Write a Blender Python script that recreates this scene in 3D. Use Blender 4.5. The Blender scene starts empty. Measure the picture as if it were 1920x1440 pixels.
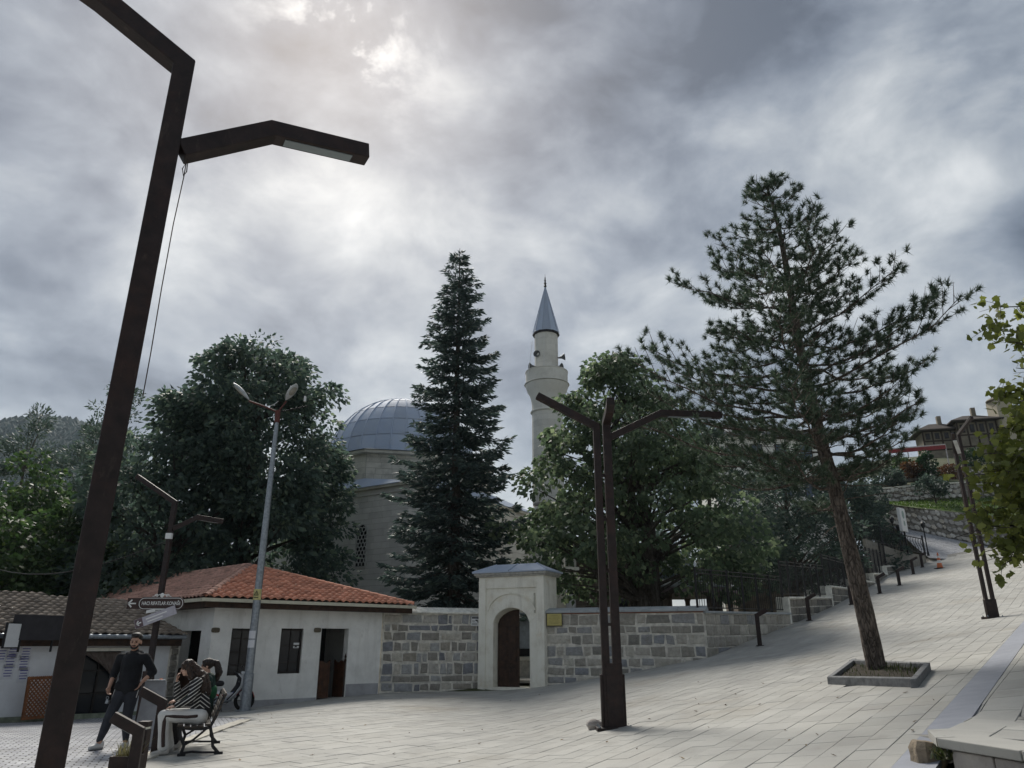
import bpy, bmesh, math, random
import numpy as np
from mathutils import Vector, Matrix, Quaternion
R = math.radians
random.seed(7); rng = np.random.default_rng(11)
scene = bpy.context.scene
# ------------------------------------------------------------------ camera
F_PX, PITCH, CAM_Z = 1380.0, R(19.5), 1.6
SP, CP = math.sin(PITCH), math.cos(PITCH)
cam_d = bpy.data.cameras.new('camera'); cam = bpy.data.objects.new('camera', cam_d)
scene.collection.objects.link(cam); scene.camera = cam
cam_d.sensor_fit = 'HORIZONTAL'; cam_d.sensor_width = 36.0; cam_d.lens = 36.0*F_PX/1920.0
cam_d.clip_start = .05; cam_d.clip_end = 9000
cam.location = (0, 0, CAM_Z); cam.rotation_euler = (math.pi/2+PITCH, 0, 0)
# ------------------------------------------------------------------ light
SUN_EL, SUN_AZ = R(44), R(-16.5)          # azimuth measured from +Y towards +X
sun_dir = Vector((math.sin(SUN_AZ)*math.cos(SUN_EL), math.cos(SUN_AZ)*math.cos(SUN_EL), math.sin(SUN_EL)))
sd = bpy.data.lights.new('sun', 'SUN'); sd.energy = 1.5; sd.angle = R(20); sd.color = (1, .95, .87)
so = bpy.data.objects.new('sun', sd); scene.collection.objects.link(so)
so.rotation_euler = sun_dir.to_track_quat('Z', 'Y').to_euler(); so.location = (0, 0, 60)
scene.view_settings.view_transform = 'Standard'; scene.view_settings.look = 'None'
scene.view_settings.gamma = 1; scene.view_settings.use_curve_mapping = False
scene.view_settings.exposure = 1.6
def build_world():
    w = bpy.data.worlds.new('World'); scene.world = w; w.use_nodes = True
    nt = w.node_tree; nt.nodes.clear(); N = nt.nodes.new; L = nt.links.new
    out = N('ShaderNodeOutputWorld'); bg = N('ShaderNodeBackground'); bg.inputs['Strength'].default_value = .1
    L(bg.outputs[0], out.inputs[0])
    sky = N('ShaderNodeTexSky'); sky.sky_type = 'NISHITA'; sky.sun_disc = False
    sky.sun_elevation = SUN_EL; sky.sun_rotation = SUN_AZ; sky.altitude = 300; sky.dust_density = 2
    tc = N('ShaderNodeTexCoord'); sep = N('ShaderNodeSeparateXYZ'); L(tc.outputs['Generated'], sep.inputs[0])
    def M(op, a, b=None, clamp=False):
        n = N('ShaderNodeMath'); n.operation = op; n.use_clamp = clamp
        for i, v in enumerate((a, b)):
            if v is None: continue
            if isinstance(v, (int, float)): n.inputs[i].default_value = v
            else: L(v, n.inputs[i])
        return n.outputs[0]
    z = M('MAXIMUM', sep.outputs[2], .0)
    comb = N('ShaderNodeCombineXYZ'); L(sep.outputs[0], comb.inputs[0]); L(sep.outputs[1], comb.inputs[1]); L(M('MULTIPLY', sep.outputs[2], 1.55), comb.inputs[2])
    def noise(scale, detail, rough, off, dist=0.):
        mp = N('ShaderNodeMapping'); mp.inputs['Location'].default_value = off; L(comb.outputs[0], mp.inputs[0])
        n = N('ShaderNodeTexNoise'); n.inputs['Scale'].default_value = scale; n.inputs['Detail'].default_value = detail
        n.inputs['Roughness'].default_value = rough; n.inputs['Distortion'].default_value = dist; L(mp.outputs[0], n.inputs[0])
        return n.outputs[0]
    n1 = noise(2.7, 4, .5, SKY_OFF, .3); n2 = noise(6.2, 9, .60, (2.1, 4.2, 7.7), .25)
    f = M('ADD', M('MULTIPLY', n1, .60), M('MULTIPLY', n2, .40))
    # light of the hidden sun coming through thinner cloud
    dp = N('ShaderNodeVectorMath'); dp.operation = 'DOT_PRODUCT'; L(tc.outputs['Generated'], dp.inputs[0]); dp.inputs[1].default_value = sun_dir
    g = M('MAXIMUM', dp.outputs['Value'], 0.)
    glow_w = M('POWER', g, 16.); glow_n = M('POWER', g, 330.)
    f2 = M('ADD', f, M('MULTIPLY', glow_w, .035))
    low = M('MULTIPLY', M('SUBTRACT', 1., M('MULTIPLY', z, 2.2), True), .06)
    f3 = M('ADD', f2, low)
    rp = N('ShaderNodeValToRGB'); L(f3, rp.inputs[0]); e = rp.color_ramp.elements
    e[0].position = .40; e[0].color = (.075, .088, .107, 1); e[1].position = .74; e[1].color = (.95, .95, .92, 1)
    for p, c in ((.455, (.15, .172, .205)), (.525, (.285, .315, .35)), (.60, (.49, .515, .525))):
        k = e.new(p); k.color = (*c, 1)
    # narrow bright break around the sun, shaped by the cloud noise
    br = M('MULTIPLY', glow_n, M('MULTIPLY', M('SUBTRACT', M('ADD', n2, M('MULTIPLY', n1, .35)), .645), 6., True))
    mixw = N('ShaderNodeMix'); mixw.data_type = 'RGBA'; L(M('MINIMUM', br, 1.), mixw.inputs[0]); L(rp.outputs[0], mixw.inputs[6]); mixw.inputs[7].default_value = (1.7, 1.66, 1.55, 1)
    sc = N('ShaderNodeVectorMath'); sc.operation = 'SCALE'; L(mixw.outputs[2], sc.inputs[0]); sc.inputs['Scale'].default_value = 3.3
    mx = N('ShaderNodeMix'); mx.data_type = 'RGBA'; mx.inputs[0].default_value = .93
    L(sky.outputs[0], mx.inputs[6]); L(sc.outputs[0], mx.inputs[7]); L(mx.outputs[2], bg.inputs[0])
SKY_OFF = (16.0, 8.9, 18.7)
build_world()
# ------------------------------------------------------------------ layout: the lie of the land and where a line of sight meets it
def sm(t): t = min(1., max(0., t)); return t*t*(3-2*t)
def G(x, y):
    s = .17*(math.sqrt(x*x+1)+x)/2
    e = .07*max(0., y-24)*sm((x-3)/6) + .16*max(0., y-52)*sm((x-8)/8)
    l = -.32*sm((-x-4)/6)*sm((y-14)/9)
    return s+e+l
def ray(u, v):
    yc = (720-v)/F_PX
    return Vector(((u-960)/F_PX, CP-yc*SP, SP+yc*CP))
def at(u, v, D):
    d = ray(u, v); d = d*(D/d.y); return Vector((d.x, d.y, d.z+CAM_Z))
def gnd(u, v, far=90.):
    d = ray(u, v); lo, step = 1., .05; t = lo
    while t < far:
        p = d*t
        if p.z+CAM_Z < G(p.x, p.y): break
        t += step
    return Vector((d.x*t, d.y*t, G(d.x*t, d.y*t)))
# ------------------------------------------------------------------ materials
MATS = {}
def mat(name, col, rough=.75, col2=None, nscale=6., var=.12, rnd=0., bump=0., bscale=40., metal=0., wear=None, detail=5., more=()):
    if name in MATS: return MATS[name]
    m = bpy.data.materials.new(name); m.use_nodes = True; nt = m.node_tree; N = nt.nodes.new; L = nt.links.new
    b = nt.nodes['Principled BSDF']; b.inputs['Roughness'].default_value = rough; b.inputs['Metallic'].default_value = metal
    class tc: outputs = {'Object': N('ShaderNodeNewGeometry').outputs['Position']}
    n = N('ShaderNodeTexNoise'); n.inputs['Scale'].default_value = nscale; n.inputs['Detail'].default_value = detail; n.inputs['Roughness'].default_value = .6
    L(tc.outputs['Object'], n.inputs[0])
    mix = N('ShaderNodeMix'); mix.data_type = 'RGBA'
    c2 = col2 or tuple(c*(1-var*2.2) for c in col); c1 = col if col2 else tuple(min(1, c*(1+var)) for c in col)
    mix.inputs[6].default_value = (*c1, 1); mix.inputs[7].default_value = (*c2, 1)
    mr = N('ShaderNodeMapRange'); mr.inputs[1].default_value = .32; mr.inputs[2].default_value = .68; L(n.outputs[0], mr.inputs[0]); L(mr.outputs[0], mix.inputs[0])
    colo = mix.outputs[2]
    if wear:                                   # stains with a shape of their own
        wc, wamt, ws = wear[:3]
        w = N('ShaderNodeTexNoise'); w.inputs['Scale'].default_value = ws; w.inputs['Detail'].default_value = 8; w.inputs['Roughness'].default_value = .7
        L(tc.outputs['Object'], w.inputs[0])
        wr = N('ShaderNodeMapRange'); wr.inputs[1].default_value = .5; wr.inputs[2].default_value = .72; wr.inputs[4].default_value = wamt; L(w.outputs[0], wr.inputs[0])
        wm = N('ShaderNodeMix'); wm.data_type = 'RGBA'; L(wr.outputs[0], wm.inputs[0]); L(colo, wm.inputs[6]); wm.inputs[7].default_value = (*wc, 1); colo = wm.outputs[2]
    for wc, wamt, ws, lo_, hi_, zst in more:   # further stains and streaks
        w = N('ShaderNodeTexNoise'); w.inputs['Scale'].default_value = ws; w.inputs['Detail'].default_value = 7; w.inputs['Roughness'].default_value = .65
        mpw = N('ShaderNodeMapping'); mpw.inputs['Scale'].default_value = (1, 1, zst); mpw.inputs['Location'].default_value = (ws*3.1, 7.7, 2.2); L(tc.outputs['Object'], mpw.inputs[0]); L(mpw.outputs[0], w.inputs[0])
        wr = N('ShaderNodeMapRange'); wr.inputs[1].default_value = lo_; wr.inputs[2].default_value = hi_; wr.inputs[4].default_value = wamt; L(w.outputs[0], wr.inputs[0])
        wm = N('ShaderNodeMix'); wm.data_type = 'RGBA'; L(wr.outputs[0], wm.inputs[0]); L(colo, wm.inputs[6]); wm.inputs[7].default_value = (*wc, 1); colo = wm.outputs[2]
    if rnd:
        oi = N('ShaderNodeObjectInfo'); ge = N('ShaderNodeNewGeometry')
        ad = N('ShaderNodeMath'); ad.operation = 'ADD'; L(oi.outputs['Random'], ad.inputs[0]); L(ge.outputs['Random Per Island'], ad.inputs[1])
        fr = N('ShaderNodeMath'); fr.operation = 'FRACT'; L(ad.outputs[0], fr.inputs[0])
        if isinstance(rnd, (list, tuple)):     # a palette, one tone for each piece
            rp = N('ShaderNodeValToRGB'); rp.color_ramp.interpolation = 'CONSTANT'; e = rp.color_ramp.elements
            for i, c in enumerate(rnd):
                k = e[i] if i < 2 else e.new(i/len(rnd))
                k.position = i/len(rnd); k.color = (*c, 1)
            L(fr.outputs[0], rp.inputs[0])
            mm = N('ShaderNodeMix'); mm.data_type = 'RGBA'; mm.blend_type = 'MULTIPLY'; mm.inputs[0].default_value = 1.
            L(rp.outputs[0], mm.inputs[6]); L(colo, mm.inputs[7]); colo = mm.outputs[2]
        else:
            mr2 = N('ShaderNodeMapRange'); mr2.inputs[3].default_value = 1-rnd; mr2.inputs[4].default_value = 1+rnd; L(fr.outputs[0], mr2.inputs[0])
            hs = N('ShaderNodeHueSaturation'); L(mr2.outputs[0], hs.inputs['Value']); L(colo, hs.inputs['Color']); colo = hs.outputs[0]
    L(colo, b.inputs['Base Color'])
    if bump:
        nb = N('ShaderNodeTexNoise'); nb.inputs['Scale'].default_value = bscale; nb.inputs['Detail'].default_value = 6; L(tc.outputs['Object'], nb.inputs[0])
        bp = N('ShaderNodeBump'); bp.inputs['Strength'].default_value = min(1, bump*1.); bp.inputs['Distance'].default_value = .02*bump if bump < 1 else .03*bump
        L(nb.outputs[0], bp.inputs['Height']); L(bp.outputs[0], b.inputs['Normal'])
    b.inputs['Specular IOR Level'].default_value = .35
    MATS[name] = m; return m
def leafmat(name, col, col2, trans=.35, val=.35):
    if name in MATS: return MATS[name]
    m = bpy.data.materials.new(name); m.use_nodes = True; nt = m.node_tree; N = nt.nodes.new; L = nt.links.new
    b = nt.nodes['Principled BSDF']; b.inputs['Roughness'].default_value = .55; b.inputs['Specular IOR Level'].default_value = .32
    ge = N('ShaderNodeNewGeometry'); rp = N('ShaderNodeValToRGB'); e = rp.color_ramp.elements
    e[0].position = 0; e[0].color = (*[c*(1-val) for c in col], 1); e[1].position = 1; e[1].color = (*col2, 1)
    k = e.new(.72); k.color = (*col, 1)
    L(ge.outputs['Random Per Island'], rp.inputs[0]); L(rp.outputs[0], b.inputs['Base Color'])
    tr = N('ShaderNodeBsdfTranslucent'); hs = N('ShaderNodeHueSaturation'); hs.inputs['Value'].default_value = 1.35; hs.inputs['Saturation'].default_value = 1.15
    L(rp.outputs[0], hs.inputs['Color']); L(hs.outputs[0], tr.inputs[0])
    mx = N('ShaderNodeMixShader'); mx.inputs[0].default_value = trans; L(b.outputs[0], mx.inputs[1]); L(tr.outputs[0], mx.inputs[2])
    L(mx.outputs[0], nt.nodes['Material Output'].inputs[0]); MATS[name] = m; return m
# ------------------------------------------------------------------ objects
COL = scene.collection
def tag(o, label=None, cat=None, group=None, kind=None):
    if label: o['label'] = label
    if cat: o['category'] = cat
    if group: o['group'] = group
    if kind: o['kind'] = kind
    return o
def thing(name, label, cat, loc=(0, 0, 0), rz=0, group=None):
    o = bpy.data.objects.new(name, None); COL.objects.link(o); o.empty_display_size = .2
    o.location = loc; o.rotation_euler = (0, 0, rz); return tag(o, label, cat, group)
def copy_tree(o, parent=None):
    c = o.copy(); COL.objects.link(c); c.parent = parent
    for ch in list(o.children): copy_tree(ch, c)
    return c
class MB:
    """collects faces; build() links them as ONE mesh object"""
    def __init__(s): s.v = []; s.f = []; s.mi = []; s.cur = 0
    def add(s, vs, fs):
        o = len(s.v); s.v += [tuple(p) for p in vs]; s.f += [tuple(i+o for i in f) for f in fs]; s.mi += [s.cur]*len(fs); return s
    def box(s, c, size, rot=None, taper=1.):
        hx, hy, hz = size[0]/2, size[1]/2, size[2]/2; vs = []
        for dz in (-1, 1):
            k = taper if dz > 0 else 1.
            for dx, dy in ((-1, -1), (1, -1), (1, 1), (-1, 1)): vs.append(Vector((dx*hx*k, dy*hy*k, dz*hz)))
        if rot is not None: vs = [rot @ v for v in vs]
        c = Vector(c)
        return s.add([v+c for v in vs], [(3, 2, 1, 0), (4, 5, 6, 7), (0, 1, 5, 4), (1, 2, 6, 5), (2, 3, 7, 6), (3, 0, 4, 7)])
    def bbox(s, lo, hi): return s.box([(a+b)/2 for a, b in zip(lo, hi)], [abs(b-a) for a, b in zip(lo, hi)])
    def bar(s, a, b, w, h=None, up=(0, 0, 1)):
        """square-section bar from a to b"""
        a, b = Vector(a), Vector(b); h = h or w; d = (b-a).normalized(); up = Vector(up)
        if abs(d.dot(up)) > .97: up = Vector((0, 1, 0))
        x = d.cross(up).normalized(); y = x.cross(d); vs = []
        for p in (a, b):
            for dx, dy in ((-1, -1), (1, -1), (1, 1), (-1, 1)): vs.append(p+x*(dx*w/2)+y*(dy*h/2))
        return s.add(vs, [(3, 2, 1, 0), (4, 5, 6, 7), (0, 1, 5, 4), (1, 2, 6, 5), (2, 3, 7, 6), (3, 0, 4, 7)])
    def path(s, pts, w, h, up):
        """rectangular tube mitred at its bends"""
        pts = [Vector(p) for p in pts]; up = Vector(up).normalized(); vs = []
        for i, p in enumerate(pts):
            d0 = (p-pts[i-1]).normalized() if i else (pts[1]-p).normalized(); d1 = (pts[i+1]-p).normalized() if i < len(pts)-1 else d0
            t = (d0+d1).normalized(); k = 1/max(.4, t.dot(d0)); x = up; y = t.cross(x).normalized()
            for dx, dy in ((-1, -1), (1, -1), (1, 1), (-1, 1)): vs.append(p+x*(dx*w/2)+y*(dy*h/2*k))
        fs = [(3, 2, 1, 0)]; n = len(pts)
        for i in range(n-1):
            for j in range(4): fs.append((i*4+j, i*4+(j+1) % 4, i*4+4+(j+1) % 4, i*4+4+j))
        fs.append(tuple((n-1)*4+j for j in range(4))); return s.add(vs, fs)
    def tube(s, pts, rad, seg=8, cap=True):
        pts = [Vector(p) for p in pts]; n = len(pts); rad = rad if isinstance(rad, (list, tuple)) else [rad]*n; vs = []; x = None
        for i, p in enumerate(pts):
            d = (pts[min(i+1, n-1)]-pts[max(i-1, 0)]).normalized()
            if x is None: x = d.orthogonal().normalized()
            x = (x-d*x.dot(d)).normalized(); y = d.cross(x)
            for k in range(seg):
                a = 2*math.pi*k/seg; vs.append(p+(x*math.cos(a)+y*math.sin(a))*rad[i])
        fs = [(i*seg+k, i*seg+(k+1) % seg, (i+1)*seg+(k+1) % seg, (i+1)*seg+k) for i in range(n-1) for k in range(seg)]
        if cap: fs += [tuple(range(seg))[::-1], tuple((n-1)*seg+k for k in range(seg))]
        return s.add(vs, fs)
    def lathe(s, c, prof, seg=24, a0=0.):
        c = Vector(c); n = len(prof)
        vs = [c+Vector((r*math.cos(a0+2*math.pi*k/seg), r*math.sin(a0+2*math.pi*k/seg), z)) for r, z in prof for k in range(seg)]
        fs = [(i*seg+k, i*seg+(k+1) % seg, (i+1)*seg+(k+1) % seg, (i+1)*seg+k) for i in range(n-1) for k in range(seg)]
        fs += [tuple(range(seg))[::-1], tuple((n-1)*seg+k for k in range(seg))]; return s.add(vs, fs)
    def ell(s, c, r, rot=None, seg=14, ring=10):
        c = Vector(c); vs = []; fs = []
        for i in range(1, ring):
            t = math.pi*i/ring
            for k in range(seg):
                a = 2*math.pi*k/seg; vs.append(Vector((r[0]*math.sin(t)*math.cos(a), r[1]*math.sin(t)*math.sin(a), r[2]*math.cos(t))))
        vs += [Vector((0, 0, r[2])), Vector((0, 0, -r[2]))]; T, B = len(vs)-2, len(vs)-1
        if rot is not None: vs = [rot @ v for v in vs]
        for i in range(ring-2):
            for k in range(seg): fs.append((i*seg+k, (i+1)*seg+k, (i+1)*seg+(k+1) % seg, i*seg+(k+1) % seg))
        for k in range(seg): fs += [(T, k, (k+1) % seg), (B, (ring-2)*seg+(k+1) % seg, (ring-2)*seg+k)]
        return s.add([v+c for v in vs], fs)
    def cap(s, a, ra, b, rb, seg=12):
        """tapered capsule"""
        a, b = Vector(a), Vector(b); d = b-a; L_ = d.length or 1e-4; d = d/L_
        pts, rad = [], []
        for t in (-1, -.92, -.7, -.35): pts.append(a+d*(ra*t)); rad.append(max(.0008, ra*math.sqrt(max(0, 1-t*t))))
        pts += [a, b]; rad += [ra, rb]
        for t in (.35, .7, .92, 1): pts.append(b+d*(rb*t)); rad.append(max(.0008, rb*math.sqrt(max(0, 1-t*t))))
        return s.tube(pts, rad, seg)
    def prism(s, poly, ext):
        """polygon (list of 3d points) extruded along ext"""
        poly = [Vector(p) for p in poly]; ext = Vector(ext); n = len(poly)
        return s.add(poly+[p+ext for p in poly], [tuple(range(n))[::-1], tuple(range(n, 2*n))]+[(i, (i+1) % n, n+(i+1) % n, n+i) for i in range(n)])
    def mesh(s, name, mats, smooth=False, off=None):
        me = bpy.data.meshes.new(name); v = s.v if off is None else [(a[0]-off[0], a[1]-off[1], a[2]-off[2]) for a in s.v]
        me.from_pydata(v, [], s.f)
        for m in (mats if isinstance(mats, (list, tuple)) else [mats]): me.materials.append(m)
        if len(set(s.mi)) > 1: me.polygons.foreach_set('material_index', s.mi)
        if smooth: me.polygons.foreach_set('use_smooth', [True]*len(me.polygons))
        bm = bmesh.new(); bm.from_mesh(me); bmesh.ops.recalc_face_normals(bm, faces=bm.faces); bm.to_mesh(me); bm.free()
        me.update(); return me
    def build(s, name, mats, parent=None, smooth=False, world=False, at=None):
        """world: the points are world points; the object gets its origin at `at` (or the parent's)"""
        off = None
        if world and parent is not None: off = parent.location
        o = bpy.data.objects.new(name, s.mesh(name, mats, smooth, off)); COL.objects.link(o)
        if parent is not None: o.parent = parent
        return o
def obj(name, me, parent=None, loc=None, rot=None):
    o = bpy.data.objects.new(name, me); COL.objects.link(o); o.parent = parent
    if loc is not None: o.location = loc
    if rot is not None: o.rotation_euler = rot
    return o
def smooth_angle(o, deg=40):
    me = o.data; me.polygons.foreach_set('use_smooth', [True]*len(me.polygons))
    try: me.set_sharp_from_angle(angle=R(deg))
    except Exception: pass
    return o
def bevel(o, w=.01, seg=2):
    m = o.modifiers.new('bevel', 'BEVEL'); m.width = w; m.segments = seg; m.limit_method = 'ANGLE'; m.angle_limit = R(40); return o
def text(name, body, size, m, parent, loc, rot, ext=.002, align='CENTER', shear=0, bold=.0):
    c = bpy.data.curves.new(name, 'FONT'); c.body = body; c.size = size; c.align_x = align; c.align_y = 'CENTER'; c.extrude = ext; c.shear = shear; c.offset = bold*size; c.resolution_u = 3
    c.materials.append(m); o = bpy.data.objects.new(name, c); COL.objects.link(o); bpy.context.view_layer.update()
    me = bpy.data.meshes.new_from_object(o.evaluated_get(bpy.context.evaluated_depsgraph_get())); bpy.data.objects.remove(o)
    me.materials.clear(); me.materials.append(m); return tag(obj(name, me, parent, loc, rot), kind='stuff')
def barkmat(name, c1, c2, c3, sc=7.):
    m = bpy.data.materials.new(name); m.use_nodes = True; nt = m.node_tree; N = nt.nodes.new; L = nt.links.new; b = nt.nodes['Principled BSDF']; b.inputs['Roughness'].default_value = .95; b.inputs['Specular IOR Level'].default_value = .15
    tc = N('ShaderNodeTexCoord'); mp = N('ShaderNodeMapping'); mp.inputs['Scale'].default_value = (1, 1, .28); L(tc.outputs['Object'], mp.inputs[0])
    n0 = N('ShaderNodeTexNoise'); n0.inputs['Scale'].default_value = sc*.7; n0.inputs['Detail'].default_value = 4; L(mp.outputs[0], n0.inputs[0])
    wv = N('ShaderNodeVectorMath'); wv.operation = 'MULTIPLY_ADD'; L(n0.outputs['Color'], wv.inputs[0]); wv.inputs[1].default_value = (.12, .12, .12); L(mp.outputs[0], wv.inputs[2])
    vo = N('ShaderNodeTexVoronoi'); vo.inputs['Scale'].default_value = sc*2.8; vo.feature = 'DISTANCE_TO_EDGE'; L(wv.outputs[0], vo.inputs[0])
    n1 = N('ShaderNodeTexNoise'); n1.inputs['Scale'].default_value = sc*2; n1.inputs['Detail'].default_value = 8; L(mp.outputs[0], n1.inputs[0])
    rp = N('ShaderNodeValToRGB'); e = rp.color_ramp.elements; e[0].position = .3; e[0].color = (*c1, 1); e[1].position = .72; e[1].color = (*c3, 1); k = e.new(.5); k.color = (*c2, 1); L(n1.outputs[0], rp.inputs[0])
    mr = N('ShaderNodeMapRange'); mr.inputs[1].default_value = 0; mr.inputs[2].default_value = .12; mr.inputs[3].default_value = .55; L(vo.outputs['Distance'], mr.inputs[0])
    mm = N('ShaderNodeMix'); mm.data_type = 'RGBA'; mm.blend_type = 'MULTIPLY'; mm.inputs[0].default_value = .8; L(rp.outputs[0], mm.inputs[6]); L(mr.outputs[0], mm.inputs[7]); L(mm.outputs[2], b.inputs['Base Color'])
    ad = N('ShaderNodeMath'); ad.operation = 'ADD'; L(mr.outputs[0], ad.inputs[0]); L(n1.outputs[0], ad.inputs[1]); bp = N('ShaderNodeBump'); bp.inputs['Strength'].default_value = 1; bp.inputs['Distance'].default_value = .05; L(ad.outputs[0], bp.inputs['Height']); L(bp.outputs[0], b.inputs['Normal']); return m
# common materials
m_corten = mat('corten steel', (.022, .013, .012), .55, nscale=9, var=.25, wear=((.06, .024, .015), .5, 3.), more=[((.10, .075, .06), .35, 14., .60, .72, .35)], bump=.25, bscale=90)
m_iron = mat('black iron', (.012, .012, .014), .45, var=.1)
m_galv = mat('galvanised steel', (.30, .33, .36), .42, nscale=14, var=.14, metal=.6, wear=((.2, .2, .2), .4, 9.))
m_white = mat('white plaster', (.82, .815, .775), .9, nscale=1.6, var=.05, wear=((.60, .59, .55), .45, .8), bump=.25, bscale=30, more=[((.50, .48, .43), .55, 2.6, .52, .74, .12), ((.42, .40, .36), .5, 5., .60, .75, .6)])
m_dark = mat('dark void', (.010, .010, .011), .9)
m_wood = mat('dark brown wood', (.045, .022, .012), .6, nscale=7, var=.3, bump=.2)
m_cream = mat('cream gutter', (.55, .53, .42), .5, var=.06)
m_lead = mat('lead sheet', (.36, .43, .56), .72, col2=(.43, .49, .59), nscale=.8, rnd=.14, wear=((.40, .43, .47), .45, 2.2), bump=.15, bscale=8)
m_lime = mat('pale limestone', (.85, .835, .745), .85, col2=(.79, .765, .665), nscale=2.2, wear=((.58, .54, .45), .5, 2.2), bump=.35, bscale=25, more=[((.44, .41, .34), .6, 3.2, .55, .75, .14), ((.62, .50, .32), .35, 1.6, .56, .7, 1.)])
m_glass = mat('window glass', (.02, .022, .026), .08, var=.05)
m_joint = mat('mortar', (.66, .63, .56), .95, nscale=5, var=.16, bump=.6, bscale=35)
# ================================================================== THE SETTING
FENCE_PX = [(1325, 1228), (1481, 1155), (1560, 1129), (1606, 1113), (1640, 1099), (1664, 1083), (1690, 1066)]
FENCE = []
for k, ((u, v), D) in enumerate(zip(FENCE_PX, (26., 30.6, 34.9, 39.2, 43.3, 47.6, 51.8))):
    p = at(u, v, D); FENCE.append(p)
def fence_x(y):
    pts = FENCE
    if y <= pts[0].y: return pts[0].x
    for a, b in zip(pts, pts[1:]):
        if y <= b.y: return a.x+(b.x-a.x)*(y-a.y)/(b.y-a.y)
    a, b = pts[-2], pts[-1]; return b.x+(b.x-a.x)*(y-b.y)/(b.y-a.y)
def H(x, y):
    z = G(min(x, 190), min(y, 170))
    if y > 27 and x < fence_x(y): z = z+(.30-z)*sm((fence_x(y)-x-.3)/1.0)*sm((y-28.4)/1.0) if x > -6 else z
    rr_ = x/max(y, 60.)
    z += 285*sm((-.30-rr_)/.32)*math.exp(-((y-960)/330)**2)*(1+.05*math.sin(x*.013)+.03*math.sin(x*.041+1)) if y > 250 else 0
    if -4 < y < 14 and x > 2.5 and (x-3.44)*.8-(y-7.2)*.6 > .1: z -= .9
    z -= .10+2.6*sm((y-50.5)/3)*sm((x-14)/6)*(1-sm((y-88)/15))
    return z
def axis(lo, hi, fine_lo, fine_hi, step):
    a = list(np.arange(fine_lo, fine_hi+1e-6, step)); s = step; p = fine_hi
    while p < hi: s = min(s*1.22, 45); p += s; a.append(p)
    s = step; p = fine_lo
    while p > lo: s = min(s*1.22, 45); p -= s; a.insert(0, p)
    return a
def sheet(name, xs, ys, fz, m, keep=None):
    vs = [(x, y, fz(x, y)) for y in ys for x in xs]; nx = len(xs); fs = []
    for j in range(len(ys)-1):
        for i in range(nx-1):
            if keep is None or keep((xs[i]+xs[i+1])/2, (ys[j]+ys[j+1])/2): fs.append((j*nx+i, j*nx+i+1, (j+1)*nx+i+1, (j+1)*nx+i))
    me = bpy.data.meshes.new(name); me.from_pydata(vs, [], fs); me.materials.append(m)
    me.polygons.foreach_set('use_smooth', [True]*len(me.polygons)); return tag(obj(name, me), kind='structure')
m_earth = mat('earth and grass', (.045, .065, .022), .95, col2=(.095, .085, .05), nscale=.35, bump=.8, bscale=6, wear=((.03, .055, .016), .8, 1.4))
ground = sheet('ground', axis(-2600, 2600, -26, 60, 1.0), axis(-60, 3200, 0, 78, 1.0), H, m_earth)
# ---- bedding under the pavers
m_bed = mat('sandy joint filling', (.27, .262, .24), .95, nscale=8, var=.2, bump=.4)
def in_plaza(x, y):
    if y < -22 or y > 53: return False
    if y > 25.6 and x < fence_x(y)-.1 and x > 6.3: return False
    if x <= 6.4:
        wall = 28.0-.42*(x-1.2) if x > 1.2 else (29.6 if abs(x) < 1.4 else 28.9)
        if x < -4.2: wall = 27.9+(x+4.6)*.84+.5
        if y > wall+.25: return False
    if x < -5.2-(max(y, 0)-10)*.10 and y < 19: return False
    if x < -6.1 and y >= 19 and x < -6.1-(y-19)*.9: return False
    return True
P_stripe = [gnd(1685, 1427), gnd(1906, 1180), gnd(1837, 1326), gnd(1918, 1209)]
sA, sB = P_stripe[0].xy, P_stripe[1].xy; s_dir = (sB-sA).normalized(); s_nrm = Vector((s_dir.y, -s_dir.x))
s_wid = max(.35, ((P_stripe[2].xy-sA).dot(s_nrm)+(P_stripe[3].xy-sA).dot(s_nrm))/2)
def stripe_side(x, y): return (Vector((x, y))-sA).dot(s_nrm)
T0 = Vector((3.62, 6.85)); TZ = .86; T1 = gnd(1822, 1343)
def terrace_z(x, y):
    s = (Vector((x, y))-T1.xy).dot(s_dir); k = sm((s+.15)/1.0)
    return TZ+(max(G(x, y), TZ)-TZ)*k
plaza = sheet('plaza_paving', list(np.arange(-9, 40, .6)), list(np.arange(-24, 56, .6)), lambda x, y: G(x, y)-.045, m_bed,
              lambda x, y: (in_plaza(x, y) or (y < 54 and x > fence_x(y) and x > 4)) and (y < 2.4 or y > 16 or stripe_side(x, y) < s_wid+.25))
m_paver = mat('pale stone paver', (.405, .40, .37), .85, col2=(.335, .33, .31), nscale=.9, rnd=.085, wear=((.33, .315, .28), .5, .55), bump=.22, bscale=24, more=[((.22, .21, .19), .55, 1.9, .57, .74, 1.), ((.27, .235, .18), .45, .35, .55, .72, 1.), ((.12, .115, .105), .5, 9., .66, .76, 1.)])
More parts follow.
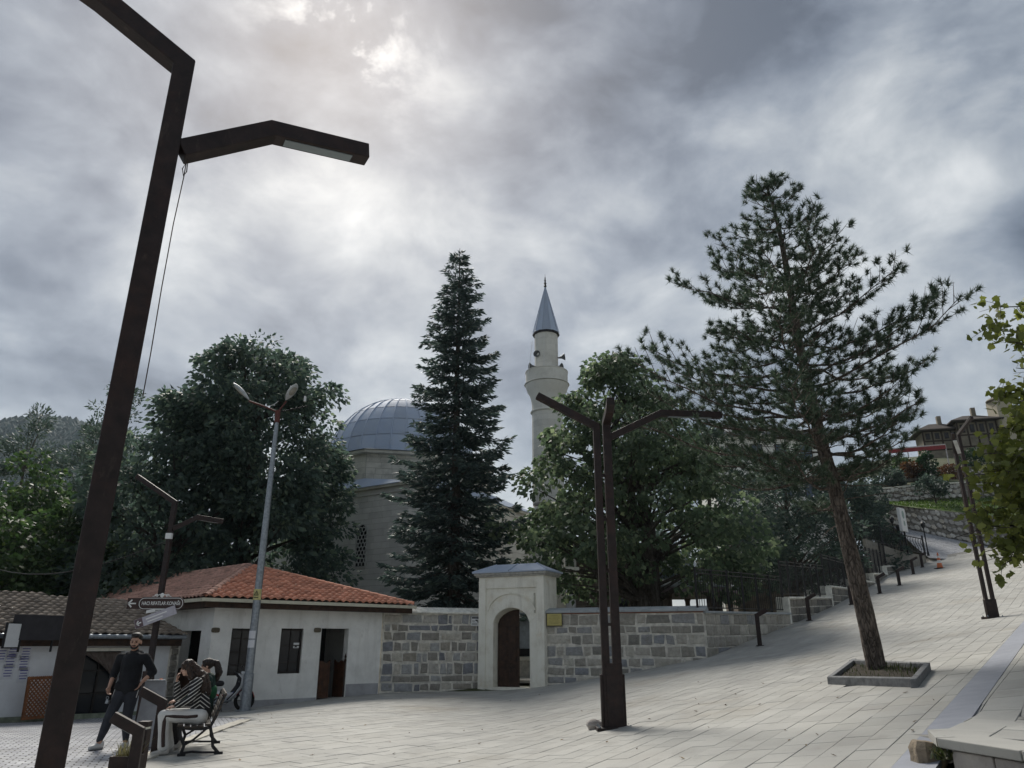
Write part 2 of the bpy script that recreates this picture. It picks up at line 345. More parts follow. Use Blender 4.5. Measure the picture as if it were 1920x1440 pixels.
def pavers(parent, name, rows_dir, wid, len_rng, keep, zf, m, top=0., limit=300, gap=.005, x_rng=(-60, 60), s_rng=(0, 60), seed=3, clip=None):
    """rows of cut pavers laid on a surface: the ones that show largest as single pieces, the rest as one part"""
    rr = random.Random(seed); d = Vector((math.cos(rows_dir), math.sin(rows_dir))); n = Vector((d.y, -d.x)); out = []
    i0, i1 = int(x_rng[0]/wid), int(x_rng[1]/wid)
    for i in range(i0, i1):
        s = s_rng[0]+rr.random()*.5
        while s < s_rng[1]:
            L_ = rr.choice(len_rng)*rr.uniform(.97, 1.03); c = n*((i+.5)*wid)+d*(s+L_/2)
            if keep(c.x, c.y):
                a0, a1, b0, b1 = s+gap/2, s+L_-gap/2, i*wid+gap/2, (i+1)*wid-gap/2
                out.append((c, [n*b0+d*a0, n*b1+d*a0, n*b1+d*a1, n*b0+d*a1], rr.uniform(-.003, .003)))
            s += L_
    def key(e):
        c = e[0]; z = zf(c.x, c.y)-CAM_Z; dd = c.y*CP+z*SP
        if c.y < .5: return 1e9
        u = 960+F_PX*c.x/dd; v = 720-F_PX*(z*CP-c.y*SP)/dd
        return (dd if (-20 < u < 1940 and v < 1460) else 500+dd)
    out.sort(key=key); rest = MB()
    for k, (c, q, dz) in enumerate(out):
        if clip is not None:                   # cut along the edge of the grey band
            o_, nn_ = clip; r_ = []
            for p0, p1 in zip(q, q[1:]+q[:1]):
                d0, d1 = (p0-o_).dot(nn_), (p1-o_).dot(nn_)
                if d0 >= 0: r_.append(p0)
                if (d0 >= 0) != (d1 >= 0): r_.append(p0.lerp(p1, d0/(d0-d1)))
            q = r_
            if len(q) < 3 or sum((q[i]-q[0]).x*(q[i+1]-q[0]).y-(q[i]-q[0]).y*(q[i+1]-q[0]).x for i in range(1, len(q)-1))**2 < 1e-5: continue
        n = len(q); tops = [Vector((p.x, p.y, zf(p.x, p.y)+top+dz)) for p in q]
        mid = sum(tops, Vector())/n; ch = [t+(mid-t).normalized()*.006 for t in tops]
        vs = [t-Vector((0, 0, .045)) for t in tops]+[t-Vector((0, 0, .005)) for t in tops]+ch
        fs = [tuple(range(2*n, 3*n))]+[(i, (i+1) % n, n+(i+1) % n, n+i) for i in range(n)]+[(n+i, n+(i+1) % n, 2*n+(i+1) % n, 2*n+i) for i in range(n)]
        if k < limit:
            b = MB(); b.add([v-mid for v in vs], fs); o = obj(name, b.mesh(name, m), parent, mid)
        else: rest.add(vs, fs)
    if rest.v: tag(rest.build(name+'_field', m, parent), kind='stuff')
    return out
pit = [gnd(1552, 1284), gnd(1722, 1290), gnd(1747, 1258), gnd(1598, 1248)]
pit_c = sum(pit, Vector())/4
def keep_main(x, y): return in_plaza(x, y) and (stripe_side(x, y) < .35 or y < 2.4) and not (abs(x-pit_c.x) < .62 and abs(y-pit_c.y) < .55)
pavers(plaza, 'paver', R(51), .31, (.42, .52, .62), keep_main, G, m_paver, limit=300, clip=(sA-s_nrm*.004, -s_nrm), x_rng=(-45, 36), s_rng=(-40, 70))
def keep_right(x, y): return stripe_side(x, y) > s_wid-.4 and -3 < y < 52 and x < 38 and (x-T0.x)*.97+(y-T0.y)*.22 > (.34 if y < T0.y+.35 else -.3)
side_pav = pavers(plaza, 'terrace_paver', R(51), .4, (.6, .7, .8), keep_right, terrace_z, m_paver, top=-.004, limit=90, clip=(sA+s_nrm*(s_wid+.004), s_nrm), x_rng=(-10, 30), s_rng=(-2, 62), seed=8)
# bedding under the terrace
tb = sheet('terrace_bed', list(np.arange(3.9, 40, .3)), list(np.arange(3.4, 54, .3)), lambda x, y: terrace_z(x, y)-.085, m_bed, lambda x, y: keep_right(x-.3, y) )
# ---- grey stone band
m_band = mat('grey stone band', (.30, .315, .36), .8, col2=(.26, .275, .31), nscale=5, rnd=.06, bump=.2)
b_len = 1.5
for k in range(30):
    a0, a1 = -6.5+k*b_len+.003, -5+(k+1)*b_len-.003; q = []
    for a, w in ((a0, 0), (a0, s_wid), (a1, s_wid), (a1, 0)):
        p = sA+s_dir*a+s_nrm*w; q.append(Vector((p.x, p.y, G(p.x, p.y)+.002)))
    b = MB(); mid = sum(q, Vector())/4; b.prism([p-mid for p in q], (0, 0, -.045)); obj('band_slab', b.mesh('band_slab', m_band), plaza, mid)
# ---- side street on the left: small setts
def sett_mat():
    m = mat('street setts', (.50, .51, .525), .85, nscale=1.5, var=.12, wear=((.22, .21, .2), .5, 1.2)); nt = m.node_tree; N = nt.nodes.new; L = nt.links.new
    br = N('ShaderNodeTexBrick'); tc = N('ShaderNodeTexCoord'); br.inputs['Scale'].default_value = 1; br.inputs['Brick Width'].default_value = .2; br.inputs['Row Height'].default_value = .12; br.inputs['Mortar Size'].default_value = .012
    mp = N('ShaderNodeMapping'); mp.inputs['Rotation'].default_value = (0, 0, R(-22)); L(tc.outputs['Object'], mp.inputs[0]); L(mp.outputs[0], br.inputs[0])
    br.inputs['Color1'].default_value = (1, 1, 1, 1); br.inputs['Color2'].default_value = (.82, .82, .84, 1); br.inputs['Mortar'].default_value = (.42, .41, .4, 1)
    b = nt.nodes['Principled BSDF']; src = b.inputs['Base Color'].links[0].from_socket
    mm = N('ShaderNodeMix'); mm.data_type = 'RGBA'; mm.blend_type = 'MULTIPLY'; mm.inputs[0].default_value = 1; L(src, mm.inputs[6]); L(br.outputs['Color'], mm.inputs[7]); L(mm.outputs[2], b.inputs['Base Color'])
    return m
def kerb_x(y): return -5.25-(max(y, 0)-10)*.10
street = sheet('side_street', list(np.arange(-30, -4.5, .5)), list(np.arange(-24, 30, .5)), lambda x, y: G(x, y)-.012, sett_mat(), lambda x, y: x < kerb_x(y)+.5 and y < 27)
m_kerb = mat('cream kerb stone', (.50, .475, .41), .85, nscale=4, rnd=.1, bump=.25)
kb_mesh = MB().box((0, 0, 0), (.26, .79, .14)).mesh('kerb_stone', m_kerb)
for k in range(14):
    y = 7.6+k*.8; x = kerb_x(y); obj('kerb_stone', kb_mesh, street, (x, y, G(x, y)-.045), (0, 0, R(5.7)))
# ---- the raised slab corner at the lower right
ter = thing('stone_terrace', 'raised stone terrace corner with white slab edge at lower right', 'terrace', (T0.x, T0.y, G(T0.x, T0.y)))
edge = [T0, T0+Vector((.19, -.80)), T0+Vector((.40, -1.7)), T0+Vector((.62, -2.6)), T0+Vector((.85, -3.5))]
in_dir = Vector((.97, .24))
core = MB(); pl = [e+in_dir*.09 for e in edge]+[Vector((9, 3.0)), Vector((9, 6.2)), T1.xy+s_nrm*.35-s_dir*.5]
core.prism([(p.x, p.y, -.6) for p in pl], (0, 0, .6+TZ-.075)); core.build('core', m_joint, ter, world=True)
# slabs of the edge, each one a piece
outl = [edge[0], edge[1], edge[2], edge[3], edge[4]]
for a, b in zip(outl, outl[1:]):
    dd = (b-a).normalized(); q = [a+dd*.006-in_dir*.05, b-dd*.006-in_dir*.05, b-dd*.006+in_dir*.46, a+dd*.006+in_dir*.46]
    m_ = MB(); m_.prism([(p.x, p.y, TZ-.075) for p in q], (0, 0, .077)); bevel(m_.build('edge_slab', m_paver, ter, world=True), .008, 2)
# curved slab along the grey band
c0, c1 = T0+Vector((-.03, .03)), T1.xy+s_nrm*.03-s_dir*.25
pts = [c0, c0+Vector((.26, .62)), c0+(c1-c0)*.55+Vector((.10, -.10)), c1]
for a, b in zip(pts, pts[1:]):
    q = [a, b, b+in_dir*.52, a+in_dir*.52]
    m_ = MB(); m_.prism([(p.x, p.y, TZ-.075+.001) for p in q], (0, 0, .072)); m_.build('edge_slab', m_paver, ter, world=True)
m_block = mat('rough pale block', (.42, .385, .35), .9, col2=(.34, .31, .29), nscale=4, rnd=.1, bump=.9, bscale=18, wear=((.25, .22, .2), .5, 6.))
L_t = [0]; rr = random.Random(4); s = .10
while s < 3.4:
    w = rr.choice((.42, .5, .6)); z1 = TZ-.078
    for h in ((.29,) if rr.random() < .45 else (.15, .20)):
        d = (edge[-1]-edge[0]).normalized(); p = edge[0]+d*(s+w/2)
        q = Quaternion((0, 0, 1), math.atan2(d.y, d.x)); m_ = MB(); m_.box((0, 0, 0), (w-.014, .12, h-.012), taper=.995)
        o = obj('block', m_.mesh('block', m_block), ter, Vector((p.x+in_dir.x*.04, p.y+in_dir.y*.04, z1-h/2))-ter.location, (0, 0, math.atan2(d.y, d.x))); bevel(o, .012, 2); z1 -= h
    s += w
def rock(name, label, loc, size, m, seed=0, group=None, cat='rock'):
    r_ = random.Random(seed); b = MB(); b.ell((0, 0, 0), (1, 1, 1), seg=12, ring=8); vs = []
    ph = [r_.uniform(0, 6) for _ in range(6)]
    for v in b.v:
        k = 1+.12*math.sin(3*v[0]+ph[0])+.10*math.sin(4*v[1]+ph[1])+.09*math.sin(5*v[2]+ph[2]); k *= 1/max(.72, max(abs(c) for c in v))**.2
        vs.append((v[0]*size[0]*k, v[1]*size[1]*k, v[2]*size[2]*k))
    b.v = vs; o = b.build(name, m); o.location = loc; smooth_angle(o, 32); return tag(o, label, cat, group)
p = gnd(1735, 1425)
rock('boulder', 'brown rough boulder at the broken corner of the terrace', (p.x+.02, p.y-.03, p.z+.03), (.14, .13, .14), mat('brown boulder', (.30, .245, .175), .95, col2=(.20, .165, .125), nscale=9, bump=1., bscale=16), 5)
p = gnd(1119, 1366)
rock('loose_stone', 'small grey stone beside the foot of the three armed lamp', (p.x-.02, p.y, p.z+.05), (.14, .11, .09), m_block, 9)
# ---- tree pit in the paving
kerb = thing('tree_pit_kerb', 'grey stone kerb framing the leaning pine in the paving', 'kerb', pit_c)
m_pk = mat('grey kerb stone', (.17, .175, .18), .8, nscale=9, var=.2, rnd=.08, bump=.3)
for a, b in zip(pit, pit[1:]+pit[:1]):
    d = (b-a).normalized(); n = Vector((-d.y, d.x, 0)); m_ = MB(); a2, b2 = a+d*.0, b-d*.105
    q = [a2, b2, b2+n*.1, a2+n*.1]; zb = [G(t.x, t.y) for t in q]
    m_.add([Vector((t.x, t.y, z-.1)) for t, z in zip(q, zb)]+[Vector((t.x, t.y, z+.125)) for t, z in zip(q, zb)], [(3, 2, 1, 0), (4, 5, 6, 7)]+[(i, (i+1) % 4, 4+(i+1) % 4, 4+i) for i in range(4)])
    bevel(m_.build('kerb_stone', m_pk, kerb, world=True), .012, 2)
m_soil = mat('pit soil', (.035, .028, .018), 1, nscale=12, var=.3, bump=1., bscale=30)
vs = []; n = 14; fs = []
for j in range(n+1):
    for i in range(n+1):
        a = pit[0].lerp(pit[1], i/n); b = pit[3].lerp(pit[2], i/n); p = a.lerp(b, j/n)
        rim = min(i, n-i, j, n-j)/n; vs.append((p.x, p.y, G(p.x, p.y)+.045+.10*min(.35, rim)+random.uniform(-.012, .012)))
fs = [(j*(n+1)+i, j*(n+1)+i+1, (j+1)*(n+1)+i+1, (j+1)*(n+1)+i) for j in range(n) for i in range(n)]
soil = MB().add(vs, fs).build('soil', m_soil, smooth=True); tag(soil, 'dark soil filling the tree pit', 'soil', kind='stuff')
def blades(name, pts, h, m, label, lean=.35, w=.006, parent=None):
    b = MB()
    for p in pts:
        p = Vector(p); a = random.uniform(0, 6.28); hh = h*random.uniform(.5, 1.2); d = Vector((math.cos(a), math.sin(a), 0)); s_ = Vector((-d.y, d.x, 0))*w
        t = p+Vector((0, 0, hh))+d*hh*random.uniform(0, lean*2); mid = p+(t-p)*.55+Vector((0, 0, hh*.1))
        b.add([p-s_, p+s_, mid+s_*.8, mid-s_*.8, t], [(0, 1, 2, 3), (3, 2, 4)])
    o = b.build(name, m, parent)
    return tag(o, label, 'grass', kind='stuff') if parent is None else o
m_grass = leafmat('grass blades', (.045, .062, .022), (.10, .10, .04), .3)
pts = []
for _ in range(600):
    i, j = random.random(), random.random()
    if (i < .5 or j < .45) and random.random() < .85: continue
    a = pit[0].lerp(pit[1], .08+.84*i); b = pit[3].lerp(pit[2], .08+.84*i); p = a.lerp(b, .08+.84*j); pts.append((p.x, p.y, G(p.x, p.y)+.06))
blades('grass', pts, .10, m_grass, 'short grass growing in the tree pit')
blades('weeds', [(T0.x-.04+random.gauss(0, .045), T0.y-.05+random.gauss(0, .05), TZ-.16) for _ in range(34)], .10, m_grass, 'green weeds sprouting from the broken terrace corner', .7, .012)
# ---- fallen leaves
m_fall = leafmat('fallen leaf', (.16, .12, .075), (.28, .19, .08), .1)
b = MB()
for _ in range(75):
    u, v = random.uniform(420, 1900), random.triangular(1240, 1440, 1340); p = gnd(u, v, 40)
    if not in_plaza(p.x, p.y) or stripe_side(p.x, p.y) > 0: continue
    a = random.uniform(0, 6.28); s_ = random.uniform(.02, .05); d = Vector((math.cos(a), math.sin(a), 0)); n = Vector((-d.y, d.x, 0))
    c = Vector((p.x, p.y, G(p.x, p.y)+.006))
    b.add([c-d*s_, c-d*s_*.2+n*s_*.5+Vector((0, 0, .012)), c+d*s_+Vector((0, 0, .018)), c-n*s_*.5+Vector((0, 0, .01)), c+Vector((0, 0, .003))], [(0, 4, 1), (4, 2, 1), (0, 3, 4), (4, 3, 2)])
tag(b.build('fallen_leaves', m_fall), 'dry brown leaves scattered over the paving', 'leaves', kind='stuff')
# ================================================================== WALLS AND GATE
STONE_TONES = [(.16, .165, .18), (.26, .255, .235), (.20, .185, .155), (.31, .29, .25), (.13, .135, .15), (.24, .215, .17), (.22, .225, .23), (.36, .33, .27), (.18, .165, .14), (.27, .27, .26)]
def stone_mat(name, tones, wear=((.30, .27, .23), .45, 4.)):
    return mat(name, (1., 1., 1.), .9, col2=(.66, .66, .66), nscale=7, rnd=tones, bump=1.2, bscale=14, more=[((.55, .5, .42), .6, 4.5, .54, .72, 1.), ((.45, .5, .42), .45, 1.3, .56, .72, .5)])
m_stone = stone_mat('grey and tan wall stone', [tuple(.25*sum(t)/3*1.7+.75*c*1.7 for c in t) for t in STONE_TONES])
m_stone2 = stone_mat('tan wall stone', [(.42, .395, .345), (.36, .34, .295), (.31, .32, .335), (.50, .47, .41), (.27, .26, .23), (.36, .36, .355), (.58, .55, .48), (.40, .38, .335)])
def stone(parent, c, along, up, out, w, h, d, m, rr, jit=.012, loose=None, name='stone'):
    """one dressed stone: bevelled face standing proud of the joints"""
    vs = []
    for k, (sx, sz) in enumerate(((-1, -1), (1, -1), (1, 1), (-1, 1))):
        jx, jz = rr.uniform(-jit, jit), rr.uniform(-jit, jit); px, pz = sx*w/2+jx, sz*h/2+jz
        vs.append((px, pz))
    be = min(.022, h*.12); P = []
    for px, pz in vs: P.append(along*px+up*pz-out*.04)
    for px, pz in vs: P.append(along*px+up*pz+out*(d*.35))
    for px, pz in vs: P.append(along*(px-math.copysign(be, px))+up*(pz-math.copysign(be, pz))+out*(d*rr.uniform(.8, 1.1)))
    cen = along*0+out*d*rr.uniform(.95, 1.35); P.append(cen)
    fs = [(i, (i+1) % 4, 4+(i+1) % 4, 4+i) for i in range(4)]+[(4+i, 4+(i+1) % 4, 8+(i+1) % 4, 8+i) for i in range(4)]+[(8+i, 8+(i+1) % 4, 12) for i in range(4)]
    if loose is not None: loose.add([p+c for p in P], fs); return None
    b = MB(); b.add(P, fs); return obj(name, b.mesh(name, m), parent, c-parent.location)
def stone_wall(parent, p0, p1, ztop, rows, lens, m, out, seed, gap=.055, zmin=None, proud=.022, jit=.026, skip=None):
    """courses of single stones on the face from p0 to p1, from ztop down"""
    rr = random.Random(seed); p0, p1 = Vector((p0[0], p0[1], 0)), Vector((p1[0], p1[1], 0)); L_ = (p1-p0).length; al = (p1-p0)/L_; up = Vector((0, 0, 1)); out = Vector(out); z = ztop; n = 0
    for h in rows:
        s = rr.uniform(0, .06); zc = z-h/2
        while s < L_-.08:
            w = min(rr.choice(lens)*rr.uniform(.8, 1.2), L_-s)
            if L_-s-w < .16: w = L_-s
            c = p0+al*(s+w/2); hh = h*rr.uniform(.86, 1.0)-gap
            if (zmin is None or zc+h/2 > zmin(c.x, c.y)+.02) and not (skip and skip(s+w/2, zc)):
                stone(parent, Vector((c.x, c.y, zc+rr.uniform(-.008, .008))), al, up, out, w-gap*rr.uniform(.8, 1.3), hh, proud, m, rr, jit); n += 1
            s += w
        z -= h
    return n
GATE = Vector((-.03, 28.35)); GA = R(-26); ga = Vector((math.cos(GA), math.sin(GA))); gn = Vector((ga.y, -ga.x))   # ga: along the front, gn: out of the front
TEA_C = Vector((-9.2, 23.8)); TEA_A = Vector((math.cos(R(40)), math.sin(R(40)))); TEA_B = Vector((math.cos(R(137)), math.sin(R(137))))
TEA_R = TEA_C+TEA_A*5.95
gl, gr = GATE-ga*1.36-gn*.12, GATE+ga*1.36-gn*.12
COP = 2.80
# left wall
lw0, lw1 = TEA_R+TEA_A*.02+Vector((0, .08)), Vector((gl.x+.05, gl.y+.02))
d = (lw1-lw0).normalized(); lo = Vector((d.y, -d.x)); lwall = thing('stone_wall', 'grey coursed stone wall between the white tea house and the gate', 'wall', (*((lw0+lw1)/2), G(-2.5, 28.2)))
core = MB(); q = [lw0, lw1, lw1-lo*.5, lw0-lo*.5]; core.prism([(p.x, p.y, -.4) for p in q], (0, 0, 2.68+.4)); core.build('mortar_core', m_joint, lwall, world=True)
stone_wall(lwall, lw0, lw1, 2.66, (.36, .25, .34, .36, .35, .43, .24, .3), (.22, .3, .36, .42, .52, .7), m_stone, (lo.x, lo.y, 0), 21, zmin=G)
m_cop = mat('white coping stone', (.78, .765, .69), .85, nscale=5, rnd=.08, wear=((.42, .40, .36), .4, 3.), bump=.3)
def coping(parent, p0, p1, lo, z, wid, th, over, m, step=.9, ridge=0.):
    L_ = (p1-p0).length; n = max(1, round(L_/step)); al = (p1-p0)/n
    for k in range(n):
        a, b = p0+al*k+al.normalized()*.004, p0+al*(k+1)-al.normalized()*.004; m_ = MB(); f0, f1 = lo*over, -lo*(wid-over); md = -lo*(wid/2-over)
        pr = [(f0, 0), (f0, th), (md, th+ridge), (f1, th), (f1, 0)]
        m_.prism([(a.x+o.x, a.y+o.y, z+h) for o, h in pr], (b.x-a.x, b.y-a.y, 0)); bevel(m_.build('coping_stone', m, parent, world=True), .012, 2)
coping(lwall, lw0+d*.35, lw1, lo, 2.68, .8, .06, .12, m_cop, .95, .17)
# security camera notice on that wall
def on_wall(p0, d, out, s, z, o=.03): return Vector((p0.x+d.x*s+out.x*o, p0.y+d.y*s+out.y*o, z))
def face_rot(out): return (R(90), 0, math.atan2(out.y, out.x)+R(90))
m_signw = mat('white sign', (.68, .69, .69), .5, var=.02); m_ink = mat('black ink', (.012, .012, .014), .6, var=.05)
LWL = (lw1-lw0).length
cc = on_wall(lw0, d, lo, LWL-.27, 2.42, .055); csg = thing('camera_notice', 'small white camera warning notice on the wall left of the gate', 'notice', cc, math.atan2(lo.y, lo.x)+R(90))
MB().box((0, 0, 0), (.30, .012, .33)).build('plate', m_signw, csg); MB().box((0, -.009, .125), (.26, .006, .05)).build('header', m_ink, csg)
cb = MB(); cb.box((.06, -.009, .03), (.10, .006, .045), Matrix.Rotation(R(20), 3, 'Y')); cb.box((.11, -.009, -.02), (.02, .006, .08)); cb.box((-.06, -.009, .02), (.11, .006, .012)); cb.box((-.06, -.009, -.02), (.11, .006, .012)); cb.box((-.02, -.009, -.08), (.2, .006, .012)); cb.box((-.02, -.009, -.12), (.2, .006, .012)); cb.build('camera_mark', m_ink, csg)
# right wall, to the corner, then the stepped wall with the railings
rw0, rw1 = Vector((gr.x-.02, gr.y+.05)), FENCE[0].xy
d = (rw1-rw0).normalized(); ro = Vector((d.y, -d.x)); rwall = thing('stone_wall', 'tan coursed stone wall between the gate and the railing corner', 'wall', (*((rw0+rw1)/2), G(4, 27)))
core = MB(); q = [rw0, rw1, rw1-ro*.5, rw0-ro*.5]; core.prism([(p.x, p.y, -.4) for p in q], (0, 0, 2.66+.4)); core.build('mortar_core', m_joint, rwall, world=True)
def skip_plaque(s, z): return False
stone_wall(rwall, rw0, rw1, 2.63, (.40, .28, .38, .38, .32, .3, .3), (.3, .4, .5, .62, .8, .95), m_stone2, (ro.x, ro.y, 0), 33, zmin=G)
m_cop2 = mat('weathered grey coping', (.42, .435, .44), .85, col2=(.30, .33, .34), nscale=3.2, rnd=.08, wear=((.20, .23, .22), .5, 4.), bump=.4)
MB().prism([(p.x, p.y, 2.63) for p in (rw0+ro*.025, rw1+ro*.025, rw1-ro*.4, rw0-ro*.4)], (0, 0, .035)).build('brick_course', mat('red brick course', (.28, .12, .07), .9, var=.2), rwall, world=True)
coping(rwall, rw0, rw1+d*.12, ro, 2.668, .75, .07, .1, m_cop2, .95, .12)
pc = on_wall(rw0, d, ro, .34, 2.44, .06); plq = thing('wall_plaque', 'yellow lettered plaque in a dark frame beside the gate', 'plaque', pc, math.atan2(ro.y, ro.x)+R(90))
MB().box((0, 0, 0), (.60, .02, .46)).build('frame', mat('plaque frame', (.10, .09, .06), .6), plq)
MB().box((0, -.014, .005), (.545, .012, .40)).build('panel', mat('yellow plaque', (.52, .45, .17), .6, var=.06), plq)
for k in range(7): MB().box((0, -.0215, .14-k*.045), (.40 if k % 3 else .3, .003, .010)).build('text_line', mat('plaque ink', (.25, .2, .07), .7), plq)
p = gnd(1062, 1272); rock('loose_stone', 'pale round stone at the foot of the wall right of the gate', (p.x, p.y-.1, p.z+.08), (.28, .16, .14), m_stone2, 3)
# gate --------------------------------------------------------------
gz = G(GATE.x, GATE.y)
gate = thing('gateway', 'pale limestone gateway with pointed arch and grey lead roof', 'gate', (GATE.x, GATE.y, gz), GA)
# local: x along the front, y inwards, z up
W2, DEP, HT = 1.34, 1.15, 3.92
OX0, OX1, SPR = -.74, .74, 2.28       # opening and springing
def arch_pts(x0, x1, zs, rise, n=10):
    """four centred outline from left springing to right springing"""
    c, hw = (x0+x1)/2, (x1-x0)/2; out = []
    for k in range(n+1):
        t = -1+2*k/n; out.append((c+t*hw, zs+rise*(1-abs(t)**2.0)**.58))
    return out
body = MB()
body.bbox((-W2, 0, -.3), (OX0, DEP, SPR)); body.bbox((OX1, 0, -.3), (W2, DEP, SPR))
ap = arch_pts(OX0, OX1, SPR, .52, 16)
for (xa, za), (xb, zb) in zip(ap, ap[1:]):
    body.add([(xa, 0, za), (xb, 0, zb), (xb, 0, HT), (xa, 0, HT), (xa, DEP, za), (xb, DEP, zb), (xb, DEP, HT), (xa, DEP, HT)], [(0, 1, 2, 3), (7, 6, 5, 4), (0, 4, 5, 1), (3, 2, 6, 7)])
body.bbox((-W2, 0, SPR), (OX0, DEP, HT)); body.bbox((OX1, 0, SPR), (W2, DEP, HT))
smooth_angle(body.build('body', m_lime, gate), 30)
fr = MB()                                   # raised frame bands and arch moulding
fr.bbox((-W2-.0, -.055, -.3), (-W2+.30, -.001, HT)); fr.bbox((W2-.30, -.055, -.3), (W2, -.001, HT)); fr.bbox((-W2+.302, -.05, HT-.42), (W2-.302, -.001, HT))
bevel(fr.build('frame_band', m_lime, gate), .014, 2)
ar = MB(); a1 = arch_pts(OX0-.26, OX1+.26, SPR+.42, .66, 18); a2 = arch_pts(OX0-.195, OX1+.195, SPR+.42, .60, 18)
for k in range(18):
    (xa, za), (xb, zb), (xc, zc), (xd, zd) = a1[k], a1[k+1], a2[k+1], a2[k]
    ar.add([(xa, -.05, za), (xb, -.05, zb), (xc, -.05, zc), (xd, -.05, zd), (xa, 0, za), (xb, 0, zb), (xc, 0, zc), (xd, 0, zd)], [(0, 1, 2, 3), (4, 5, 1, 0), (2, 6, 7, 3)])
ar.build('arch_moulding', m_lime, gate)
for k in range(11):                          # voussoirs
    t0, t1 = k/11, (k+1)/11
    def ptn(t, off):
        x = OX0+(OX1-OX0)*t; tt = abs(2*t-1); z = SPR+.52*max(0, 1-tt**2.0)**.58
        c = Vector(((OX0+OX1)/2, SPR-.5)); v = Vector((x, z)); return v+(v-c).normalized()*off
    A, B, C_, D_ = ptn(t0, .012), ptn(t1, .012), ptn(t1, .215), ptn(t0, .215); m_ = MB(); mid = (A+B+C_+D_)/4; q = [mid+(e-mid)*.975 for e in (A, B, C_, D_)]
    m_.prism([(e.x, -.018, e.y) for e in q], (0, .03, 0)); m_.build('voussoir', m_lime, gate)
sp = MB(); sp.bbox((.93, -.03, 2.6), (.98, .0, 3.3)); sp.build('carved_slot', mat('carved groove', (.45, .44, .37), .9), gate)
cr = MB(); cr.bbox((-W2-.10, -.14, HT), (W2+.10, DEP+.1, HT+.055)); cr.bbox((-W2-.15, -.19, HT+.056), (W2+.15, DEP+.15, HT+.14)); bevel(cr.build('cornice', mat('weathered cornice', (.46, .45, .41), .85, nscale=9, wear=((.2, .2, .2), .7, 6.), bump=.4), gate), .012, 2)
rf = MB(); e, zt, zr = .20, HT+.142, HT+.50
b0 = [(-W2-e, -.24, zt), (W2+e, -.24, zt), (W2+e, DEP+.2, zt), (-W2-e, DEP+.2, zt)]; b1 = [(x, y, z+.05) for x, y, z in b0]; tp = [(-.85, DEP/2-.12, zr), (.85, DEP/2-.12, zr), (.85, DEP/2+.08, zr), (-.85, DEP/2+.08, zr)]
rf.add(b0+b1+tp, [(3, 2, 1, 0)]+[(i, (i+1) % 4, 4+(i+1) % 4, 4+i) for i in range(4)]+[(4+i, 4+(i+1) % 4, 8+(i+1) % 4, 8+i) for i in range(4)]+[(8, 9, 10, 11)])
roof = rf.build('roof', m_lead, gate)
for q0, q1 in (((.0, -.25, zt+.06), (.05, DEP/2-.1, zr+.012)), ((-W2-e, -.24, zt+.055), (-.85, DEP/2-.1, zr+.01)), ((W2+e, -.24, zt+.055), (.85, DEP/2-.1, zr+.01))): MB().bar(q0, q1, .045, .03).build('seam', m_lead, roof)
# door leaf (open inwards a little) with raised panels
leaf = thing('door_leaf', None, None); leaf.parent = gate; leaf.name = 'door'; leaf.location = (OX0+.03, .34, 0); leaf.rotation_euler = (0, 0, R(9))
lb = MB(); lp = [(0, 0, .02), (.82, 0, .02), (.82, 0, 2.76), (.6, 0, 2.74), (.4, 0, 2.68), (.2, 0, 2.56), (.07, 0, 2.42), (0, 0, 2.25)]; lb.prism(lp, (0, .06, 0)); lb.build('leaf', m_wood, leaf)
for zc, hh in ((.42, .6), (1.16, .56), (1.88, .56)):
    for xc in (.23, .58): bevel(MB().box((xc, -.012, zc), (.26, .03, hh)).build('panel', m_wood, leaf), .01, 1)
MB().bbox((OX0, .02, -.02), (OX1, DEP, .07)).build('threshold', m_lime, gate)
# courtyard seen through the gate
cy = tag(MB().bbox((-7, 29.6, .25), (9, 44, .34)).build('courtyard_paving', m_paver), kind='structure')
fb = thing('fountain_basin', 'white and grey washing basin seen through the open gate', 'basin', (1.5, 33.2, .34))
MB().bbox((-1.4, 0, 0), (1.4, .7, .62)).build('base', m_joint, fb); bevel(MB().bbox((-1.5, -.1, .62), (1.5, .8, .78)).build('slab', m_lime, fb), .02, 2)
MB().bbox((-1.5, .75, .78), (1.5, .85, 1.1)).build('ledge', m_iron, fb); MB().bbox((-1.5, .86, .78), (1.5, .95, 2.6)).build('back_panel', mat('pale blue panel', (.52, .57, .62), .6), fb)
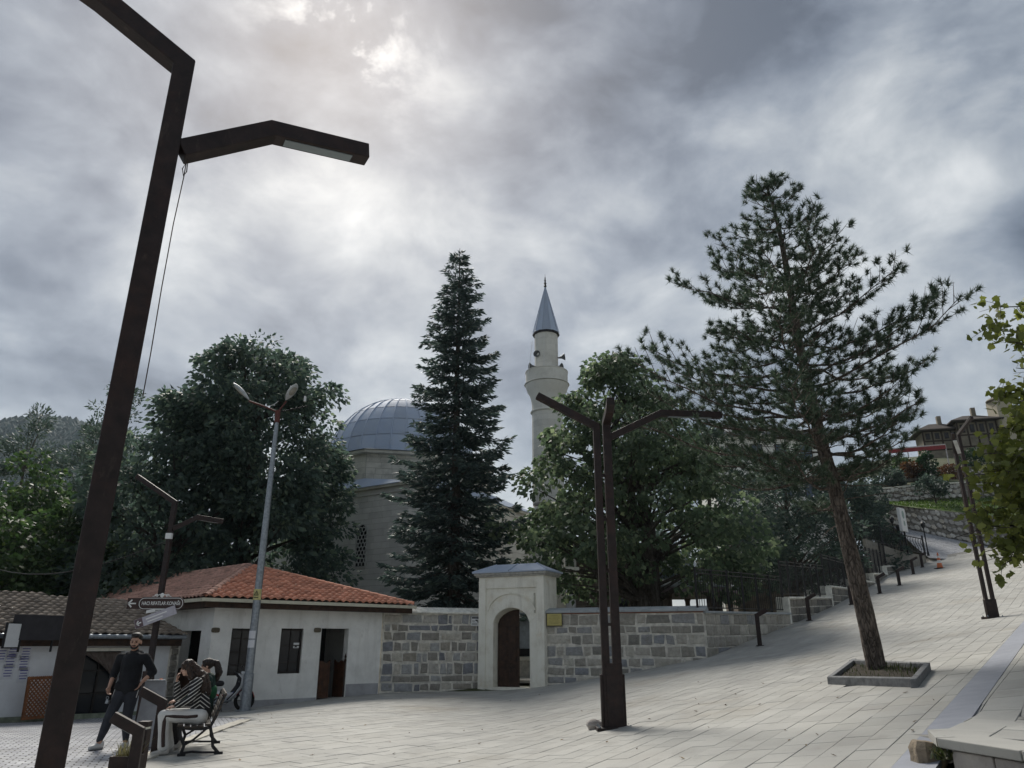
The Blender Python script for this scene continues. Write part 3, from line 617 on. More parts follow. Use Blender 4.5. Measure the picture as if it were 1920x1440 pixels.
# stepped wall with railings up the slope ---------------------------------
m_rub = stone_mat('rubble wall stone', [(.24, .225, .195), (.20, .19, .17), (.28, .265, .23), (.17, .165, .15), (.31, .29, .25)])
STEP_Z = [2.70]
for k in range(1, len(FENCE)): STEP_Z.append(FENCE[k].z+.42)
for k in range(len(FENCE)-1):
    a, b = FENCE[k].xy, FENCE[k+1].xy; d = (b-a).normalized(); o_ = Vector((d.y, -d.x)); L_ = (b-a).length
    za = 2.668 if k == 0 else FENCE[k].z+.66; zb = FENCE[k+1].z+.16 if k else 2.60
    if k == 0: za = 2.60; zb = FENCE[1].z+.05
    words = ['lowest', 'second', 'third', 'fourth', 'fifth', 'topmost'][k]
    w = thing('stepped_wall', f'{words} step of the retaining wall climbing beside the ramp', 'wall', (*((a+b)/2), G(*((a+b)/2))))
    c = MB(); q = [a, b, b-o_*.45, a-o_*.45]; zz = [za, zb, zb, za]
    c.add([(p.x, p.y, FENCE[k].z-1.2) for p in q]+[(p.x, p.y, z) for p, z in zip(q, zz)], [(3, 2, 1, 0), (4, 5, 6, 7)]+[(i, (i+1) % 4, 4+(i+1) % 4, 4+i) for i in range(4)])
    c.build('mortar_core', m_joint, w, world=True)
    # stones on the face (clipped by the sloping ground)
    rr = random.Random(50+k); hrow = .36 if k == 0 else .30; nrow = 5 if k == 0 else 3
    for r_ in range(nrow):
        s = rr.uniform(.02, .2)
        while s < L_-.12:
            ln = min(rr.choice((.35, .45, .6, .75)), L_-s); p = a+d*(s+ln/2); zt_ = za+(zb-za)*(s+ln/2)/L_; zc = zt_-hrow*(r_+.5)-.02
            if zc+hrow/2 > G(p.x, p.y)-.02:
                slope = Vector((d.x*L_, d.y*L_, zb-za)).normalized()
                stone(w, Vector((p.x, p.y, zc)), slope, Vector((0, 0, 1)), Vector((o_.x, o_.y, 0)), ln-.04, hrow-.035, .03, m_stone2 if k == 0 else m_rub, rr)
            s += ln
    # sloping coping
    n = max(2, round(L_/1.1))
    for j in range(n):
        p0, p1 = a+d*(L_*j/n+.004), a+d*(L_*(j+1)/n-.004); z0, z1 = za+(zb-za)*j/n, za+(zb-za)*(j+1)/n; m_ = MB()
        sec = [(o_*.08, 0), (o_*.08, .075), (-o_*.5, .075), (-o_*.5, 0)]
        vs = [(p0.x+o.x, p0.y+o.y, z0+h) for o, h in sec]+[(p1.x+o.x, p1.y+o.y, z1+h) for o, h in sec]
        m_.add(vs, [(3, 2, 1, 0), (4, 5, 6, 7)]+[(i, (i+1) % 4, 4+(i+1) % 4, 4+i) for i in range(4)]); bevel(m_.build('coping_stone', m_cop2 if k == 0 else m_cop, w, world=True), .01, 1)
    if k:        # the white pier face where the wall steps up
        pz0, pz1 = FENCE[k].z-.3, za+.02; m_ = MB(); q = [a-d*.10+o_*.05, a+d*.06+o_*.05, a+d*.06-o_*.47, a-d*.10-o_*.47]
        m_.prism([(p.x, p.y, pz0) for p in q], (0, 0, pz1-pz0)); m_.build('pier', m_cop, w, world=True)
    # railing
    hR = 1.42
    f = thing('railing', f'black iron railing standing on the {words} step of the wall', 'railing', (*a, za), group='railings up the ramp')
    of = -o_*.2; zend = zb
    def zl(t): return (za+(zend-za)*t)+.075
    top_a, top_b = zl(0)+hR, zl(1)+hR
    npost = 6 if k < 2 else 4
    pm = MB().box((0, 0, hR/2+.03), (.065, .065, hR+.06)).mesh('post', m_iron); bm_ = MB().box((0, 0, hR/2-.05), (.018, .018, hR-.16)).mesh('picket', m_iron)
    for j in range(npost+1 if k == len(FENCE)-2 else npost):
        t = j/npost; p = a+d*(L_*t)+of; obj('post', pm, f, Vector((p.x, p.y, zl(t)-.02))-f.location)
    npk = int(L_/.155) if k < 3 else int(L_/.3)
    for j in range(1, npk):
        t = j/npk; p = a+d*(L_*t)+of; obj('picket', bm_, f, Vector((p.x, p.y, zl(t)+.06))-f.location)
    for hh in (.12, hR-.16, hR-.02):
        MB().bar((*(a+of), zl(0)+hh), (*(b+of), zl(1)+hh), .04, .035).build('rail', m_iron, f, world=True)
# ================================================================== TEA HOUSE
def wall_open(mb, p0, p1, z0, z1, th, inn, openings):
    """wall from p0 to p1 with rectangular openings (s0, s1, z0, z1)"""
    L_ = (p1-p0).length; al = (p1-p0)/L_; ss = sorted({0., L_}|{o[0] for o in openings}|{o[1] for o in openings})
    for sa, sb in zip(ss, ss[1:]):
        m_ = (sa+sb)/2; cuts = [(o[2], o[3]) for o in openings if o[0] <= m_ <= o[1]]; z = z0; segs = []
        for c0, c1 in sorted(cuts):
            if c0 > z: segs.append((z, c0))
            z = c1
        if z < z1: segs.append((z, z1))
        for a, b in segs:
            q = [p0+al*sa, p0+al*sb, p0+al*sb+inn*th, p0+al*sa+inn*th]; mb.prism([(p.x, p.y, a) for p in q], (0, 0, b-a))
def s_on(p0, al, u, v):
    """distance along a wall line at which the sight line through a picture point crosses it"""
    d = ray(u, v); r_ = d.x/d.y; return (r_*p0.y-p0.x)/(al.x-r_*al.y)
tea = thing('tea_house', 'white plastered single storey house with orange tiled hip roof', 'house', (TEA_C.x, TEA_C.y, G(*TEA_C)))
inA = Vector((-TEA_A.y, TEA_A.x)); inB = Vector((TEA_B.y, -TEA_B.x))
if inB.dot(TEA_A) < 0: inB = -inB
WZ0, WZ1, EAVE = -.6, 2.72, 2.93
def ops(p0, al, lst): return [(s_on(p0, al, u0, v), s_on(p0, al, u1, v), z0, z1) for u0, u1, v, z0, z1 in lst]
fo = ops(TEA_C, TEA_A, [(430, 474, 1225, .70, 2.08), (523.5, 566, 1225, .72, 2.10), (598, 650, 1245, -.6, 2.12)])
w = MB(); wall_open(w, TEA_C, TEA_R, WZ0, WZ1, .32, inA, fo)
LB = 34.; TEA_L = TEA_C+TEA_B*LB
lo_ = ops(TEA_C, TEA_B, [(370, 333, 1240, -.6, 2.02)]); lo_ = [(min(o[0], o[1]), max(o[0], o[1]), o[2], o[3]) for o in lo_]
TB0 = TEA_C+TEA_B*.001
wall_open(w, TB0, TEA_L, WZ0, WZ1, .32, inB, lo_)
BACK = TEA_R+TEA_B*8; q = [TEA_R+inA*.33-TEA_A*.002, TEA_R+TEA_B*8, TEA_R+TEA_B*8-TEA_A*.3, TEA_R-TEA_A*.3+inA*.33]; w.prism([(p.x, p.y, WZ0) for p in q], (0, 0, WZ1-WZ0))
w.build('wall', m_white, tea, world=True)
# skirting band and plinth
sk = MB(); m_skirt = mat('grey plinth band', (.40, .40, .41), .9, nscale=2, var=.1, wear=((.28, .27, .26), .5, 2.))
for sa, sb, hh in ((fo[2][1]+.02, 5.92, .34), (-.0, fo[2][0]-.02, .07)):
    q = [TEA_C+TEA_A*sa-inA*.012, TEA_C+TEA_A*sb-inA*.012, TEA_C+TEA_A*sb+inA*.1, TEA_C+TEA_A*sa+inA*.1]; sk.prism([(p.x, p.y, -.6) for p in q], (0, 0, .6+hh-.1*(sa < .5)))
sk.build('plinth', m_skirt, tea, world=True)
m_dwood = mat('dark window wood', (.018, .013, .011), .55, var=.2)
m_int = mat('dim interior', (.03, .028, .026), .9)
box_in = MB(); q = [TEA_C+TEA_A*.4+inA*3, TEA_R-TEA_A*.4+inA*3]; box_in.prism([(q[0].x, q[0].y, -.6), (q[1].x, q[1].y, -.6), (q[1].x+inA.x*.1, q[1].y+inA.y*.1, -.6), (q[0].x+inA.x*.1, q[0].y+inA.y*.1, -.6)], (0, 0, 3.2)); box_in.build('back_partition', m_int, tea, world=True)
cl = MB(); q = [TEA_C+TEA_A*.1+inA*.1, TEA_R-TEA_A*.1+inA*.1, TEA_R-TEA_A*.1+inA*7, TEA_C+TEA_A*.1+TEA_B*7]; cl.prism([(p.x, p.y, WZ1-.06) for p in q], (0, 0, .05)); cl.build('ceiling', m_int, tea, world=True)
for i, (s0, s1, z0, z1) in enumerate(fo[:2]):
    wd = MB(); c0, c1 = TEA_C+TEA_A*s0+inA*.10, TEA_C+TEA_A*s1+inA*.10
    def P(s, z, y=.12): p = TEA_C+TEA_A*s+inA*y; return (p.x, p.y, z)
    for sa in (s0+.035, s1-.035): wd.bar(P(sa, z0), P(sa, z1), .07, .06, up=(inA.x, inA.y, 0))
    for za in (z0+.035, z1-.035): wd.bar(P(s0, za), P(s1, za), .07, .06)
    win = wd.build('window', m_dwood, tea, world=True)
    mu = MB(); mu.bar(P((s0+s1)/2, z0), P((s0+s1)/2, z1), .035, .03, up=(inA.x, inA.y, 0))
    for t in (.22, .5, .78) if i == 0 else (.25, .62): mu.bar(P(s0, z0+(z1-z0)*t), P(s1, z0+(z1-z0)*t), .03, .03)
    x = mu.build('glazing_bar', m_dwood, win); x.location = Vector((0, 0, 0)); x.data.transform(Matrix.Translation(-tea.location))
    g_ = MB(); q = [P(s0+.05, z0+.05, .13), P(s1-.05, z0+.05, .13), P(s1-.05, z1-.05, .13), P(s0+.05, z1-.05, .13)]; g_.prism(q, (inA.x*.006, inA.y*.006, 0)); x = g_.build('pane', m_glass, win); x.data.transform(Matrix.Translation(-tea.location))
    if i == 1:
        st = MB(); q = [P(s0+(s1-s0)*a, z0+(z1-z0)*b, .118) for a, b in ((.66, .56), (.92, .56), (.92, .68), (.66, .68))]; st.prism(q, (inA.x*.004, inA.y*.004, 0)); x = st.build('sticker', m_signw, win); x.data.transform(Matrix.Translation(-tea.location))
        st = MB(); q = [P(s0+(s1-s0)*a, z0+(z1-z0)*b, .114) for a, b in ((.70, .575), (.82, .575), (.80, .63), (.74, .63))]; st.prism(q, (inA.x*.003, inA.y*.003, 0)); x = st.build('sticker_print', m_ink, win); x.data.transform(Matrix.Translation(-tea.location))
# half doors with wavy tops
m_saloon = mat('reddish brown door', (.075, .032, .016), .55, nscale=6, var=.25)
def saloon(nm, p, along, wdt, h, z):
    m_ = MB(); n = 10; poly = [Vector((0, 0, 0)), Vector((wdt, 0, 0))]
    for k in range(n+1):
        t = 1-k/n; poly.append(Vector((wdt*t, 0, h*(1+.045*math.sin(t*math.pi*2.2)+.05*t))))
    a = math.atan2(along.y, along.x); rot = Matrix.Rotation(a, 3, 'Z'); m_.prism([rot @ q+Vector((p.x, p.y, z)) for q in poly], rot @ Vector((0, .045, 0)))
    o = m_.build(nm, m_saloon, tea, world=True)
    fr_ = MB()
    for k in range(2): fr_.box(rot @ Vector((wdt/2, -.008, h*(.3+.38*k)))+Vector((p.x, p.y, z)), (wdt*.66, .02, h*.26), rot)
    x = fr_.build('raised_panel', m_saloon, o); x.data.transform(Matrix.Translation(-tea.location)); return o
s0, s1, _, _ = fo[2]; p = TEA_C+TEA_A*s0+inA*.06; zg = G(p.x, p.y)
saloon('half_door', p, (TEA_A*.96+inA*.25).normalized(), (s1-s0)*.52, 1.1, zg+.04)
p2 = TEA_C+TEA_A*(s1-.03)+inA*.06; dd = (inA*.97-TEA_A*.1).normalized(); saloon('half_door', p2, dd, .6, 1.1, zg+.04)
pst = MB(); pst.lathe((p2.x, p2.y, zg), [(.03, 0), (.03, 1.15), (.045, 1.2), (.02, 1.27), (.04, 1.33), (.004, 1.43)], 10); pst.build('door_post', m_wood, tea, world=True)
ls0, ls1 = lo_[0][0], lo_[0][1]; p = TEA_C+TEA_B*ls0-inB*-.06; zg2 = G(p.x, p.y)
p = TEA_C+TEA_B*ls1+inB*.05; saloon('half_door', p, -TEA_B, (ls1-ls0)*.95, 1.12, zg2+.06)
pst = MB(); pst.lathe((p.x-inB.x*.1, p.y-inB.y*.1, zg2), [(.035, 0), (.035, 1.2), (.05, 1.25), (.02, 1.31), (.045, 1.37), (.004, 1.48)], 10); pst.build('door_post', m_wood, tea, world=True)
# plaques by the doors
for (po, al, ou, s, z) in ((TEA_C, TEA_A, -inA, fo[2][0]-.16, 2.06), (TEA_C, TEA_A, -inA, .10, 2.02)):
    c = po+al*s+ou*.012; m_ = MB(); a = math.atan2(al.y, al.x); rot = Matrix.Rotation(a, 3, 'Z'); n = 12
    m_.prism([rot @ Vector((.13*math.copysign(abs(math.cos(t))**.5, math.cos(t)), 0, .075*math.copysign(abs(math.sin(t))**.6, math.sin(t))))+Vector((c.x, c.y, z)) for t in [2*math.pi*k/n for k in range(n)]], (ou.x*.02, ou.y*.02, 0)); m_.build('number_plaque', mat('bronze plaque', (.11, .09, .06), .5), tea, world=True)
# ---- roof: hip end over the front, ridge running back to the left
OV = .55
eC = TEA_C-inA*OV-inB*OV*1.0; eR = TEA_R-inA*OV+TEA_A*.95; eL = TEA_L-inB*OV
APEX = at(467, 1062, 27.9); RIDGE_Z = APEX.z
ridge_end = APEX.xy+TEA_B*26
def tile_mesh(w, l, amp, m, name='roof_tile'):
    """barrel pantile, x across, y up the slope"""
    b = MB(); n = 6; vs = []
    for y, dz in ((0, .0), (l, -.026)):
        for k in range(n+1):
            t = k/n; vs.append((w*(t-.5), y, amp*math.sin(math.pi*t)+dz*1.5+.02))
    for k in range(n+1):
        t = k/n; vs.append((w*(t-.5), 0, max(-.004, amp*math.sin(math.pi*t)-.016)))
    fs = [(k, k+1, n+2+k, n+1+k) for k in range(n)]+[(2*n+2+k, 2*n+3+k, k+1, k) for k in range(n)]
    b.add(vs, fs); return b.mesh(name, m, smooth=True)
def tile_face(parent, e0, e1, apexes, w, l, me, m, limit, amp, zoff=.03, seed=2, keep_extra=None, px=None):
    """lays tiles over the roof plane through eave e0-e1 and the first apex; polygon e0, e1, *apexes"""
    rr = random.Random(seed); e0, e1 = Vector(e0), Vector(e1); ax = (e1-e0).normalized(); poly3 = [e0, e1]+[Vector(a) for a in apexes]
    nrm = ax.cross(poly3[2]-e0).normalized()
    if nrm.z < 0: nrm = -nrm
    ay = nrm.cross(ax).normalized()
    if ay.z < 0: ay = -ay
    P2 = [((p-e0).dot(ax), (p-e0).dot(ay)) for p in poly3]
    def inside(x, y):
        c = False; n = len(P2)
        for i in range(n):
            (x0, y0), (x1, y1) = P2[i], P2[(i+1) % n]
            if (y0 > y) != (y1 > y) and x < (x1-x0)*(y-y0)/(y1-y0)+x0: c = not c
        return c
    xs = [p[0] for p in P2]; ys = [p[1] for p in P2]; cells = []
    j = 0
    while j*l < max(ys):
        i = int(min(xs)/w)-1
        while i*w < max(xs)+w:
            x, y = (i+.5)*w, j*l
            if inside(x, y+l*.45): cells.append((x, y, j))
            i += 1
        j += 1
    rot = Matrix((ax, ay, nrm)).transposed().to_4x4()
    def wp(x, y): return e0+ax*x+ay*y+nrm*zoff
    cells.sort(key=lambda c: (wp(c[0], c[1])-Vector((0, 0, CAM_Z))).length); mesh_rest = MB(); base = [(v.co.copy()) for v in me.vertices]; fbase = [tuple(p.vertices) for p in me.polygons]
    for k, (x, y, j) in enumerate(cells):
        p = wp(x, y-.02)+nrm*rr.uniform(-.004, .006); mt = Matrix.Translation(p-parent.location) @ rot @ Matrix.Rotation(rr.uniform(-.018, .018), 4, 'Z') @ Matrix.Rotation(rr.uniform(-.015, .015), 4, 'X')
        if k < limit:
            o = obj('roof_tile', me, parent); o.matrix_basis = mt
        else: mesh_rest.add([mt @ v for v in base], fbase)
    if mesh_rest.v:
        o = mesh_rest.build('roof_tile_field', m, parent, smooth=True); tag(o, kind='stuff')
    # deck below
    dk = MB(); dk.add([p+nrm*.0 for p in poly3]+[p-nrm*.05 for p in poly3], [tuple(range(len(poly3))), tuple(range(len(poly3), 2*len(poly3)))[::-1]]+[(i, (i+1) % len(poly3), len(poly3)+(i+1) % len(poly3), len(poly3)+i) for i in range(len(poly3))]); dk.build('roof_deck', m_wood, parent, world=True)
    return len(cells)
m_tile = mat('orange clay tile', (.66, .30, .195), .85, col2=(.54, .235, .15), nscale=2, rnd=.2, wear=((.36, .20, .145), .5, 1.6), bump=.2)
m_tile_b = mat('faded red clay tile', (.55, .32, .25), .9, col2=(.43, .25, .195), nscale=4, rnd=.2, wear=((.13, .10, .08), .75, 2.5), bump=.2)
tm = tile_mesh(.255, .285, .078, m_tile); tmb = tile_mesh(.255, .285, .078, m_tile_b)
E3 = lambda p: Vector((p.x, p.y, EAVE))
A3 = Vector((APEX.x, APEX.y, RIDGE_Z))
n1 = tile_face(tea, E3(eC), E3(eR), [A3], .255, .285, tm, m_tile, 300, .078)
R3 = Vector((ridge_end.x, ridge_end.y, RIDGE_Z)); eLn = eC+TEA_B*27
n2 = tile_face(tea, E3(eLn), E3(eC), [A3, R3], .255, .285, tmb, m_tile_b, 280, .078, seed=5)
def cap_tiles(parent, a, b, m, step=.34, r_=.12):
    a, b = Vector(a), Vector(b); L_ = (b-a).length; d = (b-a)/L_; n = int(L_/step)
    me = None; q = d.to_track_quat('Y', 'Z')
    bb = MB(); seg = 8; vs = []
    for y, k in ((0, 1.08), (step*1.12, .9)):
        for i in range(seg+1): t = math.pi*i/seg; vs.append((r_*k*math.cos(t), y, r_*k*math.sin(t)*.8))
    bb.add(vs, [(i, i+1, seg+2+i, seg+1+i) for i in range(seg)]); me = bb.mesh('ridge_tile', m, smooth=True)
    for k in range(n): o = obj('ridge_tile', me, parent, a+d*(k*step)-parent.location); o.rotation_mode = 'QUATERNION'; o.rotation_quaternion = q
up = Vector((0, 0, .035))
cap_tiles(tea, E3(eC)+up, A3+up, m_tile_b); cap_tiles(tea, E3(eR)+up, A3+up, m_tile); cap_tiles(tea, R3+up, A3+up, m_tile_b, .4)
# gutter, fascia and dark boarding under the eaves
gt = MB()
def gut(a, b, z, inn):
    pts = [(0, 0), (0, .10), (-.02, .10), (-.02, .02), (-.10, .02), (-.10, .10), (-.12, .10), (-.12, 0)]
    gt.prism([(a.x+inn.x*(x+.06), a.y+inn.y*(x+.06), z+h) for x, h in pts], (b.x-a.x, b.y-a.y, 0))
gut(eC-TEA_A*.1, eR+TEA_A*.1, EAVE-.10, inA); gut(eC+TEA_B*.13, eLn, EAVE-.10, inB); gt.build('gutter', m_cream, tea, world=True)
fs_ = MB(); ins = [eC+inA*.08+inB*.08, eR+inA*.08-TEA_A*.0, TEA_R+TEA_A*.3+inA*.3, TEA_C+inA*.3+inB*.3, TEA_C+TEA_B*25+inB*.3, eLn+inB*.08]
for a, b in ((ins[0], ins[1]), (ins[0], ins[5])):
    dd = (b-a).normalized(); nn = Vector((-dd.y, dd.x)); nn = nn if nn.dot(inA+inB) > 0 else -nn
    fs_.prism([(p.x, p.y, EAVE-.27) for p in (a, b, b+nn*.06, a+nn*.06)], (0, 0, .2))
    fs_.prism([(p.x, p.y, EAVE-.25) for p in (a+nn*.06, b+nn*.06, b+nn*.95, a+nn*.95)], (0, 0, .04))
fs_.build('fascia', m_wood, tea, world=True)
# ================================================================== LOWER SHOP ON THE LEFT
SB = Vector((-10.55, 24.2)); SA = Vector((-14.6, 17.8)); sal = (SB-SA).normalized(); s_in = Vector((-sal.y, sal.x)); SL = (SB-SA).length
shop = thing('corner_shop', 'low white shop with old brown pantiled roof and grey gutter', 'shop', (*((SA+SB)/2), -.3))
so_ = [(s_on(SA, sal, 150, 1280), s_on(SA, sal, 226, 1280), -.8, 1.46)]; so_ = [(min(a, b), max(a, b), c, e) for a, b, c, e in so_]
w = MB(); wall_open(w, SA, SB, -.8, 1.62, .3, s_in, so_); 
m_bluew = mat('cool white limewash', (.74, .755, .77), .9, nscale=1.4, var=.06, wear=((.58, .59, .6), .4, 1.), bump=.25)
q = [SB+s_in*.302-sal*.003, SB+s_in*4, SB+s_in*4-sal*.3, SB-sal*.3+s_in*.302]; w.prism([(p.x, p.y, -.8) for p in q], (0, 0, 2.6))
w.build('wall', m_bluew, shop, world=True)
s0, s1 = so_[0][:2]
def SP_(s, z, y=.0): p = SA+sal*s+s_in*y; return Vector((p.x, p.y, z))
fr_ = MB(); fr_.bar(SP_(s0-.02, 1.47, -.02), SP_(s1+.25, 1.47, -.02), .10, .09); fr_.build('lintel', m_lime, shop, world=True)
dk = MB(); dk.prism([SP_(s0+.02, -.5, .26), SP_(s1-.02, -.5, .26), SP_(s1-.02, 1.44, .26), SP_(s0+.02, 1.44, .26)], (s_in.x*.02, s_in.y*.02, 0)); door = dk.build('door', m_glass, shop, world=True)
fr_ = MB()
for t in (0, .5, 1): fr_.bar(SP_(s0+.04+(s1-s0-.08)*t, -.5, .24), SP_(s0+.04+(s1-s0-.08)*t, 1.42, .24), .06, .04, up=(s_in.x, s_in.y, 0))
for z in (.3, .9): fr_.bar(SP_(s0, z, .24), SP_(s1, z, .24), .05, .04)
fr_.build('door_frame', m_dwood, shop, world=True)
cu = MB(); n = 26; rows = 8; vs = []
for j in range(rows+1):
    for i in range(n+1):
        t = i/n; f = j/rows; wd = (s1-s0)*(1-.62*f**1.2); s = s1-.04-wd*(1-t); z = 1.40-f*(.26+.50*t**.6)*1.05+.0
        vs.append(SP_(s, z, .13+.035*math.sin(t*34)*(1-.3*f)))
cu.add(vs, [(j*(n+1)+i, j*(n+1)+i+1, (j+1)*(n+1)+i+1, (j+1)*(n+1)+i) for j in range(rows) for i in range(n)])
cur = cu.build('curtain', mat('brown curtain cloth', (.15, .12, .105), .9, var=.15), shop, smooth=True, world=True); sf = cur.modifiers.new('thick', 'SOLIDIFY'); sf.thickness = .008
MB().prism([SP_(0, G(*SA)-.3, -.14), SP_(SL, G(*SB)-.3, -.14), SP_(SL, G(*SB)-.3, .0), SP_(0, G(*SA)-.3, .0)], (0, 0, .36)).build('step', mat('mossy step', (.24, .27, .2), .95, nscale=4, var=.2), shop, world=True)
# roof of old tiles
m_old = mat('old brown pantile', (.30, .25, .20), .9, col2=(.20, .165, .135), nscale=4, rnd=.28, wear=((.09, .085, .075), .7, 3.), bump=.35)
e0, e1 = SA-s_in*.45-sal*1.5, SB-s_in*.45+sal*.1; EZ = 1.86; tz = 3.02; d_up = s_in*4.1
told = tile_mesh(.25, .30, .062, m_old)
tile_face(shop, Vector((*e0, EZ)), Vector((*e1, EZ)), [Vector((*(e1+d_up*.92), tz)), Vector((*(e0+d_up), tz+.1))], .25, .30, told, m_old, 200, .06, seed=9)
gt = MB(); gt.tube([(*(e0-s_in*.05), EZ-.045), (*(e1-s_in*.05), EZ-.045)], .065, 12); smooth_angle(gt.build('gutter', m_galv, shop, world=True))
fs_ = MB(); fs_.prism([(p.x, p.y, EZ-.30) for p in (e0+s_in*.1, e1+s_in*.1, e1+s_in*.16, e0+s_in*.16)], (0, 0, .26)); fs_.prism([(p.x, p.y, EZ-.28) for p in (e0+s_in*.16, e1+s_in*.16, e1+s_in*.6, e0+s_in*.6)], (0, 0, .03)); fs_.build('fascia', m_wood, shop, world=True)
# ragged bit of old wall at the joint of the two houses
b = MB(); rr = random.Random(3)
jst = SB+sal*.12-s_in*.02
jw = thing('rubble_joint', 'strip of bare rubble masonry between the two white houses', 'masonry', (jst.x, jst.y, G(*jst)))
for k in range(14):
    z = -.3+k*.17; stone(jw, Vector((jst.x+rr.uniform(-.03, .03), jst.y, z)), Vector((sal.x, sal.y, 0)), Vector((0, 0, 1)), Vector((-s_in.x, -s_in.y, 0)), .22+rr.uniform(-.05, .06), .16, .06, m_rub, rr, .02)
MB().prism([(jst.x-sal.x*.16, jst.y-sal.y*.16, -.5), (jst.x+sal.x*.18, jst.y+sal.y*.18, -.5), (jst.x+sal.x*.18+s_in.x*.3, jst.y+sal.y*.18+s_in.y*.3, -.5), (jst.x-sal.x*.16+s_in.x*.3, jst.y-sal.y*.16+s_in.y*.3, -.5)], (0, 0, 2.5)).build('mortar_core', m_joint, jw, world=True)
# notices on the wall
m_paper = mat('white paper', (.66, .67, .70), .8, var=.02); m_blue = mat('blue print', (.12, .12, .34), .8)
rs = math.atan2(sal.y, sal.x)
for k, (u, v) in enumerate([(24, 1220), (48, 1224), (19, 1238), (44, 1243), (14, 1260), (43, 1265), (2, 1228)]):
    s = s_on(SA, sal, u, v); dep = (SA+sal*s).y; z = at(u, v, dep).z; p = SP_(s, z, -.012)
    where = ['top row, nearer the door', 'top row, nearest the door', 'middle row, nearer the door', 'middle row, nearest the door', 'bottom row, nearer the door', 'bottom row, nearest the door', 'at the very left edge'][k]
    pp = thing('paper_notice', f'white paper notice with blue lines on the shop wall, {where}', 'notice', p, rs, 'notices on the shop wall')
    MB().box((0, 0, 0), (.27, .006, .36)).build('sheet', m_paper, pp)
    for j in range(4): MB().box((0, -.005, .10-j*.065), (.17 if j % 2 else .2, .003, .022)).build('print_line', m_blue, pp)
# black sign boards on the roof edge
p = SP_(s_on(SA, sal, 52, 1180), 2.02, -.62); sb_ = thing('sign_board', 'blank dark sign board standing above the shop gutter', 'sign', p, rs)
MB().box((0, 0, .0), (1.35, .05, .62)).build('panel', mat('dark sign back', (.028, .026, .03), .6), sb_)
for x in (-.4, .4): MB().box((x, .06, -.3), (.04, .04, .6)).build('bracket', m_iron, sb_)
p = SP_(s_on(SA, sal, -8, 1215), 1.82, -.7); sb2 = thing('sign_board', 'white lettered sign cut off by the left edge of the picture', 'sign', p, rs+R(25))
MB().box((0, 0, 0), (.5, .05, .62)).build('frame', m_ink, sb2); MB().box((0, -.028, 0), (.44, .01, .56)).build('panel', m_signw, sb2)
MB().bar((.1, .03, -.3), (.3, .9, .0), .03).build('bracket', m_iron, sb2)
# lattice screen
la, lb_ = SP_(s_on(SA, sal, 25, 1330), 0, -.5), SP_(s_on(SA, sal, 112, 1330), 0, -.35)
zl0 = G(la.x, la.y)+.05; lat = thing('lattice_screen', 'orange brown wooden lattice screen leaning before the shop wall', 'screen', (la.x, la.y, zl0))
m_lat = mat('orange brown wood', (.22, .085, .032), .7, nscale=8, var=.2, rnd=.1)
LW = (lb_.xy-la.xy).length; ld = (lb_.xy-la.xy).normalized(); LH = 1.02; a = math.atan2(ld.y, ld.x); lat.rotation_euler = (R(-4), 0, a)
for (x0, z0, x1, z1) in ((0, .03, LW, .03), (0, LH-.03, LW, LH-.03), (.03, .06, .03, LH-.06), (LW-.03, .06, LW-.03, LH-.06)): MB().bar((x0, 0, z0), (x1, 0, z1), .06, .05, up=(0, 1, 0)).build('frame_rail', m_lat, lat)
stp = .105
for sgn, y in ((1, -.008), (-1, .008)):
    c = -LH if sgn > 0 else 0
    while c < LW+(0 if sgn > 0 else LH):
        pts = []
        for t in np.linspace(0, 1, 2): pass
        # line x = c + sgn*z, clipped to the frame
        z0 = max(0, -c/sgn if sgn > 0 else (c-LW)); z1 = min(LH, (LW-c) if sgn > 0 else c)
        if z1-z0 > .08: MB().bar((c+sgn*z0, y, z0), (c+sgn*z1, y, z1), .010, .034, up=(0, 0, 1)).build('slat', m_lat, lat)
        c += stp
# ================================================================== MOSQUE
m_ash = mat('grey ashlar', (.64, .63, .60), .9, col2=(.56, .55, .53), nscale=1.2, rnd=.09, wear=((.46, .45, .44), .5, .9), bump=.35, bscale=9)
m_ashw = mat('pale ashlar', (.62, .60, .535), .9, col2=(.54, .52, .46), nscale=1.5, rnd=.09, wear=((.30, .29, .27), .5, 1.5), bump=.3, bscale=9)
m_ashj = mat('ashlar joint', (.36, .35, .32), .95, var=.1)
MC = Vector((*at(752, 860, 49.5).xy, .3)); MROT = R(-33)     # left face looks towards lower left
mq = thing('mosque', 'grey ashlar mosque with a blue lead dome on an octagonal drum', 'mosque', MC, MROT)
# local frame: +x and +y are wall normals; the corner that points to the camera is (-x,-y) turned by MROT
HS = 6.5; ZC = 9.7
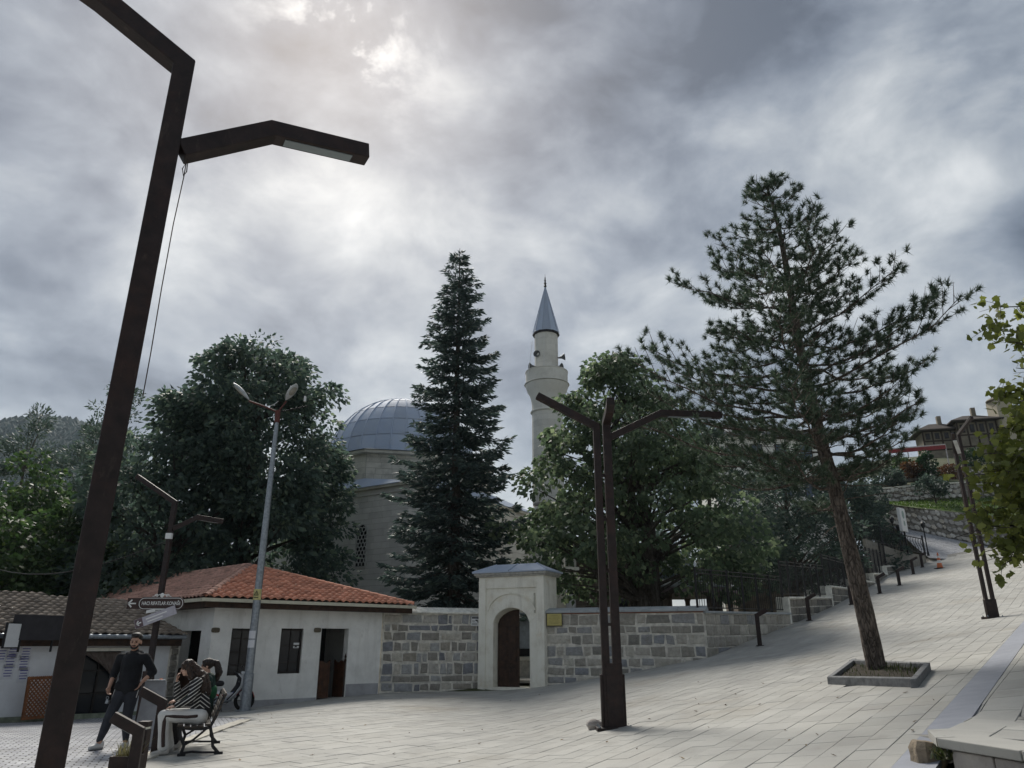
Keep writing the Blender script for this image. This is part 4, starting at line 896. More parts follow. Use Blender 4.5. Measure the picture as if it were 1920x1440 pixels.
# pick the local corner nearest the camera
mi = Matrix.Rotation(-MROT, 2)
def ashlar(parent, o, al, up, out, L_, Hh, bw, bh, m, limit, seed, proud=.018, skip=None, ind=0):
    """courses of flat ashlar blocks on a face; biggest-in-view ones single, rest as one part"""
    rr = random.Random(seed); rest = MB(); o, al, up, out = Vector(o), Vector(al), Vector(up), Vector(out); cells = []; z = 0; j = 0
    while z < Hh-.02:
        h = min(bh*rr.uniform(.9, 1.12), Hh-z); s = -rr.uniform(0, bw)
        while s < L_:
            w_ = bw*rr.choice((.6, .8, 1., 1.25)); a, b = max(0, s), min(L_, s+w_)
            if b-a > .06 and not (skip and skip((a+b)/2, z+h/2, a, b, z, z+h)): cells.append((a, b, z, z+h))
            s += w_
        z += h
    cells.sort(key=lambda c: -(c[1]-c[0])*(c[3]-c[2]))
    for k, (a, b, z0, z1) in enumerate(cells):
        g = .009; pr = proud*rr.uniform(.7, 1.2); q = [al*(a+g)+up*(z0+g), al*(b-g)+up*(z0+g), al*(b-g)+up*(z1-g), al*(a+g)+up*(z1-g)]
        vs = [p for p in q]+[p+out*pr for p in q]; fs = [(i, (i+1) % 4, 4+(i+1) % 4, 4+i) for i in range(4)]+[(4, 5, 6, 7)]
        if k < limit:
            c = sum(q, Vector())/4; b_ = MB(); b_.add([v-c for v in vs], fs); obj('ashlar_block', b_.mesh('ashlar_block', m), parent, o+c)
        else: rest.add([v+o for v in vs], fs)
    if rest.v: tag(rest.build('ashlar_field', m, parent), kind='stuff')
core = MB(); core.bbox((-HS, -HS, -1), (HS, HS, ZC)); core.build('core', m_ashj, mq)
# the two faces seen from the plaza
normals = [Vector((1, 0, 0)), Vector((0, 1, 0)), Vector((-1, 0, 0)), Vector((0, -1, 0))]
rot3 = Matrix.Rotation(MROT, 3, 'Z'); tocam = (Vector((0, 0, 0))-Vector((MC.x, MC.y, 0))).normalized()
vis = sorted(normals, key=lambda n: -(rot3 @ n).dot(tocam))[:2]
m_grille = mat('white stone grille', (.52, .52, .50), .8)
def pointed(w_, hs, rise, n=8):
    pts = [(-w_/2, 0), (w_/2, 0), (w_/2, hs)]
    for k in range(1, n): t = k/n; pts.append((w_/2*math.cos(t*math.pi/2*1.0) if t < 1 else 0, hs+rise*math.sin(t*math.pi/2)**.85))
    pts.append((0, hs+rise))
    pts += [(-x, z) for x, z in pts[-2:2:-1]]+[(-w_/2, hs)]
    return pts
def lattice_window(parent, c, al, up, out, w_, hs, rise):
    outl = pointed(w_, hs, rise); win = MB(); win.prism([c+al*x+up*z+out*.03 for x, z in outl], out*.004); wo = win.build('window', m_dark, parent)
    fr_ = MB(); ol2 = pointed(w_+.22, hs+.02, rise+.10); n = len(outl)
    A = [c+al*x+up*(z-.06) for x, z in ol2]; B = [c+al*x+up*z for x, z in outl]
    fr_.add([p+out*.06 for p in A]+[p+out*.06 for p in B]+[p for p in A]+[p for p in B], [(i, (i+1) % n, n+(i+1) % n, n+i) for i in range(n)]+[(2*n+i, 2*n+(i+1) % n, (i+1) % n, i) for i in range(n)]+[(n+i, n+(i+1) % n, 3*n+(i+1) % n, 3*n+i) for i in range(n)])
    fr_.build('frame', m_grille, wo)
    gr_ = MB(); st = .25; rows = int((hs+rise)/(st*.86))+1
    def ins(x, z):
        if z < .02 or z > hs+rise: return False
        lim = w_/2 if z < hs else w_/2*math.sqrt(max(0, 1-((z-hs)/rise)**2)); return abs(x) < lim+.02
    for j in range(rows+1):          # hexagon net
        for i in range(-3, 4):
            cx, cz = (i+.5*(j % 2))*st, j*st*.86+.1
            for k in range(6):
                a0, a1 = math.pi/6+k*math.pi/3, math.pi/6+(k+1)*math.pi/3; r_ = st/math.sqrt(3)
                p0, p1 = (cx+r_*math.cos(a0), cz+r_*math.sin(a0)), (cx+r_*math.cos(a1), cz+r_*math.sin(a1))
                if k < 3 and ins(*p0) and ins(*p1): gr_.bar(c+al*p0[0]+up*p0[1]+out*.045, c+al*p1[0]+up*p1[1]+out*.045, .05, .04, up=out)
    gr_.build('grille', m_grille, wo)
UP = Vector((0, 0, 1))
for n in vis:
    al = Vector((-n.y, n.x, 0)); wn = rot3 @ n; o = n*HS-al*HS
    # window places: measured along the wall from where sight lines cross it
    left = (rot3 @ al)
    P0 = (rot3 @ o)+MC; wins = []
    lst = [(676, 1062)] if (rot3 @ n).x < 0 else [(877, 1062)]
    for u, v in lst:
        s = s_on(P0.xy, left.xy, u, v); dep = (P0.xy+left.xy*s).y; z = at(u, v, dep).z-MC.z; wins.append((s, z))
    def skip(sc, zc, a, b, z0, z1): return any(abs(sc-s) < .62 and z-.2 < zc < z+2.75 for s, z in wins)
    ashlar(mq, o, al, UP, n, 2*HS, ZC, .85, .33, m_ash, 150, 5)
    for s, z in wins: lattice_window(mq, o+al*s+UP*z+n*.012, al, UP, n, .72, 1.75, .55)
    # string course below the eaves
    MB().prism([o+UP*(ZC-.32), o+al*2*HS+UP*(ZC-.32), o+al*2*HS+n*.10+UP*(ZC-.32), o+n*.10+UP*(ZC-.32)], UP*.12).build('string_course', m_ash, mq)
ev = MB(); ev.bbox((-HS-.28, -HS-.28, ZC), (HS+.28, HS+.28, ZC+.16)); ev.build('eaves', m_ashw, mq)
# drum and roof skirt
RD = 6.35; ZD = 12.2; oct_ = [(RD*math.cos(math.pi/8+k*math.pi/4), RD*math.sin(math.pi/8+k*math.pi/4)) for k in range(8)]
sk = MB(); sq = [(-HS-.34, -HS-.34), (HS+.34, -HS-.34), (HS+.34, HS+.34), (-HS-.34, HS+.34)]
for k in range(4):        # lead skirts rising from each corner of the cube to the drum
    a = Vector((*sq[k], ZC+.165)); b = Vector((*sq[(k+1) % 4], ZC+.165)); 
    i0 = min(range(8), key=lambda i: (Vector(oct_[i])-Vector(sq[k])).length)
    near = sorted(range(8), key=lambda i: (Vector(oct_[i])-Vector(sq[k])).length)[:2]
    p, q = [Vector((*oct_[i], ZC+.95)) for i in near]
    m_ = MB(); m_.add([a, p, q], [(0, 1, 2)]); m_.build('corner_skirt', m_lead, mq)
    near2 = sorted(range(8), key=lambda i: (Vector(oct_[i])-(Vector(sq[k])+Vector(sq[(k+1) % 4]))/2).length)[:2]
    p2, q2 = [Vector((*oct_[i], ZC+.95)) for i in near2]
    if (p2-a).length > (q2-a).length: p2, q2 = q2, p2
    m_ = MB(); m_.add([a, b, q2, p2], [(0, 1, 2, 3)]); m_.build('roof_skirt', m_lead, mq)
edge_ = MB(); edge_.bbox((-HS-.36, -HS-.36, ZC+.13), (HS+.36, HS+.36, ZC+.163)); edge_.build('skirt_edge', m_lead, mq)
dr = MB(); dr.prism([(x*.985, y*.985, ZC) for x, y in oct_], (0, 0, ZD-ZC)); dr.build('drum_core', m_ashj, mq)
for k in range(8):
    a, b = Vector((*oct_[k], 0)), Vector((*oct_[(k+1) % 8], 0)); n = ((a+b)/2).normalized()
    if (rot3 @ n).dot(tocam) < .1: continue
    al = (b-a).normalized(); ashlar(mq, a*.985+UP*(ZC+.9)+n*.01, al, UP, n, (b-a).length*.985, ZD-ZC-.9, .8, .36, m_ashw, 40, 30+k)
dc = MB(); o1 = [(x*1.045, y*1.045) for x, y in oct_]; dc.prism([(x, y, ZD) for x, y in o1], (0, 0, .20)); bevel(dc.build('drum_cornice', m_ashw, mq), .04, 2)
dl = MB(); o2 = [(x*1.06, y*1.06, ZD+.203) for x, y in oct_]; o3 = [(x*.80, y*.80, ZD+.62) for x, y in oct_]
dl.add(o2+o3, [(i, (i+1) % 8, 8+(i+1) % 8, 8+i) for i in range(8)]+[tuple(range(8, 16))]); dl.build('drum_roof', mat('pale lead', (.36, .40, .44), .6, nscale=2, var=.1), mq)
# dome: single lead sheets with raised seams between them
RB, RISE, Z0 = 5.05, 4.9, ZD+.32; NS = 32; ROWS = 6
dome = thing('dome', None, None); dome.parent = mq; dome.location = (0, 0, Z0)
def dpt(a, t, off=0): return Vector(((RB+off)*math.cos(t)*math.cos(a), (RB+off)*math.cos(t)*math.sin(a), (RISE+off)*math.sin(t)))
inner = MB(); inner.lathe((0, 0, 0), [((RB-.05)*math.cos(t), (RISE-.05)*math.sin(t)) for t in [k/12*math.pi/2*.985 for k in range(13)]], 48); inner.build('dome_shell', m_lead, dome, smooth=True)
for i in range(NS):
    a0, a1 = 2*math.pi*i/NS, 2*math.pi*(i+1)/NS; am = (a0+a1)/2
    seen = (rot3 @ Vector((math.cos(am), math.sin(am), 0))).dot(tocam) > -.35
    if not seen: continue
    for j in range(ROWS):
        t0, t1 = j/ROWS*math.pi/2, (j+1)/ROWS*math.pi/2*(.99 if j == ROWS-1 else 1); g = .006; b_ = MB(); vs = []; m2 = 3
        for jj in range(m2+1):
            for ii in range(2): 
                vs.append(dpt(a0+(a1-a0)*(.03+.94*ii), t0+(t1-t0)*jj/m2-(g if jj == m2 else 0), .018 if jj else .03))
        b_.add(vs, [(2*r_, 2*r_+1, 2*r_+3, 2*r_+2) for r_ in range(m2)]+[(0, 1, 1, 0)][:0]); c = vs[2]
        b_.v = [tuple(Vector(v)-c) for v in b_.v]; obj('lead_sheet', b_.mesh('lead_sheet', m_lead, True), dome, c)
    sm2 = MB(); sm2.tube([dpt(a0, t/10*math.pi/2*.985, .03) for t in range(11)], .045, 6); smooth_angle(sm2.build('seam', m_lead, dome))
# ---------------------------------------------------------------- minaret
MM = at(1030, 1000, 45.0); MM = Vector((MM.x, MM.y, .3))
mn = thing('minaret', 'slender white stone minaret with a conical blue lead cap', 'minaret', MM)
m_min = mat('white minaret stone', (.70, .69, .64), .9, col2=(.63, .615, .56), nscale=.9, rnd=.05, wear=((.36, .35, .32), .45, 1.1), bump=.2, bscale=10)
def zz(v): return at(1022, v, 45.0).z-.3
z_b0, z_b1, z_t, z_a = zz(752), zz(724), zz(699), zz(630)
bs = MB(); bs.box((0, 0, 3.2), (2.5, 2.4, 8.4)); bs.build('base', m_ashw, mn); tr_ = MB(); tr_.lathe((0, 0, 0), [(1.5, 7.39), (1.0, 9.2)], 12); tr_.build('base_taper', m_min, mn)
NSG = 16
for k in range(18):                      # drums of the shaft
    za, zb = 9.4+(z_b0-9.4)*k/18+.006, 9.4+(z_b0-9.4)*(k+1)/18-.006; d_ = MB(); d_.lathe((0, 0, 0), [(.985, za), (.985, zb)], NSG); d_.build('shaft_course', m_min, mn, smooth=False)
MB().lathe((0, 0, 0), [(.97, 9.3), (.97, z_t)], NSG).build('shaft_core', m_ashj, mn)
smooth_angle(MB().lathe((0, 0, 0), [(1.0, zz(774)-.08), (1.08, zz(774)-.03), (1.08, zz(774)+.03), (1.0, zz(774)+.08)], 24).build('ring_moulding', m_min, mn), 50)
smooth_angle(MB().lathe((0, 0, 0), [(.99, z_b0-.25), (1.02, z_b0), (1.12, z_b0+.35), (1.28, z_b0+.62), (1.38, z_b1-.1), (1.40, z_b1)], 24).build('corbel', m_min, mn), 50)
smooth_angle(MB().lathe((0, 0, 0), [(1.36, z_b1+.002), (1.47, z_b1+.05), (1.36, z_b1+.13), (1.37, z_t-.08), (1.40, z_t-.05), (1.40, z_t), (1.25, z_t)], 24).build('balcony', m_min, mn), 35)
for k in range(7):
    za, zb = z_t-.3+(z_a-z_t+.3)*k/7+.005, z_t-.3+(z_a-z_t+.3)*(k+1)/7-.005; MB().lathe((0, 0, 0), [(.77, za), (.77, zb)], NSG).build('upper_course', m_min, mn)
MB().lathe((0, 0, 0), [(.755, z_t-.4), (.755, z_a)], NSG).build('upper_core', m_ashj, mn)
cp = thing('cap', None, None); cp.parent = mn; z_p = zz(536)
MB().lathe((0, 0, 0), [(.79, z_a-.0), (.90, z_a+.02), (.90, z_a+.12)], 12).build('eave_ring', m_iron, cp)
n = 10
for k in range(n):
    a0, a1 = 2*math.pi*k/n, 2*math.pi*(k+1)/n; b_ = MB(); r0 = .875; p0, p1, tpp = Vector((r0*math.cos(a0), r0*math.sin(a0), z_a+.121)), Vector((r0*math.cos(a1), r0*math.sin(a1), z_a+.121)), Vector((0, 0, z_p))
    b_.add([p0, p1, tpp, Vector((0, 0, z_a+.121))], [(0, 1, 2), (0, 3, 1)]); b_.build('lead_sheet', m_lead, cp); MB().bar(p0*1.005, tpp, .035, .03).build('seam', m_lead, cp)
smooth_angle(MB().lathe((0, 0, z_p-.12), [(.06, 0), (.11, .1), (.05, .2), (.10, .3), (.04, .42), (.075, .52), (.03, .62), (.05, .7), (.012, .8), (.01, 1.0)], 10).build('finial', mat('dark bronze', (.035, .033, .03), .5, metal=.5), cp), 50)
m_horn = mat('grey loudspeaker', (.10, .105, .11), .5)
for k, (u, v, ax) in enumerate(((1008, 665, (-.35, -.9, .0)), (1053, 670, (.95, -.3, .05)), (998, 687, (-.95, -.3, .0)), (1049, 688, (.9, -.5, 0)))):
    p = at(u, v, 44.6); hd = thing('horn', None, None, p-Vector(MM)); hd.parent = mn; hd.name = 'loudspeaker'; q = Vector(ax).normalized().to_track_quat('Z', 'Y'); hd.rotation_mode = 'QUATERNION'; hd.rotation_quaternion = q
    smooth_angle(MB().lathe((0, 0, 0), [(.05, -.22), (.07, -.1), (.10, .02), (.22, .18), (.23, .2), (.20, .19), (.02, .0)], 16).build('bell', m_horn, hd)); MB().bar((0, 0, -.2), (0, 0, -.45), .04).build('bracket', m_horn, hd)
for a, b in ((at(998, 640, 44.4), at(991, 700, 44.2)), (at(1020, 625, 44.15), at(1020, 697, 44.15))): MB().tube([Vector(a)-MM, Vector(b)-MM], .014, 5).build('cable', m_signw, mn)
# ---------------------------------------------------------------- porch at the right of the mosque
m_brn = mat('brown porch stone', (.16, .13, .105), .9, nscale=2.5, var=.25, rnd=.14, bump=.5)
pw = thing('mosque_porch', 'brown stone porch of the mosque with a white column and iron ties', 'porch', (4.6, 41.4, .3))
PW = MB(); PW.bbox((-1.6, .9, 0), (4.2, 1.3, 6.4)); PW.build('core', m_ashj, pw)
ashlar(pw, (-1.6, .9, 0), (1, 0, 0), UP, (0, -1, 0), 5.8, 6.4, .7, .34, m_brn, 60, 77, proud=.03)
cx_ = at(1070, 1100, 40.3); cx_ = Vector((cx_.x-pw.location.x, cx_.y-pw.location.y, 0)); zc_ = lambda v: at(1070, v, 40.3).z-.3
smooth_angle(MB().lathe(cx_, [(.30, 0), (.30, .2), (.255, .3), (.245, zc_(1094))], 20).build('column', mat('white marble', (.62, .63, .64), .5, nscale=2, var=.08), pw), 50)
for v in (1092, 1113): smooth_angle(MB().lathe(cx_, [(.25, zc_(v)-.05), (.275, zc_(v)-.05), (.275, zc_(v)+.05), (.25, zc_(v)+.05)], 20).build('iron_band', m_iron, pw))
MB().lathe(cx_, [(.25, zc_(1091)), (.33, zc_(1084)), (.46, zc_(1074)), (.50, zc_(1069)), (.50, zc_(1064))], 8, math.pi/8).build('capital', m_lime, pw)
aw = MB(); aw.box(cx_+UP*(zc_(1035)), (.62, .5, zc_(1008)-zc_(1062))); aw.build('arch_spring', m_ashw, pw)
for v in (1067, 1082): MB().bar(cx_+UP*zc_(v), cx_+Vector((3.2, .2, zc_(v)-.25)), .05).build('iron_tie', m_iron, pw)
for x in (1.2, 2.9):
    wd = MB(); wd.bbox((x, .78, 3.2), (x+.75, .86, 5.2)); wo = wd.build('window', m_dwood, pw); MB().bbox((x+.1, .76, 3.3), (x+.65, .779, 5.1)).build('pane', m_glass, wo)
MB().bbox((-1.7, -.7, 6.4), (4.4, 1.5, 6.55)).build('roof', m_lead, pw)
# ---------------------------------------------------------------- fountain pavilion
fpv = at(1272, 1112, 35.5); fp = thing('fountain_pavilion', 'low octagonal fountain pavilion with two tier blue lead roof', 'pavilion', (fpv.x, fpv.y, .3))
ze = fpv.z-.3
for k in range(8):
    a = math.pi/8+k*math.pi/4; smooth_angle(MB().lathe((2.3*math.cos(a), 2.3*math.sin(a), 0), [(.14, 0), (.12, .2), (.12, ze-.3), (.2, ze-.05)], 10).build('column', m_brn, fp))
def octroof(nm, r0, z0, r1, z1, m):
    for k in range(8):
        a0, a1 = math.pi/8+k*math.pi/4, math.pi/8+(k+1)*math.pi/4; f = lambda a, r, z: (r*math.cos(a), r*math.sin(a), z)
        MB().add([f(a0, r0, z0), f(a1, r0, z0), f(a1, r1, z1), f(a0, r1, z1), f(a0, r0, z0-.05), f(a1, r0, z0-.05)], [(0, 1, 2, 3), (4, 5, 1, 0)]).build(nm, m, fp)
octroof('roof_sheet', 3.1, ze+.13, 1.25, ze+.62, mat('pale lead', (.36, .40, .44))); octroof('upper_roof_sheet', 1.35, ze+1.0, .05, ze+2.0, m_lead)
MB().lathe((0, 0, 0), [(1.2, ze+.55), (1.2, ze+1.0)], 8, math.pi/8).build('lantern', m_lead, fp)
MB().lathe((0, 0, 0), [(3.05, ze-.14), (3.05, ze+.078)], 8, math.pi/8).build('eave_board', mat('mauve eave board', (.26, .21, .22), .7), fp); MB().lathe((0, 0, 0), [(1.2, 0), (1.2, 1.0)], 8, math.pi/8).build('basin', m_brn, fp)
# ================================================================== STREET LAMPS
m_led = mat('lamp lens', (.20, .235, .25), .25, var=.05)
def arm_lamp(label, base, poles, arms, w=.13, plates=(), group='brown steel plaza lamps', facing=None):
    """poles: (x, y, height, [extra points]); arms: list of point lists; all local to the base"""
    t = thing('plaza_lamp', label, 'street lamp', base, 0, group)
    for pts in poles:
        pts = [Vector(p) for p in pts]; d = pts[-1]-pts[0]; side = Vector((0, 1, 0)) if abs((pts[-1]-pts[-2]).x) >= abs((pts[-1]-pts[-2]).y) else Vector((1, 0, 0))
        side = facing or side; m_ = MB(); m_.path(pts, w, w, side); bevel(m_.build('pole', m_corten, t), .008, 2)
    for pts, lens in arms:
        pts = [Vector(p) for p in pts]; seg = pts[-1]-pts[-2]; side = Vector((-seg.y, seg.x, 0)).normalized(); m_ = MB(); m_.path(pts, w*.95, w*.95, side); a = m_.build('arm', m_corten, t); bevel(a, .008, 2)
        if lens:
            p0, p1 = pts[-2].lerp(pts[-1], .12), pts[-2].lerp(pts[-1], .82); dn = seg.normalized().cross(side); dn = dn if dn.z < 0 else -dn
            MB().bar(p0+dn*w*.485, p1+dn*w*.485, w*.6, .012, up=dn).build('lens', m_led, a)
    if plates:
        lo_, hi_ = [min(p[0][i] for p in plates) for i in (0, 1)], [max(p[1][i] for p in plates) for i in (0, 1)]
        MB().bbox((lo_[0]-.09, lo_[1]-.09, -.06), (hi_[0]+.09, hi_[1]+.09, .018)).build('base_plate', m_corten, t)
        for bx in (lo_[0]-.05, hi_[0]+.05):
            for by in (lo_[1]-.05, hi_[1]+.05): MB().lathe((bx, by, .018), [(.022, 0), (.022, .022), (.012, .023), (.012, .045)], 6).build('anchor_bolt', m_galv, t)
    for lo, hi in plates: bevel(MB().bbox(lo, hi).build('base_sleeve', m_corten, t), .008, 1)
    return t
# near lamp at the left edge
nb = Vector((-2.49, 4.42, 0)); nb.z = G(nb.x, nb.y)
nal = Vector((.871, .491)); nsd = Vector((-.491, .871, 0))
def nl(u, v, D): return at(u, v, nb.y+nal.y*s_on(nb.xy, nal, u, v)+(D-4.42))-nb
k0 = at(345, 122, 4.42)-nb
near = arm_lamp('tall brown steel lamp nearest the camera, its upper arm leaving the picture', nb,
    [[(0, 0, 0), (k0.x, 0, k0.z-.02), nl(190, 0, 4.42), nl(80, -80, 4.42)]],
    [([nl(338, 285, 4.42), nl(510, 248, 4.42), nl(688, 290, 4.42)], True)], .142, [((-.13, -.13, 0), (.13, .13, .5))], facing=nsd)
pts = [nl(352, 300, 4.34), nl(350, 322, 4.34), nl(344, 330, 4.34), nl(342, 316, 4.34), nl(349, 306, 4.34), nl(345, 330, 4.34)]
MB().tube(pts, .004, 5).build('cable_loop', m_wood, near)
MB().tube([nl(345, 330, 4.34), nl(325, 420, 4.34), nl(303, 540, 4.33), nl(283, 660, 4.33), nl(268, 742, 4.33)], .0035, 5).build('cable', m_wood, near)
# centre lamp
cb_ = gnd(1146, 1366); D0 = cb_.y
def cl_(u, v, D=None): return at(u, v, D or D0)-cb_
kz = cl_(1118, 800).z; lx = cl_(1118, 800).x; rx = cl_(1137, 800).x
ctr = arm_lamp('brown steel lamp with three bent arms in the middle of the plaza', cb_,
    [[(lx+.0, .0, 0), (lx, 0, kz), cl_(1007, 742)]],
    [([(rx+.02, 0, cl_(1140, 822).z), cl_(1238, 775), cl_(1352, 779, D0+.25)], True)], .128,
    [((lx-.105, -.08, 0), (lx-.066, .05, cl_(1120, 1264).z)), ((lx-.012, -.078, 0), (rx+.076, .076, cl_(1130, 1243).z)), ((rx+.077, -.05, 0), (rx+.115, .06, cl_(1160, 1264).z))])
m_ = MB(); m_.path([(rx, 0, 0), (rx, 0, kz+.08), cl_(1143, 768, D0-.45), cl_(1145, 752, D0-.95)], .145, .145, (1, 0, 0)); bevel(m_.build('pole', m_corten, ctr), .008, 2)
a_, b_ = cl_(1143, 768, D0-.45), cl_(1145, 752, D0-.95); MB().bar(a_.lerp(b_, .2)-Vector((0, 0, .062)), a_.lerp(b_, .85)-Vector((0, 0, .062)), .07, .01).build('lens', mat('bright lens', (.55, .56, .55), .3), ctr)
for z in (1.6, 2.5, 3.4, 4.2): MB().bbox((lx+.05, -.03, z), (rx-.05, .03, z+.05)).build('spacer', m_corten, ctr)
# right lamp
rb_ = gnd(1864, 1158); D1 = rb_.y
def rl_(u, v, D=None): return at(u, v, D or D1)-rb_
x1, x2 = -.13, .07; kz1, kz2 = rl_(1797, 850).z, rl_(1812, 815).z
rgt = arm_lamp('brown steel twin pole lamp beside the grey stone band', rb_,
    [[(x1, 0, 0), (x1, 0, kz1), rl_(1786, 812, D1-.5)], [(x2, 0, 0), (x2, 0, kz2), rl_(1822, 782, D1-.7)]],
    [], .092, [((-.19, -.06, 0), (.13, .06, .5))])
MB().bar(rl_(1790, 826, D1-.45), rl_(1799, 850, D1-.1), .10, .02).build('lens', mat('bright lens', (.55, .56, .55)), rgt)
# lamp with the signs, behind the standing man
sb0 = at(300, 1340, 20.4); sb0 = Vector((sb0.x-.17, 20.4, 0)); sb0.x = at(310, 1060, 20.4).x; sb0.z = G(sb0.x, sb0.y)
def sl_(u, v, D=20.4): return at(u, v, D)-sb0
kzs = sl_(330, 942).z
sgl = arm_lamp('brown steel lamp carrying two direction signs by the tea house', sb0,
    [[(0, 0, 0), (0, 0, kzs), sl_(257, 893)]], [([(.04, 0, sl_(320, 992).z), sl_(370, 970), sl_(418, 978, 20.8)], True)], .13, [((-.12, -.1, 0), (.12, .1, 1.2))])
MB().box(sl_(320, 1006)-Vector((0, .1, 0)), (.16, .1, .15)).build('junction_box', m_signw, sgl)
c0, c1 = sl_(318, 1013), Vector((-19, 24, 5.0))-sb0
tag(MB().tube([sb0+c0.lerp(c1, t)-Vector((0, 0, 1.1*math.sin(math.pi*t))) for t in [k/14 for k in range(15)]], .013, 5).build('overhead_wire', m_iron), 'thin black wire running from the sign lamp to the left edge', 'wire')
# signs
m_brsign = mat('brown sign', (.045, .024, .020), .5, var=.05); m_let = mat('white lettering', (.72, .72, .70), .6, var=.02)
s1c = at(291, 1131.5, 20.25); s1 = thing('direction_sign', 'brown direction sign with white lettering and scrolls on the lamp', 'sign', s1c)
pxm = 20.25*1.05/F_PX
def rr_poly(w, h, r_, n=6):
    out = []
    for cx, cz, a0 in ((w/2-r_, h/2-r_, 0), (-w/2+r_, h/2-r_, 90), (-w/2+r_, -h/2+r_, 180), (w/2-r_, -h/2+r_, 270)):
        for k in range(n+1): a = R(a0+90*k/n); out.append((cx+r_*math.cos(a), cz+r_*math.sin(a)))
    return out
SW, SH = 78*pxm, 22*pxm; ox = 10*pxm
MB().prism([(x+ox, 0, z) for x, z in rr_poly(SW, SH, SH*.48)], (0, .03, 0)).build('panel', m_brsign, s1)
ptsr = rr_poly(SW*.955, SH*.80, SH*.38); MB().tube([(x+ox, -.004, z) for x, z in ptsr+ptsr[:1]], .009, 4).build('border', m_let, s1)
MB().prism([(-48*pxm, 0, -9*pxm), (-26*pxm, 0, -9*pxm), (-26*pxm, 0, 9*pxm), (-48*pxm, 0, 9*pxm)], (0, .025, 0)).build('arrow_panel', m_brsign, s1)
ar = MB(); ar.bar((-46*pxm, -.004, 0), (-33*pxm, -.004, 0), .035, .012, up=(0, 1, 0)); ar.bar((-46*pxm, -.004, 0), (-40*pxm, -.004, 6*pxm), .035, .012, up=(0, 1, 0)); ar.bar((-46*pxm, -.004, 0), (-40*pxm, -.004, -6*pxm), .035, .012, up=(0, 1, 0)); ar.build('arrow', m_let, s1)
text('lettering', 'HACI RIFATLAR KONAĞI', 8.2*pxm, m_let, s1, (ox, -.006, 0), (R(90), 0, 0), .003, bold=.012).scale = (.72, 1, 1)
rb2 = MB(); n = 14; vs = []
for k in range(n+1):
    t = -1+2*k/n; vs += [(ox+t*23*pxm, -.014, -11.5*pxm+3*pxm*(1-t*t)), (ox+t*23*pxm, -.014, -16.5*pxm+3*pxm*(1-t*t))]
rb2.add(vs, [(2*k, 2*k+1, 2*k+3, 2*k+2) for k in range(n)]); rbo = rb2.build('ribbon', m_let, s1); so2 = rbo.modifiers.new('s', 'SOLIDIFY'); so2.thickness = .01
text('ribbon_lettering', 'RESTORAN', 2.9*pxm, m_brsign, s1, (ox, -.022, -11.6*pxm), (R(90), 0, 0), .002)
sc_ = MB()
for sg in (-1, 1):
    sc_.tube([(ox+sg*r_*math.cos(a)+sg*9*pxm, -.004, 12.5*pxm+r_*math.sin(a)) for a, r_ in [(k/9*5.2, .055*(1-k/12)) for k in range(10)]], .010, 5)
sc_.ell((ox, -.004, 13.5*pxm), (.055, .02, .06)); sc_.tube([(ox-16*pxm, -.004, 11.3*pxm), (ox-6*pxm, -.004, 14*pxm), (ox, -.004, 16*pxm), (ox+6*pxm, -.004, 14*pxm), (ox+16*pxm, -.004, 11.3*pxm)], .010, 5); sc_.tube([(ox-8*pxm, -.004, -15*pxm), (ox, -.004, -20.5*pxm), (ox+8*pxm, -.004, -15*pxm)], .012, 5); sc_.build('scrollwork', m_let, s1, smooth=True)
s2c = at(291.5, 1157, 20.2); s2 = thing('direction_sign', 'faded purple grey direction sign hanging crooked below the brown one', 'sign', s2c); s2.rotation_euler = (0, R(-21), 0)
MB().box((0, 0, 0), (70*pxm, .02, 15*pxm)).build('panel', mat('faded sign', (.36, .34, .38), .6, col2=(.46, .45, .50), nscale=6), s2)
MB().box((-28*pxm, -.012, 0), (13*pxm, .004, 14.4*pxm)).build('arrow_panel', mat('plum sign', (.13, .09, .10), .6), s2)
ar = MB(); ar.bar((-32*pxm, -.017, 0), (-24*pxm, -.017, 0), .03, .008, up=(0, 1, 0)); ar.bar((-32*pxm, -.017, 0), (-28*pxm, -.017, 4*pxm), .03, .008, up=(0, 1, 0)); ar.bar((-32*pxm, -.017, 0), (-28*pxm, -.017, -4*pxm), .03, .008, up=(0, 1, 0)); ar.build('arrow', m_let, s2)
for j, (x0, x1) in enumerate(((-16, 20), (-14, 12))): MB().box(((x0+x1)/2*pxm, -.0115, (2.2-5*j)*pxm), ((x1-x0)*pxm, .003, 2.0*pxm)).build('worn_lettering', m_let, s2)
